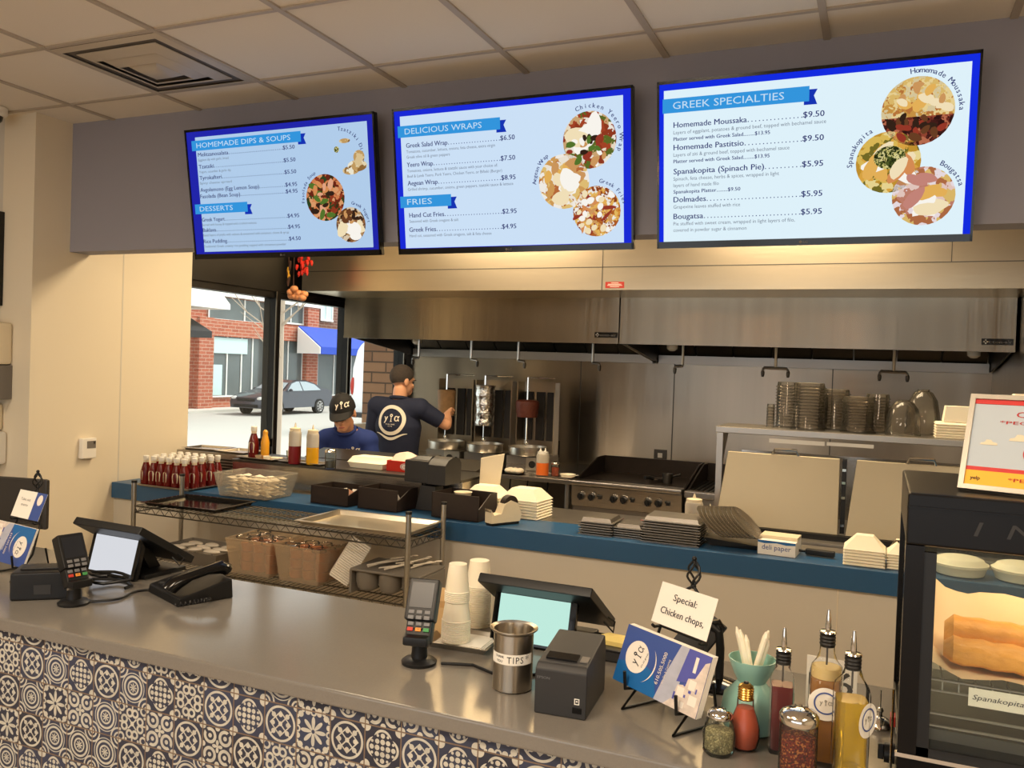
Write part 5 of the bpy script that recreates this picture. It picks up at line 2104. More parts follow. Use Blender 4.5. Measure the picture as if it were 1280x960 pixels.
def squeeze(label, loc, r, h, fill, m, tips=1):
    t = thing('squeeze_bottle', label, 'bottle', loc, 0, 'squeeze bottles')
    b = mb()
    b.lathe([(r * .94, 0), (r, .006), (r, h * fill)], n=24)
    b.build('sauce', m, t)
    b = mb()
    b.lathe([(r, h * fill + .0005), (r, h * .74), (r * .93, h * .80), (r * .80, h * .82)], n=24)
    b.build('body', 'squeeze_body', t)
    b = mb()
    b.lathe([(r * .86, h * .80), (r * .86, h * .88), (r * .5, h * .90), (r * .30, h * .905)], n=20)
    for k in range(tips):
        dx = (k - (tips - 1) / 2) * r * .8
        b.lathe([(r * .22, h * .89), (r * .15, h * .95), (r * .06, h * 1.02)], (dx, 0, 0), 10)
    b.build('cap', 'label_cream' if tips == 1 else 'white_plastic', t)
    return t


squeeze('white squeeze bottle standing on the prep counter by the shelf post', (-.80, 4.11, .9495), .043, .185, .1, 'squeeze_body')
squeeze('small yellowish squeeze bottle half hidden by the shelf post', (-.715, 4.06, .9505), .028, .15, .5, 'label_cream')
b = mb()
b.box(-.14, .10, -.05, .05, 0, .022, bv=.003)
o = b.build('cutting_mat', 'red_sticker', None, (-.94, 4.19, .95))
tag(o, 'thin red board on the steel counter behind the stacked trays', 'board')

# ------------------------------------------------------------------ things on the riser
RZ = 1.1055
tray('small_tray', 'small steel tray under the red and yellow squeeze bottles', 'tray', (-3.085, 4.125, RZ), .31, .13, .010, 'steel_dull', R(-2), .01)
squeeze('squeeze bottle half full of dark red sauce on the steel riser', (-3.114, 4.058, 1.109), .036, .235, .44, 'sauce_red')
squeeze('squeeze bottle half full of yellow mustard on the steel riser', (-3.014, 4.092, 1.110), .036, .225, .44, 'sauce_yellow')
tray('small_tray', 'small steel tray with a ketchup bottle and little cups, nearest the window', 'tray', (-3.405, 4.13, RZ), .30, .15, .012, 'steel_dull', R(-6), .01)
o = dup(ks, (-3.475, 4.13, RZ + .0035), R(15), 'single ketchup bottle on the small tray nearest the window', 'condiments on the small tray')
o.scale = (1.12, 1.12, 1.12)
t = thing('mustard_bottle', 'mustard bottle beside the single ketchup bottle', 'bottle', (-3.405, 4.15, RZ + .0035), 0)
mb().lathe([(.022, 0), (.025, .006), (.025, .10), (.018, .13), (.013, .15)], n=20).build('bottle', 'mustard', t)
mb().lathe([(.015, .148), (.015, .165), (.006, .175), (.001, .176)], n=16).build('cap', 'mustard', t)
for i, (x, y, lab) in enumerate(((-3.405, 4.095, 'small clear cup on the tray in front of the mustard bottle'), (-3.345, 4.095, 'small white cup lying at the tray end nearest the toothpicks'), (-3.315, 4.145, 'little white packet pile at the back end of the tray'))):
    if i < 2:
        o = mb().lathe([(.016, 0), (.022, .025), (.020, .025), (.014, .003)], n=16).build('portion_cup', 'foam' if i else 'cloudy_plastic', None, (x, y, RZ + .0035))
    else:
        o = mb().box(-.035, .035, -.02, .02, 0, .016, bv=.003).build('packet_pile', 'foam', None, (x, y, RZ + .0035), R(10))
    tag(o, lab, 'cup' if i < 2 else 'packets')
t = thing('toothpick_cup', 'clear cup full of toothpicks beside the squeeze bottles', 'cup', (-3.215, 4.16, RZ))
mb().lathe([(.024, 0), (.032, .065), (.031, .065), (.023, .003)], n=20).build('cup', 'clear_plastic', t)
o = t
random.seed(61)
b = mb()
for i in range(40):
    a, q = random.uniform(0, 6.28), random.uniform(0, .018)
    b.tube([(q * math.cos(a), q * math.sin(a), .004), (q * 1.5 * math.cos(a), q * 1.5 * math.sin(a), random.uniform(.066, .078))], .0012, 4)
o = b.build('toothpicks', 'cardboard', None, (-3.215, 4.16, RZ))
tag(o, 'bunch of wooden toothpicks standing in the clear cup', 'toothpicks', kind='stuff')
o = shaker('glass shaker of black pepper with a metal lid on the steel riser', (-2.830, 4.012, 1.106), .031, .115, .40, 'steel_dark', False)
clamshell('flat white foam box beside the red carton on the riser', (-2.682, 4.215, RZ), .24, .15, .065, R(-2), cut=.02)
mat('carton_red', (206, 44, 28), .5)
mat('tissue_pink', (240, 206, 188), .7)
t = thing('tissue_carton', 'red carton with a white oval mark and pink paper showing on top', 'carton', (-2.42, 4.195, RZ), R(-3))
mb().box(-.125, .125, -.05, .06, 0, .060).build('carton', 'carton_red', t)
b = mb()
b.loft([[(-.10 + .2 * i / 8, y, .060 + (.0 if y < -.02 else .045 * math.sin(PI * min(1, .25 + i / 8)))) for i in range(9)] for y in (-.045, .0, .05)], cap0=False, cap1=False, closed=False)
b.build('pink_paper', 'tissue_pink', t)
b = mb()
b.disc((0, -.0506, .030), .034, .019)
p = b.build('oval_mark', 'paper', t)
b = mb()
b.ringplate((0, -.0512, .030), .025, .029, 28, .55)
b.text('DELI', -.013, .0265, .007, .026, y=-.0512)
b.build('mark_print', 'carton_red', p)
t = thing('tongs', 'steel tongs resting behind the flat foam box', 'tongs', (-2.66, 4.36, RZ + .004), R(-8))
mb().tube([(-.10, 0, .004), (-.03, .01, .035), (.04, .01, .05), (.11, 0, .006)], .006, 8).build('arm', 'chrome', t)
mb().tube([(-.10, .03, .004), (-.03, .02, .03), (.04, .02, .045), (.11, .03, .006)], .006, 8).build('arm', 'chrome', t)
t = thing('sloping_cover', 'dark sloping cover behind the riser in front of the bent worker', 'cover', (-2.70, 4.43, .95))
mb().loft([[(-.62, 0, .0), (.58, 0, .0), (.58, .20, 0), (-.62, .20, 0)], [(-.62, 0, .158), (.58, 0, .158), (.58, .20, .200), (-.62, .20, .200)]]).build('cover', 'steel_dark', t)
# steel condiment station by the wall with two lids
t = thing('slotted_cabinet', 'low steel cabinet with dark slots behind the ketchup bottles', 'cabinet', (-3.85, 4.25, .95))
mb().box(-.27, .26, -.085, .16, 0, .165, bv=.003).build('body', 'steel_dull', t)
b = mb()
for k in range(6):
    b.box(.02, .24, -.088, -.084, .03 + .018 * k, .040 + .018 * k)
b.build('slots', 'black_metal', t)
tray('pan_cover', 'steel pan lid lying on the slotted cabinet, nearest the wall', 'lid', (-3.97, 4.29, 1.1155), .27, .20, .012, 'steel', R(6), .012)
tray('pan_cover', 'steel pan lid lying on the slotted cabinet, nearest the ketchup tray', 'lid', (-3.69, 4.27, 1.1155), .25, .21, .012, 'steel', R(-5), .012)
# table things near the gyros
TZ = .9005
tray('steel_sheet', 'steel sheet tray on the work table beside the griddle', 'tray', (-2.22, 6.07, TZ), .30, .22, .010, 'steel', 0, .01)
squeeze('twin tipped squeeze bottle of orange sauce beside the gyro broilers', (-2.325, 6.02, TZ + .004), .048, .205, .48, 'sauce_orange', 2)
shaker('tall spice shaker beside the orange squeeze bottle', (-2.225, 6.03, TZ + .004), .030, .115, .6, 'hot_sauce', False)
tray('black_platter', 'black platter on the work table in front of the gyro broilers', 'platter', (-2.63, 6.03, TZ), .30, .15, .008, 'black_gloss', R(-2), .012)
random.seed(71)
for i in range(6):
    o = mb().ball((0, 0, 0), (.032, .028, .02), 12, 8).build('bread_roll', 'foam', None, (-2.60 + .04 * (i % 3), 6.01 + .04 * (i // 3), TZ + .024))
    tag(o, 'pale round bread roll in the heap on the black platter', 'bread roll', 'bread rolls on the black platter')
o = mb().lathe([(.05, 0), (.06, .02), (.058, .02), (.048, .004)], n=24).build('small_dish', 'foam', None, (-2.13, 6.05, TZ + .0085))
tag(o, 'shallow white dish on the steel sheet beside the griddle', 'dish')

# ------------------------------------------------------------------ stacks of clear lids on the over shelf
SZ = 1.4525
random.seed(81)


def lids(x, y, r, n, step, where, dome=False):
    b = mb()
    b.lathe([(r, 0), (r * 1.02, .002), (r, .005), (r * .93, .006), (r * .88, step + .010), (r * .84, step + .012)], n=28, cap0=False, cap1=True)
    pr_ = b.build('container_lid', 'lid_plastic')
    for i in range(n):
        o = pr_ if i == 0 else pr_.copy()
        if i:
            C.objects.link(o)
        o.location = (x + random.uniform(-.0005, .0005), y, SZ + i * step)
        tag(o, 'clear container, %s of the %s' % (from_top(i, n), where), 'container', 'clear containers, ' + where)


lids(-.515, 4.56, .021, 7, .0155, 'small stack nearest the griddle')
lids(-.440, 4.665, .064, 14, .0160, 'tall stack behind the small one')
lids(-.332, 4.548, .083, 14, .0160, 'widest tall stack')
lids(-.205, 4.672, .068, 13, .0150, 'third tall stack beyond the widest')
lids(-.097, 4.54, .082, 11, .0150, 'low wide stack mid shelf')
lids(-.012, 4.685, .060, 12, .0150, 'slim stack next to the dome lids')


def dome(label, x, y, r, h):
    t = thing('dome_cover', label, 'lid', (x, y, SZ), 0, 'clear dome lids')
    mb().lathe([(r, 0), (r * 1.03, .003), (r, .006), (r * .97, h * .45), (r * .82, h * .78), (r * .52, h * .97), (r * .35, h)], n=32, cap0=False).build('dome', 'lid_plastic', t)
    mb().lathe([(r * .36, h), (r * .34, h * 1.04), (.001, h * 1.045)], n=20).build('top', 'lid_plastic', t)


dome('clear dome lid, foremost on the shelf', .105, 4.52, .078, .165)
dome('clear dome lid, taller, behind the foremost one', .195, 4.685, .080, .215)
for i in range(6):
    foam_leaf('white foam box in the low pile on the over shelf, %s' % from_top(i, 6), (.345, 4.56, SZ + .0125 * i), .20, .17, .0115, 0, 'foam boxes on the over shelf', False)
foam_leaf('upturned white foam box on top of the low pile on the over shelf', (.36, 4.56, SZ + .0755), .16, .14, .075, 0, 'upturned foam boxes', False)
clamshell('white foam box high on the over shelf at the picture edge', (.62, 4.58, SZ), .22, .2, .22, 0, cut=.06, group='upturned foam boxes')


# ------------------------------------------------------------------ hot display case
CX0, CX1, CY0, CY1, CZ = .058, .86, 1.862, 2.34, .911
t = thing('display_case', 'black hot food display case with glass sides at the end of the counter', 'display case', (0, 0, 0))
b = mb()
b.box(CX0, CX1, CY0, CY1, 1.388, 1.492, bv=.006)
b.box(CX0, CX1, CY0 - .003, CY0, 1.463, 1.466)
b.build('top_housing', 'black_lacquer', t)
b = mb()
b.text('I  N /S', .175, 1.418, .028, .18, y=CY0 - .0008, bold=-.01, shear=.2)
b.build('front_lettering', 'charcoal', t)
for x in (CX0, CX1 - .034):
    for y in (CY0, CY1 - .034):
        mb().box(x, x + .034, y, y + .034, .972, 1.388).build('post', 'black_lacquer', t)
b = mb()
b.box(CX0, CX1, CY0, CY1, .918, .972, bv=.004)
b.build('base', 'black_lacquer', t)
mb().box(CX0 - .004, CX1, CY0 - .008, CY0 + .004, .968, .976).build('base_trim', 'chrome', t)
for x in (CX0 + .03, CX1 - .03):
    for y in (CY0 + .04, CY1 - .04):
        mb().cyl((x, y, .911), (x, y, .918), .015, 12).build('foot', 'black_plastic', t)
b = mb()
b.box(CX0 + .034, CX0 + .056, CY0 + .004, CY0 + .02, .976, 1.376)
b.box(CX0 + .034, CX1 - .034, CY0 + .004, CY0 + .02, .976, .99)
p = b.build('door_frame', 'black_plastic', t)
mb().box(CX0 + .056, CX1 - .034, CY0 + .010, CY0 + .014, .99, 1.386).build('door_glass', 'pane', p)
mb().box(CX0 + .034, CX1 - .034, CY1 - .012, CY1 - .008, .976, 1.386).build('back_glass', 'pane', t)
mb().box(CX0 + .006, CX0 + .010, CY0 + .034, CY1 - .034, .976, 1.386).build('side_glass', 'pane', t)
mb().box(CX1 - .010, CX1 - .006, CY0 + .034, CY1 - .034, .976, 1.386).build('side_glass', 'pane', t)
mb().tube([(CX0 - .010, CY0 + .02, .93), (CX0 - .010, CY0 + .02, 1.09)], .0025, 8).build('side_rod', 'chrome', t)
k = mb().cyl((CX0 - .002, CY0 + .06, .945), (CX0 - .022, CY0 + .06, .945), .020, 16).build('control_knob', 'black_plastic', t)
mb().box(CX0 - .034, CX0 - .022, CY0 + .055, CY0 + .065, .93, .962, bv=.002).build('knob_grip', 'black_plastic', k)
mb().box(CX0 - .012, CX0 - .002, CY0 + .10, CY0 + .13, .985, 1.005).build('switch', 'red_sticker', t)
b = mb()
for z in (1.115,):
    b.tube([(CX0 + .04, CY0 + .05, z), (CX1 - .04, CY0 + .05, z)], .0028, 6)
    b.tube([(CX0 + .04, CY0 + .05, z - .022), (CX1 - .04, CY0 + .05, z - .022)], .0028, 6)
    b.tube([(CX0 + .04, CY1 - .06, z), (CX1 - .04, CY1 - .06, z)], .0028, 6)
    for i in range(25):
        x = CX0 + .05 + (CX1 - CX0 - .1) * i / 24
        b.tube([(x, CY0 + .05, z - .022), (x, CY0 + .05, z + .002), (x, CY1 - .06, z + .002)], .0018, 5)
b.build('wire_rack', 'wire_chrome', t)
b = mb()
b.loft([[(CX0 + .04, CY0 + .03, 1.0), (CX1 - .04, CY0 + .03, 1.0), (CX1 - .04, CY1 - .05, 1.0), (CX0 + .04, CY1 - .05, 1.0)],
        [(CX0 + .04, CY0 + .03, 1.022), (CX1 - .04, CY0 + .03, 1.022), (CX1 - .04, CY1 - .05, 1.022), (CX0 + .04, CY1 - .05, 1.022)]])
b.build('drip_tray', 'steel_dark', t)
b = mb()
b.tube([(CX0 + .045, CY0 + .028, 1.03), (CX1 - .045, CY0 + .028, 1.03)], .003, 6)
b.tube([(CX0 + .045, CY0 + .04, 1.05), (CX1 - .045, CY0 + .04, 1.05)], .003, 6)
b.build('guard_rail', 'wire_chrome', t)
mat('heat_lamp', (255, 220, 160), .5, emit=(255, 190, 110), estr=2)
p = mb().tube([(CX0 + .10, 2.12, 1.375), (CX1 - .08, 2.12, 1.375)], .008, 10).build('heat_tube', 'heat_lamp', t)
L = bpy.data.lights.new('case_lamp', 'AREA')
L.shape = 'RECTANGLE'
L.size, L.size_y = .6, .05
L.energy = 1.4
L.color = (1, .72, .40)
lo = bpy.data.objects.new('case_lamp', L)
C.objects.link(lo)
lo.parent = t
lo.location = (.46, 2.12, 1.36)
# price tag on the rack
g = thing('price_tag', 'white tag handwritten Spanakopita clipped to the wire rack in the case', 'tag', (.235, CY0 + .044, 1.075))
mb().box(-.052, .052, 0, .0015, 0, .036).build('tag', 'paper', g)
mb().text('Spanakopita', -.045, .014, .010, .088, y=-.0006, bold=.0, shear=.25).build('lettering', 'ink', g)
# pastry in its paper
mat('pastry', (232, 156, 66), .5, noise=.35, nscale=26, bump=.6, bscale=40)
mat('deli_sheet', (240, 214, 178), .6, sub=.1)
b = mb()
random.seed(91)
rows_ = []
for j in range(9):
    rr = []
    for i in range(15):
        u, v = i / 14, j / 8
        edge = max(abs(u - .5) * 2, abs(v - .5) * 2)
        back = max(0, v - .84) * .70 + max(0, abs(u - .5) * 2 - .7) * .10
        z = .002 + back + random.uniform(0, .006) + .012 * math.sin(u * 17) * max(0, edge - .6)
        rr.append((-.155 + .33 * u + .01 * math.sin(v * 7), -.13 + .28 * v, z))
    rows_.append(rr)
b.loft(rows_, cap0=False, cap1=False, closed=False)
o = b.build('deli_paper', 'deli_sheet', None, (.255, 2.045, 1.1225))
tag(o, 'crumpled sheet of paper lining the rack under the pastry', 'paper')
t = thing('spanakopita', 'golden baked filo pastry lying in paper inside the display case', 'pastry', (.252, 2.03, 1.136), R(-4))
for s, nm in ((-1, 'near'), (1, 'far')):
    b = mb()
    rg = []
    for i in range(13):
        u = i / 12
        x = -.108 + .216 * u
        k = min(1, 6 * min(u, 1 - u) + .55)
        hh = .034 if s > 0 else .024
        rg.append([(x, s * .052 + .052 * k * math.cos(a), hh + hh * k * (abs(math.sin(a)) ** .7) * math.copysign(1, math.sin(a)) + .002 * math.sin(i * 2.1)) for a in [2 * PI * q / 16 for q in range(16)]])
    b.loft(rg)
    b.build('filo_roll', 'pastry', t)

# framed poster leaning on the case top
mat('poster_grey', (186, 196, 204), .5)
mat('poster_yellow', (248, 184, 44), .5)
mat('poster_red', (206, 48, 44), .5)
mat('frame_silver', (176, 168, 154), .35, .3)
t = thing('poster_frame', 'silver framed poster with clouds and a yellow band, leaning on the display case', 'poster', (.1535, 1.972, 1.4955), 0)
t.rotation_euler = (R(-22), 0, R(-18))
W, H = .30, .207
b = mb()
b.box(0, .010, -.008, .008, 0, H)
b.box(W - .010, W, -.008, .008, 0, H)
b.box(.010, W - .010, -.008, .008, 0, .010)
b.box(.010, W - .010, -.008, .008, H - .010, H)
b.build('frame', 'frame_silver', t)
mb().box(.010, W - .010, -.002, .006, .010, H - .010).build('print', 'poster_grey', t)
b = mb()
b.box(.010, W - .010, -.003, -.002, .010, .042)
b.build('yellow_band', 'poster_yellow', t)
b = mb()
b.box(.010, W - .010, -.0035, -.002, .042, .050)
b.build('red_line', 'poster_red', t)
mb().box(.010, W - .010, -.0035, -.002, H - .020, H - .010).build('red_line', 'poster_red', t)
b = mb()
b.text('COME ON IN', .088, H - .046, .012, .15, y=-.003, bold=.03)
b.text('*PEOPLE LOVE US*', .060, H - .062, .0070, .20, y=-.003, bold=.02)
b.text('*PEOPLE LOVE US*', .088, .024, .0070, .17, y=-.004, bold=.02)
b.build('lettering', 'poster_red', t)
mb().text('yelp', .020, .022, .008, .018, y=-.004, bold=.01).build('small_mark', 'ink', t)
for cx_, cz_, k in ((.045, .098, .8), (.100, .110, 1.0), (.24, .10, 1.1)):
    b = mb()
    b.poly([(cx_ - .02 * k, -.003, cz_), (cx_ + .02 * k, -.003, cz_), (cx_ + .019 * k, -.003, cz_ + .006 * k), (cx_ + .009 * k, -.003, cz_ + .008 * k), (cx_ + .004 * k, -.003, cz_ + .014 * k), (cx_ - .006 * k, -.003, cz_ + .014 * k), (cx_ - .010 * k, -.003, cz_ + .007 * k), (cx_ - .018 * k, -.003, cz_ + .005 * k)])
    b.build('cloud', 'label_cream', t)
b = mb()
b.disc((.132, -.0033, .085), .024)
b.build('red_seal', 'poster_red', t)
mb().loft([[(.13, .082, .033), (.17, .082, .033), (.17, .086, .035), (.13, .086, .035)], [(.13, .008, .16), (.17, .008, .16), (.17, .012, .16), (.13, .012, .16)]]).build('strut', 'black_plastic', t)


# ------------------------------------------------------------------ people
mat('skin', (214, 158, 122), .55, sub=.08)
mat('skin_lip', (176, 104, 88), .5)
mat('navy_shirt', (30, 36, 58), .85, bump=.25, bscale=14)
mat('navy_apron', (26, 34, 66), .85)
mat('royal_shirt', (30, 50, 112), .85, bump=.25, bscale=14)
mat('trousers', (34, 34, 40), .85)
mat('hair_grey', (62, 54, 48), .9, bump=.6, bscale=120, noise=.35, nscale=90)
mat('hair_black', (24, 20, 18), .8, bump=.5, bscale=120)
mat('cap_black', (22, 21, 21), .8)
mat('shoe', (24, 22, 22), .6)
mat('eye_dark', (30, 22, 18), .3)
mat('print_cream', (232, 224, 206), .8)


def head_mesh(T, k=1.0):
    """skull, jaw, nose, ears and brow in one lump; face looks along -y, chin at z = 0, crown at z = .225"""
    b = MB()
    b.T = T @ Matrix.Scale(k, 4)
    b.ball((0, .015, .140), (.074, .095, .088), 28, 18)
    b.ball((0, -.022, .070), (.058, .062, .070), 24, 14)
    b.ball((0, -.055, .028), (.034, .032, .028), 18, 10)
    b.ball((0, -.082, .078), (.013, .020, .024), 14, 8)
    b.ball((0, -.094, .070), (.016, .012, .010), 14, 8)
    b.ball((0, -.070, .128), (.052, .018, .014), 16, 8)
    for s in (-1, 1):
        b.ball((s * .036, -.060, .080), (.020, .018, .016), 12, 8)
        b.ball((s * .076, .018, .098), (.010, .020, .032), 12, 8)
    b.ball((0, -.080, .040), (.024, .010, .010), 12, 8)
    return b


def limb(b, a, c, r0, r1):
    """a tapering limb segment with rounded joints"""
    b.tube([a, c], r0, 18, radii=[r0, r1])
    b.ball(a, r0, 18, 12)
    b.ball(c, r1, 18, 12)


def hand(b, w, d, side, up, curl=.5, s=1.0):
    """palm, four bent fingers of different lengths and a thumb, from the wrist w along d"""
    d, side, up = d.normalized(), side.normalized(), up.normalized()
    for off, L in ((-.031, .070), (-.0105, .080), (.0105, .075), (.031, .060)):
        k = w + d * .085 * s + side * off * s
        limb(b, w + d * .01 * s + side * off * .45 * s, k, .0165 * s, .0115 * s)
        q0 = k
        for part, ang, r0, r1 in ((.48, .6, .0085, .0080), (.30, 1.7, .0080, .0072), (.24, 2.5, .0072, .0060)):
            q1 = q0 + (d * math.cos(ang * curl) - up * math.sin(ang * curl)) * L * part * s
            limb(b, q0, q1, r0 * s, r1 * s)
            q0 = q1
    p = w + d * .028 * s - side * .030 * s
    q = p + (d * .7 - side * .6 - up * .3) * .036 * s
    limb(b, w + d * .01 * s - side * .015 * s, p, .016 * s, .0125 * s)
    limb(b, p, q, .0115 * s, .0095 * s)
    limb(b, q, q + (d * .95 - side * .2 - up * .45) * .030 * s, .0095 * s, .0075 * s)


def fuse(name, b, m, parent, voxel=.006, smooth=5):
    """weld overlapping volumes into one continuous skin"""
    bm = b.bm
    bmesh.ops.recalc_face_normals(bm, faces=bm.faces)
    me = bpy.data.meshes.new(name)
    bm.to_mesh(me)
    bm.free()
    o = bpy.data.objects.new(name, me)
    C.objects.link(o)
    rm = o.modifiers.new('r', 'REMESH')
    rm.mode = 'VOXEL'
    rm.voxel_size = voxel
    sm = o.modifiers.new('m', 'SMOOTH')
    sm.iterations = smooth
    res = evaluated(o, name)
    o.modifiers.clear()
    o.data = res
    bpy.data.meshes.remove(me)
    for q in o.data.polygons:
        q.use_smooth = True
    o.data.materials.clear()
    o.data.materials.append(M[m])
    o.parent = parent
    return o


def person(label, loc, rz, P, shirt, hair, cap=False, group=None):
    t = thing('person', label, 'person', loc, rz, group)
    J = {k: Vector(v) for k, v in P['j'].items()}
    b = mb()
    ch = [('pelvis', .158, .120), ('waist', .146, .108), ('chest', .172, .122), ('upper', .135, .088)]
    for (a, ax, ay), (c, cx_, cy_) in zip(ch, ch[1:]):
        for k in range(9):
            u = k / 8
            b.ball(J[a].lerp(J[c], u), (ax + (cx_ - ax) * u, ay + (cy_ - ay) * u, .075), 24, 12)
    limb(b, J['upper'], J['neck'], .075, .056)
    limb(b, J['neck'], J['neck'].lerp(J['chin'] + Vector((0, .02, .05)), .8), .056, .054)
    for s in 'LR':
        limb(b, J['upper'], J['sh' + s], .070, .064)
        limb(b, J['chest'].lerp(J['upper'], .5), J['sh' + s], .075, .060)
        limb(b, J['sh' + s], J['el' + s], .058, .043)
        limb(b, J['el' + s], J['el' + s].lerp(J['wr' + s], .35), .043, .042)
        limb(b, J['el' + s].lerp(J['wr' + s], .35), J['wr' + s], .042, .027)
        d = (J['wr' + s] - J['el' + s]).normalized()
        up = Vector(P['palm' + s])
        up = (up - d * up.dot(d)).normalized()
        side = d.cross(up)
        hand(b, J['wr' + s], d, -side if s == 'L' else side, up, P.get('curl' + s, .5))
        limb(b, J['pelvis'].lerp(J['hip' + s], .6), J['hip' + s].lerp(J['kn' + s], .3), .105, .086)
        limb(b, J['hip' + s].lerp(J['kn' + s], .3), J['kn' + s], .086, .058)
        limb(b, J['kn' + s], J['kn' + s].lerp(J['an' + s], .3), .058, .058)
        limb(b, J['kn' + s].lerp(J['an' + s], .3), J['an' + s], .058, .040)
        limb(b, J['an' + s] + Vector((0, 0, -.045)), J['an' + s] + Vector((0, 0, -.052)) + Vector(P['foot']) * .16, .038, .030)
    HT = Matrix.Translation(J['chin']) @ Matrix(P['head'])
    hm = head_mesh(HT)
    tmp = bpy.data.meshes.new('t')
    hm.bm.to_mesh(tmp)
    hm.bm.free()
    b.bm.from_mesh(tmp)
    bpy.data.meshes.remove(tmp)
    body = fuse('body', b, 'skin', t, .006, 5)
    # clothes: the body's own surface, pushed out and smoothed
    bones = [('torso', J['pelvis'], J['waist']), ('torso', J['waist'], J['chest']), ('torso', J['chest'], J['upper']), ('torso', J['upper'], J['neck'] - Vector((0, 0, .02))),
             ('head', J['neck'], J['chin'] + Vector((0, 0, .12)))]
    for s in 'LR':
        bones += [('torso', J['upper'], J['sh' + s]), ('arm', J['sh' + s], J['el' + s]), ('fore', J['el' + s], J['wr' + s]), ('fore', J['wr' + s], J['wr' + s] + (J['wr' + s] - J['el' + s]).normalized() * .2),
                  ('leg', J['hip' + s], J['kn' + s]), ('leg', J['kn' + s], J['an' + s]), ('hip', J['pelvis'], J['hip' + s])]
    slv = P.get('sleeve', .78)

    def where(p):
        best = None
        for nm, a, c in bones:
            ab = c - a
            u = max(0, min(1, (p - a).dot(ab) / ab.length_squared))
            d = (p - (a + ab * u)).length
            if best is None or d < best[0]:
                best = (d, nm, u)
        return best

    def garment(nm, m, test, off):
        b2 = bmesh.new()
        b2.from_mesh(body.data)
        kill = [v for v in b2.verts if not test(v.co, where(v.co))]
        bmesh.ops.delete(b2, geom=kill, context='VERTS')
        for _ in range(6):
            bmesh.ops.smooth_vert(b2, verts=b2.verts, factor=.5, use_axis_x=True, use_axis_y=True, use_axis_z=True)
        b2.normal_update()
        for v in b2.verts:
            v.co += v.normal * off
        for f in b2.faces:
            f.smooth = True
            f.material_index = 0
        me2 = bpy.data.meshes.new(nm)
        b2.to_mesh(me2)
        b2.free()
        me2.materials.append(M[m])
        o = bpy.data.objects.new(nm, me2)
        C.objects.link(o)
        o.parent = t
        return o
    hem = P.get('hem', .86)
    sh_ = garment('shirt', shirt, lambda p, w: (w[1] == 'torso' and p.z > hem) or (w[1] == 'arm' and w[2] < slv) or (w[1] == 'hip' and p.z > hem), .015)
    garment('trousers', 'trousers', lambda p, w: (w[1] in ('leg', 'hip') or (w[1] == 'torso' and p.z < hem + .10)) and p.z > .07, .010)
    for s in 'LR':
        b = mb()
        f = Vector(P['foot'])
        c = J['an' + s]
        b.tube([Vector((c.x, c.y, .045)) - f * .06, Vector((c.x, c.y, .052)) + f * .04, Vector((c.x, c.y, .038)) + f * .18, Vector((c.x, c.y, .03)) + f * .22], .05, 14, radii=[.040, .050, .040, .020])
        b.build('shoe', 'shoe', t)
    # hair cap over the skull
    b = MB()
    b.T = HT
    n, m = 28, 12
    rings = []
    for j in range(1, m + 1):
        th = PI * .74 * j / m
        ring = []
        for i in range(n):
            a = 2 * PI * i / n
            front = max(0, -math.sin(a))
            tt = th * (1 - .50 * front ** 1.2 - .10 * abs(math.cos(a)))
            ring.append((.079 * math.sin(tt) * math.cos(a), .015 + .101 * math.sin(tt) * math.sin(a), .142 + .092 * math.cos(tt)))
        rings.append(ring)
    b.loft(rings, True, False)
    b.build('hair', hair, t)
    for s in (-1, 1):
        b = MB()
        b.T = HT
        b.ball((s * .031, -.0765, .104), (.010, .005, .006), 10, 6)
        b.build('eye', 'eye_dark', t)
        b = MB()
        b.T = HT
        b.box(s * .031 - .017, s * .031 + .017, -.088, -.080, .122, .128, bv=.002)
        b.build('eyebrow', hair, t)
    b = MB()
    b.T = HT
    b.ball((0, -.0885, .041), (.022, .006, .006), 12, 6)
    b.build('lips', 'skin_lip', t)
    return t, HT, sh_, J


def rot(*a):
    m = Matrix.Identity(3)
    for ax, d in a:
        m = m @ Matrix.Rotation(R(d), 3, ax)
    return [list(r) + [0] for r in m] + [[0, 0, 0, 1]]


# standing man seen from behind; in his own frame he faces -y, so he is turned about
PM = dict(j=dict(pelvis=(0, 0, .92), waist=(0, .01, 1.06), chest=(0, .02, 1.24), upper=(0, .025, 1.37), neck=(0, .01, 1.45), chin=(0, -.015, 1.475),
                 shL=(.175, .03, 1.385), shR=(-.175, .02, 1.385), elL=(.235, .0, 1.12), elR=(-.335, -.11, 1.265), wrL=(.14, -.21, 1.10), wrR=(-.25, -.33, 1.33),
                 hipL=(.095, 0, .86), hipR=(-.095, 0, .86), knL=(.10, -.02, .48), knR=(-.10, -.01, .48), anL=(.11, .02, .09), anR=(-.11, .02, .09)),
          palmL=(.2, .2, 1), palmR=(.6, 0, .7), foot=(0, -1, 0), head=rot(('Z', -28), ('X', 6)), curlL=.6, curlR=.7, sleeve=.80)
MAN = (-3.335, 5.60, 0)
t, HT, sh_, J = person('man standing with his back turned in a navy polo printed with a white ring', MAN, PI + R(4), PM, 'navy_shirt', 'hair_grey')


def back_print(z):
    """where the shirt's back surface lies at height z (own frame, +y is the back)"""
    best = None
    for q in sh_.data.vertices:
        if abs(q.co.x) < .10 and abs(q.co.z - z) < .02 and q.co.y > 0:
            best = q.co.y if best is None else max(best, q.co.y)
    return best or .15


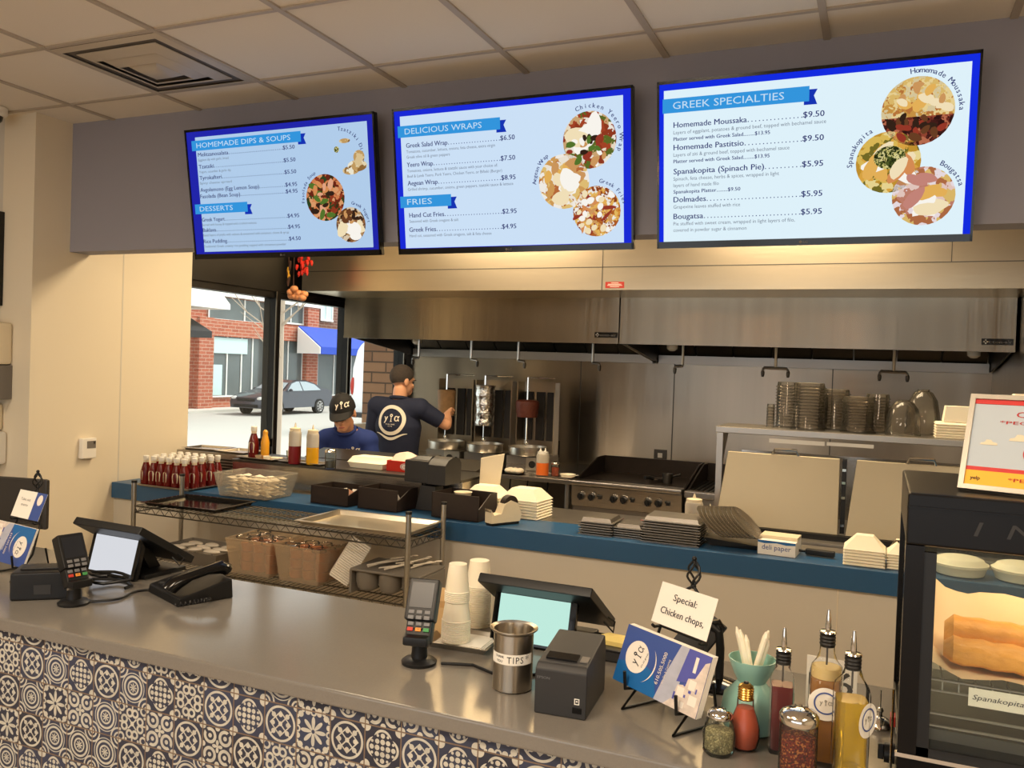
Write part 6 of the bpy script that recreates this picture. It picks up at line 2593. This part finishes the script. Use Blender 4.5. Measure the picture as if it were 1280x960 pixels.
def wrap(b, obj, off, front):
    """press flat lettering made at y = 0 onto the shirt"""
    from mathutils.bvhtree import BVHTree
    bv = BVHTree.FromPolygons([q.co for q in obj.data.vertices], [list(p.vertices) for p in obj.data.polygons])
    s = -1 if front else 1
    for q in b.bm.verts:
        o = Vector((q.co.x, s * 1.0, q.co.z))
        h = bv.ray_cast(o, Vector((0, -s, 0)))
        q.co.y = (h[0].y if h[0] else 0) + s * off
    return b


def mirror_x(b):
    for q in b.bm.verts:
        q.co.x = -q.co.x
    return b


b = mb()
zc = 1.292
n = 48
for r0, r1 in ((.086, .112),):
    for q0 in range(3):
        b.ringplate((0, 0, zc), r0 + (r1 - r0) * q0 / 3, r0 + (r1 - r0) * (q0 + 1) / 3, 48)
pts = []
for i in range(25):
    u = i / 24
    x = -.125 + .25 * u
    pts.append((x, zc - .106 + .020 * math.cos(u * 2 * PI) - .012, .002 + .009 * math.sin(PI * u)))
for a, c in zip(pts, pts[1:]):
    b.poly([(a[0], 0, a[1] - a[2]), (c[0], 0, c[1] - c[2]), (c[0], 0, c[1] + c[2]), (a[0], 0, a[1] + a[2])])
wrap(mirror_x(b), sh_, .004, False)
b.build('back_ring', 'print_cream', t)
b = mb()
logo(b, -.004, zc - .006, .050, bold=.03)
b.text("IT'S ALL GREEK", -.038, zc - .034, .008, .076, bold=.02)
b.text('TO ME', -.018, zc - .048, .008, .036, bold=.02)
wrap(mirror_x(b), sh_, .004, False)
b.build('back_lettering', 'print_cream', t)
b = mb()
b.tube([(.066 * math.cos(a), .012 + .066 * math.sin(a) * 1.0, 1.452 + .010 * math.sin(a)) for a in [2 * PI * k / 24 for k in range(24)]], .014, 8, closed=True)
b.build('collar', 'navy_shirt', t)
b = mb()
b.lathe([(.172, .70), (.176, .98), (.170, 1.02), (.166, 1.02), (.168, .70)], n=32, cap0=False, cap1=False)
for q in b.bm.verts:
    q.co.y *= .80
b.build('apron', 'navy_apron', t)

# worker bending over behind the riser, facing the camera
PW = dict(j=dict(pelvis=(0, .20, .84), waist=(0, .14, .96), chest=(0, .06, 1.10), upper=(0, .01, 1.195), neck=(0, -.045, 1.255), chin=(.015, -.115, 1.262),
                 shL=(.140, .015, 1.175), shR=(-.140, .015, 1.175), elL=(.195, -.01, .96), elR=(-.195, -.01, .96), wrL=(.13, -.16, .93), wrR=(-.13, -.16, .93),
                 hipL=(.095, .20, .78), hipR=(-.095, .20, .78), knL=(.10, .10, .44), knR=(-.10, .10, .44), anL=(.10, .22, .09), anR=(-.10, .22, .09)),
          palmL=(0, 0, 1), palmR=(0, 0, 1), foot=(0, -1, 0), head=rot(('Z', 2), ('Y', -6), ('X', 15)), sleeve=.8)
WK = (-3.33, 4.90, 0)
t, HT, sh_, J = person('worker in a black cap and blue T-shirt bending over, looking down', WK, R(20), PW, 'royal_shirt', 'hair_black')
b = MB()
b.T = HT
rings = []
for j in range(0, 9):
    th = .02 + PI * .50 * j / 8
    rings.append([(.087 * math.sin(th) * math.cos(a), .012 + .108 * math.sin(th) * math.sin(a), .142 + .106 * math.cos(th)) for a in [2 * PI * i / 28 for i in range(28)]])
b.loft(rings, True, False)
b.ball((0, .012, .249), .008, 10, 6)
c = b.build('cap', 'cap_black', t)
b = MB()
b.T = HT
top, bot = [], []
for i in range(13):
    a = R(200 + 140 * i / 12)
    u = (i / 12 - .5) * 2
    top.append([(.086 * math.cos(a), .012 + .106 * math.sin(a), .142), (.080 * math.cos(a) * 1.02, .012 + .106 * math.sin(a) - .095 * (1 - u * u) ** .5 if abs(u) < 1 else .012 + .106 * math.sin(a), .118 - .004 * u * u)])
L0 = [p[0] for p in top]
L1 = [p[1] for p in top]
b.loft([L0, L1], False, False, closed=False)
b.loft([[(x, y, z - .004) for x, y, z in L0], [(x, y, z - .004) for x, y, z in L1]], False, False, closed=False)
b.build('cap_brim', 'cap_black', c)
b = mb()
logo(b, .012, .176, .036, bold=.03)
for q in b.bm.verts:
    x, z = q.co.x, q.co.z
    k = max(.05, 1 - (x / .089) ** 2 - ((z - .142) / .108) ** 2)
    q.co = HT @ Vector((x, .012 - .110 * math.sqrt(k) - .002, z))
b.build('cap_lettering', 'print_cream', c)
b = mb()
logo(b, .058, 1.105, .036, bold=.03)
wrap(b, sh_, .004, True)
b.build('shirt_lettering', 'print_cream', t)
b = mb()
b.tube([(J['neck'].x + .066 * math.cos(a), J['neck'].y + .0 + .062 * math.sin(a), J['neck'].z + .0 + .03 * math.sin(a)) for a in [2 * PI * k / 24 for k in range(24)]], .011, 8, closed=True)
b.build('collar', 'royal_shirt', t)

# ------------------------------------------------------------------ hanging decorations, ceiling and wall fittings
mat('pepper_red', (190, 40, 24), .3)
mat('garlic', (206, 140, 92), .5)
mat('corn', (214, 160, 40), .5)
mat('husk', (62, 36, 24), .8)
HX = -3.62
random.seed(101)
t = thing('pepper_bunch', 'bunch of red peppers hanging in front of the window head', 'decoration', (-3.808, 5.000, 2.444))
b = mb()
b.tube([(0, 0, .0), (0, 0, .52)], .004, 6)
b.build('string', 'husk', t)
for i in range(22):
    a, q = random.uniform(0, 6.28), random.uniform(.01, .07)
    b = mb()
    z = random.uniform(-.10, .02)
    p0 = Vector((q * math.cos(a), q * .6 * math.sin(a), z))
    b.tube([p0, p0 + Vector((.006 * math.cos(a), 0, -.018)), p0 + Vector((.010 * math.cos(a), 0, -.040))], .012, 8, radii=[.010, .013, .003])
    b.build('pepper', 'pepper_red', t)
t = thing('garlic_braid', 'cluster of pale garlic bulbs hanging below the dried corn', 'decoration', (-3.862, 5.000, 2.217))
b = mb()
b.tube([(-.03, 0, .0), (-.035, 0, .64)], .004, 6)
b.build('string', 'husk', t)
for i in range(12):
    b = mb()
    x, z = -.055 + .030 * (i % 5) + .008 * (i // 5), -.045 + .026 * (i // 5) - .004 * (i % 5)
    b.ball((x, random.uniform(-.02, .02), z), (.026, .026, .024), 12, 8)
    b.build('bulb', 'garlic', t)
t = thing('dried_corn', 'string of dried dark and yellow corn hanging beside the red peppers', 'decoration', (-3.940, 5.000, 2.424))
b = mb()
b.tube([(0, 0, -.02), (0, 0, .52)], .003, 6)
b.build('string', 'husk', t)
for i in range(7):
    b = mb()
    x, z = random.uniform(-.018, .018), -.02 - .022 * i
    b.tube([(x, 0, z + .02), (x * .6, .004, z), (x * .3, 0, z - .03)], .01, 8, radii=[.004, .011, .004])
    b.build('cob', 'corn' if i in (2, 4) else 'husk', t)

t = thing('air_diffuser', 'square ceiling air diffuser with nested vanes', 'air vent', (-2.955, 2.81, 2.974))
mat('vent_white', (186, 175, 158), .4)
mat('vent_shade', (88, 80, 72), .6)  # dark tone stands in for the shade in the gaps between vanes
mb().box(-.29, .29, -.295, .295, -.001, .005).build('back_plate', 'vent_shade', t)
for k, (r0, r1, z0, z1) in enumerate(((.292, .262, .001, -.010), (.222, .170, -.004, -.024), (.150, .104, -.012, -.034))):
    b = mb()
    r = lambda a, z_: [(-a, -a, z_), (a, -a, z_), (a, a, z_), (-a, a, z_)]
    b.loft([r(r0, z0), r(r0, z0 - .003), r(r1 + .008, z1), r(r1, z1), r(r1, z1 + .003), r(r0 - .006, z0)], False, False)
    b.build('vane', 'vent_white', t)
mb().loft([[(-.085, -.085, -.020), (.085, -.085, -.020), (.085, .085, -.020), (-.085, .085, -.020)], [(-.045, -.045, -.042), (.045, -.045, -.042), (.045, .045, -.042), (-.045, .045, -.042)]]).build('centre', 'vent_white', t)

t = thing('security_camera', 'white dome security camera under the ceiling by the corner', 'camera', (-4.32, 3.02, 2.975))
mb().lathe([(.075, 0), (.075, -.03), (.06, -.045)], n=28).build('housing', 'white_plastic', t)
mb().lathe([(.055, -.043), (.050, -.065), (.03, -.085), (.001, -.092)], n=28).build('dome', 'black_gloss', t)
t = thing('thermostat', 'white thermostat with a small display on the cream wall', 'thermostat', (-4.176, 3.529, 1.165), R(90))
mb().box(-.048, .048, -.032, 0, -.058, .058, bv=.005).build('body', 'white_plastic', t)
mb().box(-.018, .040, -.034, -.032, .0, .042).build('display', 'grey_plastic', t)
mb().cyl((.031, -.034, .032), (.031, -.037, .032), .007, 12).build('dial', 'steel_dark', t)
t = thing('wall_screen', 'dark screen on the side wall cut by the picture edge', 'screen', (-4.96, 3.135, 2.205))
mb().box(-.56, .56, 0, .032, -.255, .255, bv=.004).build('housing', 'tv_bezel', t)
emis('screen_dim', (36, 44, 92), .6)
mb().box(-.545, .545, -.002, 0, -.235, .24).build('display', 'screen_dim', t)
t = thing('towel_dispenser', 'beige paper towel dispenser on the side wall', 'dispenser', (-4.45, 3.095, 1.745))
mb().box(-.15, .14, -.10, .072, -.115, .115, bv=.02).build('cover', 'label_cream', t)
mb().box(-.15, .14, -.06, .072, -.30, -.116, bv=.004).build('lower_body', 'grey_plastic', t)
t = thing('soap_dispenser', 'white soap dispenser on the side wall below the towel box', 'dispenser', (-4.42, 3.11, 1.25))
b = mb()
b.box(-.07, .085, -.06, .057, -.16, .02, bv=.018)
b.build('body', 'white_plastic', t)
b = mb()
b.box(-.06, .05, -.05, .057, .02, .17, bv=.02)
b.build('tank', 'label_cream', t)
t = thing('spray_bottle', 'black spray bottle on the window sill behind the riser', 'bottle', (-4.235, 5.10, .601), R(40))
mb().lathe([(.04, 0), (.045, .01), (.045, .30), (.03, .42), (.018, .46)], n=20).build('body', 'black_plastic', t)
b = mb()
b.box(-.02, .09, -.015, .015, .46, .52, bv=.005)
b.tube([(.06, 0, .47), (.075, 0, .43), (.06, 0, .39)], .008, 8)
b.build('trigger', 'black_gloss', t)


# ------------------------------------------------------------------ the street outside the window
ROAD = -.4525        # the shop floor stands a few steps above the street
struct('road', mb().box(-24, -4.35, 2, 55, -.7, ROAD), 'asphalt')
struct('pavement', mb().box(-25.3, -24, 2, 55, -.7, ROAD + .10), 'pavement')
mat('window_dark', (96, 104, 104), .15, noise=.4, nscale=.8)
mat('window_light', (196, 222, 220), .3)
mat('white_trim', (236, 234, 228), .6)
mat('awning_black', (34, 36, 40), .8)
mat('awning_blue', (34, 70, 178), .7)


def window(parent, y0, y1, z0, z1, x=-25.25, mullions=(), m='window_dark'):
    b = mb()
    b.box(x - .05, x + .03, y0, y1, z0, z1)
    p = b.build('window_glass', m, parent)
    b = mb()
    for y in (y0, y1) + tuple(mullions):
        b.box(x + .03, x + .07, y - .03, y + .03, z0, z1)
    b.box(x + .03, x + .09, y0 - .05, y1 + .05, z0 - .07, z0)
    b.build('window_frame', 'white_trim', p)
    return p


t = thing('brick_shop', 'red brick shop across the street with wide ground floor windows', 'building', (0, 0, 0))
b = mb()
b.box(-33.75, -25.25, 21.88, 34.12, -0.43, 8.95)
b.box(-25.25, -24.94, 26.25, 27.07, -0.43, 3.32)
b.box(-25.25, -24.94, 30.44, 31.38, -0.43, 7.70)
b.box(-25.25, -24.94, 33.19, 34.06, -0.43, 7.70)
b.box(-25.25, -25.06, 21.88, 34.12, 2.60, 3.30)
b.build('wall', 'brick_red', t)
window(t, 27.07, 30.44, 0.14, 2.60, mullions=(28.12, 29.00, 29.69,))
window(t, 31.38, 33.19, 0.14, 2.60, mullions=(32.12,))
window(t, 27.00, 30.44, 3.32, 4.22, mullions=(29.12,))
window(t, 31.38, 33.19, 3.45, 4.57, mullions=(32.25,))
mb().box(-25.21, -25.15, 27.15, 29.31, 1.90, 2.55).build('window_blind', 'window_light', t)
mb().box(-25.21, -25.15, 27.10, 27.81, 0.16, 1.42).build('poster', 'window_light', t)
mb().box(-25.25, -24.88, 21.88, 34.12, 4.25, 4.40).build('stone_band', 'white_trim', t)
t = thing('dark_brick_building', 'dark brick building beyond the red brick shop, above the blue awning', 'building', (0, 0, 0))
mb().box(-33.75, -25.25, 34.12, 55.00, -0.43, 8.95).build('wall', 'brick_dark', t)
window(t, 34.56, 35.50, 3.76, 4.76, m='window_light', mullions=(35.00,))
window(t, 34.38, 38.75, 0.07, 2.32, mullions=(35.75, 37.25,))
t = thing('blue_awning', 'blue sloping shop awning on the dark brick building', 'awning', (0, 0, 0))
b = mb()
b.prism([(-24.93, 3.32), (-23.62, 2.38), (-23.62, 2.05), (-24.93, 2.05)], 32.50, 39.38, 'Y')
b.build('canopy', 'awning_blue', t)
mb().prism([(-24.93, 3.27), (-23.65, 2.35), (-23.65, 2.05), (-24.93, 2.05)], 32.43, 32.50, 'Y').build('end_flap', 'white_trim', t)
t = thing('black_awning', 'black awning over the pavement beside the wall edge of the window', 'awning', (0, 0, 0))
mb().prism([(-22.88, 3.38), (-21.25, 2.60), (-21.25, 2.38), (-22.88, 2.38)], 17.50, 22.95, 'Y').build('canopy', 'awning_black', t)
for x in (-21.50, -22.75):
    mb().cyl((x, 17.75, -0.45), (x, 17.75, 2.45), 0.04).build('post', 'black_metal', t)
t = thing('white_canopy', 'white pitched canopy above the black awning', 'canopy', (0, 0, 0))
mb().prism([(16.88, 3.42), (23.81, 3.42), (23.81, 3.60), (22.38, 4.82), (16.88, 4.82)], -23.00, -21.25, 'X').build('gable', 'white_trim', t)
for x in (-21.50, -22.75):
    mb().cyl((x, 17.12, -0.45), (x, 17.12, 3.45), 0.05).build('post', 'white_trim', t)

# bare street tree
mat('bark', (176, 158, 140), .9)
random.seed(3)
b = mb()
b.tube([(0, 0, 0), (.02, 0, 1.2), (-.02, .05, 2.3), (.03, .05, 3.6), (0, .1, 4.6)], .06, radii=[.07, .06, .05, .035, .015])
for i in range(26):
    z = 1.7 + 2.6 * random.random()
    a = random.random() * 6.28
    L = .5 + .7 * random.random()
    p0 = Vector((0, .04, z))
    p1 = p0 + Vector((math.cos(a) * L * .5, math.sin(a) * L * .5, L * .35))
    p2 = p1 + Vector((math.cos(a + .4) * L * .4, math.sin(a + .4) * L * .4, L * .5))
    b.tube([p0, p1, p2], .01, 5, radii=[.016, .010, .004])
    p3 = p1 + Vector((math.cos(a - .8) * L * .4, math.sin(a - .8) * L * .4, L * .3))
    b.tube([p1, p3], .008, 5, radii=[.009, .003])
o = b.build('street_tree', 'bark', None, (-11.25, 14.06, ROAD))
o.scale = (1.25, 1.25, 1.25)
tag(o, 'thin bare street tree outside, beside the black window post', 'tree')

# cars
mat('car_grey', (64, 66, 74), .3, .4, coat=.5)
mat('car_glass', (150, 160, 166), .1)
mat('tyre', (26, 26, 26), .8)
mat('alloy', (176, 174, 172), .3, .8)
mat('car_lamp', (215, 215, 210), .2)


def car(name, label, x, y, paint):
    t = thing(name, label, 'car', (x, y, ROAD), 0)
    prof = [(-2.38, .30), (-2.42, .55), (-2.36, .72), (-2.1, .84), (-1.35, .97), (-.95, 1.04), (-.45, 1.34), (.0, 1.45), (.7, 1.45), (1.25, 1.34), (1.75, 1.12), (2.25, 1.05), (2.38, .95), (2.42, .60), (2.36, .30)]
    rings = []
    for xx, k, dz in ((-.88, .97, -.0), (-.80, 1, 0), (-.60, 1, .015), (.60, 1, .015), (.80, 1, 0), (.88, .97, 0)):
        ring = []
        for (py, pz) in prof:
            inw = 0
            if pz > 1.0:
                inw = (pz - 1.0) * .55
            ring.append((xx - math.copysign(inw, xx) * (abs(xx) > .7), py * k, pz + dz if pz > .4 else pz))
        rings.append(ring)
    b = mb()
    b.loft(rings)
    b.build('body', paint, t)
    for s in (-1, 1):
        b = mb()
        X = lambda z: s * (.885 - (z - 1.0) * .55)
        b.poly([(X(1.02), -.85, 1.02), (X(1.32), -.38, 1.32), (X(1.41), .0, 1.41), (X(1.41), .18, 1.41), (X(1.02), .18, 1.02)])
        b.poly([(X(1.02), .25, 1.02), (X(1.41), .25, 1.41), (X(1.40), .70, 1.40), (X(1.28), 1.2, 1.28), (X(1.04), 1.5, 1.04)])
        b.build('side_windows', 'car_glass', t)
        b = mb()
        b.ball((s * .95, -.72, 1.06), (.1, .07, .06), 10, 6)
        b.build('wing_mirror', paint, t)
    b = mb()
    b.poly([(-.70, -.955, 1.08), (.70, -.955, 1.08), (.60, -.47, 1.36), (-.60, -.47, 1.36)])
    b.build('windscreen', 'car_glass', t)
    for s in (-1, 1):
        mb().ball((s * .66, -2.30, .70), (.17, .12, .08), 12, 8).build('headlamp', 'car_lamp', t)
    mb().box(-.45, .45, -2.445, -2.38, .58, .70, bv=.02).build('grille', 'tyre', t)
    mb().box(-.60, .60, -2.44, -2.36, .34, .46, bv=.02).build('lower_grille', 'tyre', t)
    for yy in (-1.42, 1.40):
        for s in (-1, 1):
            w = mb().cyl((s * .70, yy, .32), (s * .905, yy, .32), .33, 28).build('wheel', 'tyre', t)
            b = mb()
            b.cyl((s * .906, yy, .32), (s * .915, yy, .32), .07, 16)
            for k in range(8):
                a = 2 * PI * k / 8
                b.tube([(s * .912, yy, .32), (s * .912, yy + .21 * math.cos(a), .32 + .21 * math.sin(a))], .03, 6)
            b.tube([(s * .908, yy + .22 * math.cos(a), .32 + .22 * math.sin(a)) for a in [2 * PI * k / 24 for k in range(24)]], .015, 6, closed=True)
            b.build('rim', 'alloy', w)
    return t


cr = car('parked_car', 'dark grey sedan parked across the street, seen through the window', -22.2, 28.1, 'car_grey')
cr.scale = (.93, .93, .93)

# white van and the brick pier outside
mat('van_white', (240, 240, 240), .35)
t = thing('delivery_van', 'white delivery van outside, cut off by the brick pier', 'van', (-13.75, 25.31, ROAD))
t.scale = (1.25, 1.25, 1.25)
b = mb()
prof = [(-2.55, .45), (-2.62, .9), (-2.58, 1.6), (-2.40, 2.15), (-2.15, 2.30), (1.4, 2.30), (2.0, 1.5), (2.6, 1.2), (2.65, .45)]
b.loft([[(xx, y * k, z if z < 2 else z - dz) for y, z in prof] for xx, k, dz in ((-.95, .96, .12), (-.8, 1, 0), (.8, 1, 0), (.95, .96, .12))])
b.build('body', 'van_white', t)
mb().ball((.9, -2.55, 1.15), (.06, .06, .22), 10, 8).build('tail_lamp', 'red_sticker', t)
mb().ball((-.9, -2.55, 1.15), (.06, .06, .22), 10, 8).build('tail_lamp', 'red_sticker', t)
mb().box(-.8, .8, -2.75, -2.5, .40, .52, bv=.02).build('rear_bumper', 'charcoal', t)
k = MB()
k.T = Matrix.Translation((.957, -2.2, 0)) @ Matrix.Rotation(R(90), 4, 'Z')
k.text('R & S', .05, 1.72, .16, bold=.01)
k.text('ABSOLUTE', .05, 1.36, .10, bold=.01)
k.build('lettering', 'charcoal', t)
for yy in (-1.6, 1.6):
    for s in (-1, 1):
        mb().cyl((s * .75, yy, .34), (s * .96, yy, .34), .34, 24).build('wheel', 'tyre', t)
struct('pillar_outside', mb().box(-5.28, -4.4, 8.05, 8.5, -.46, 3.4), 'brick_tan')
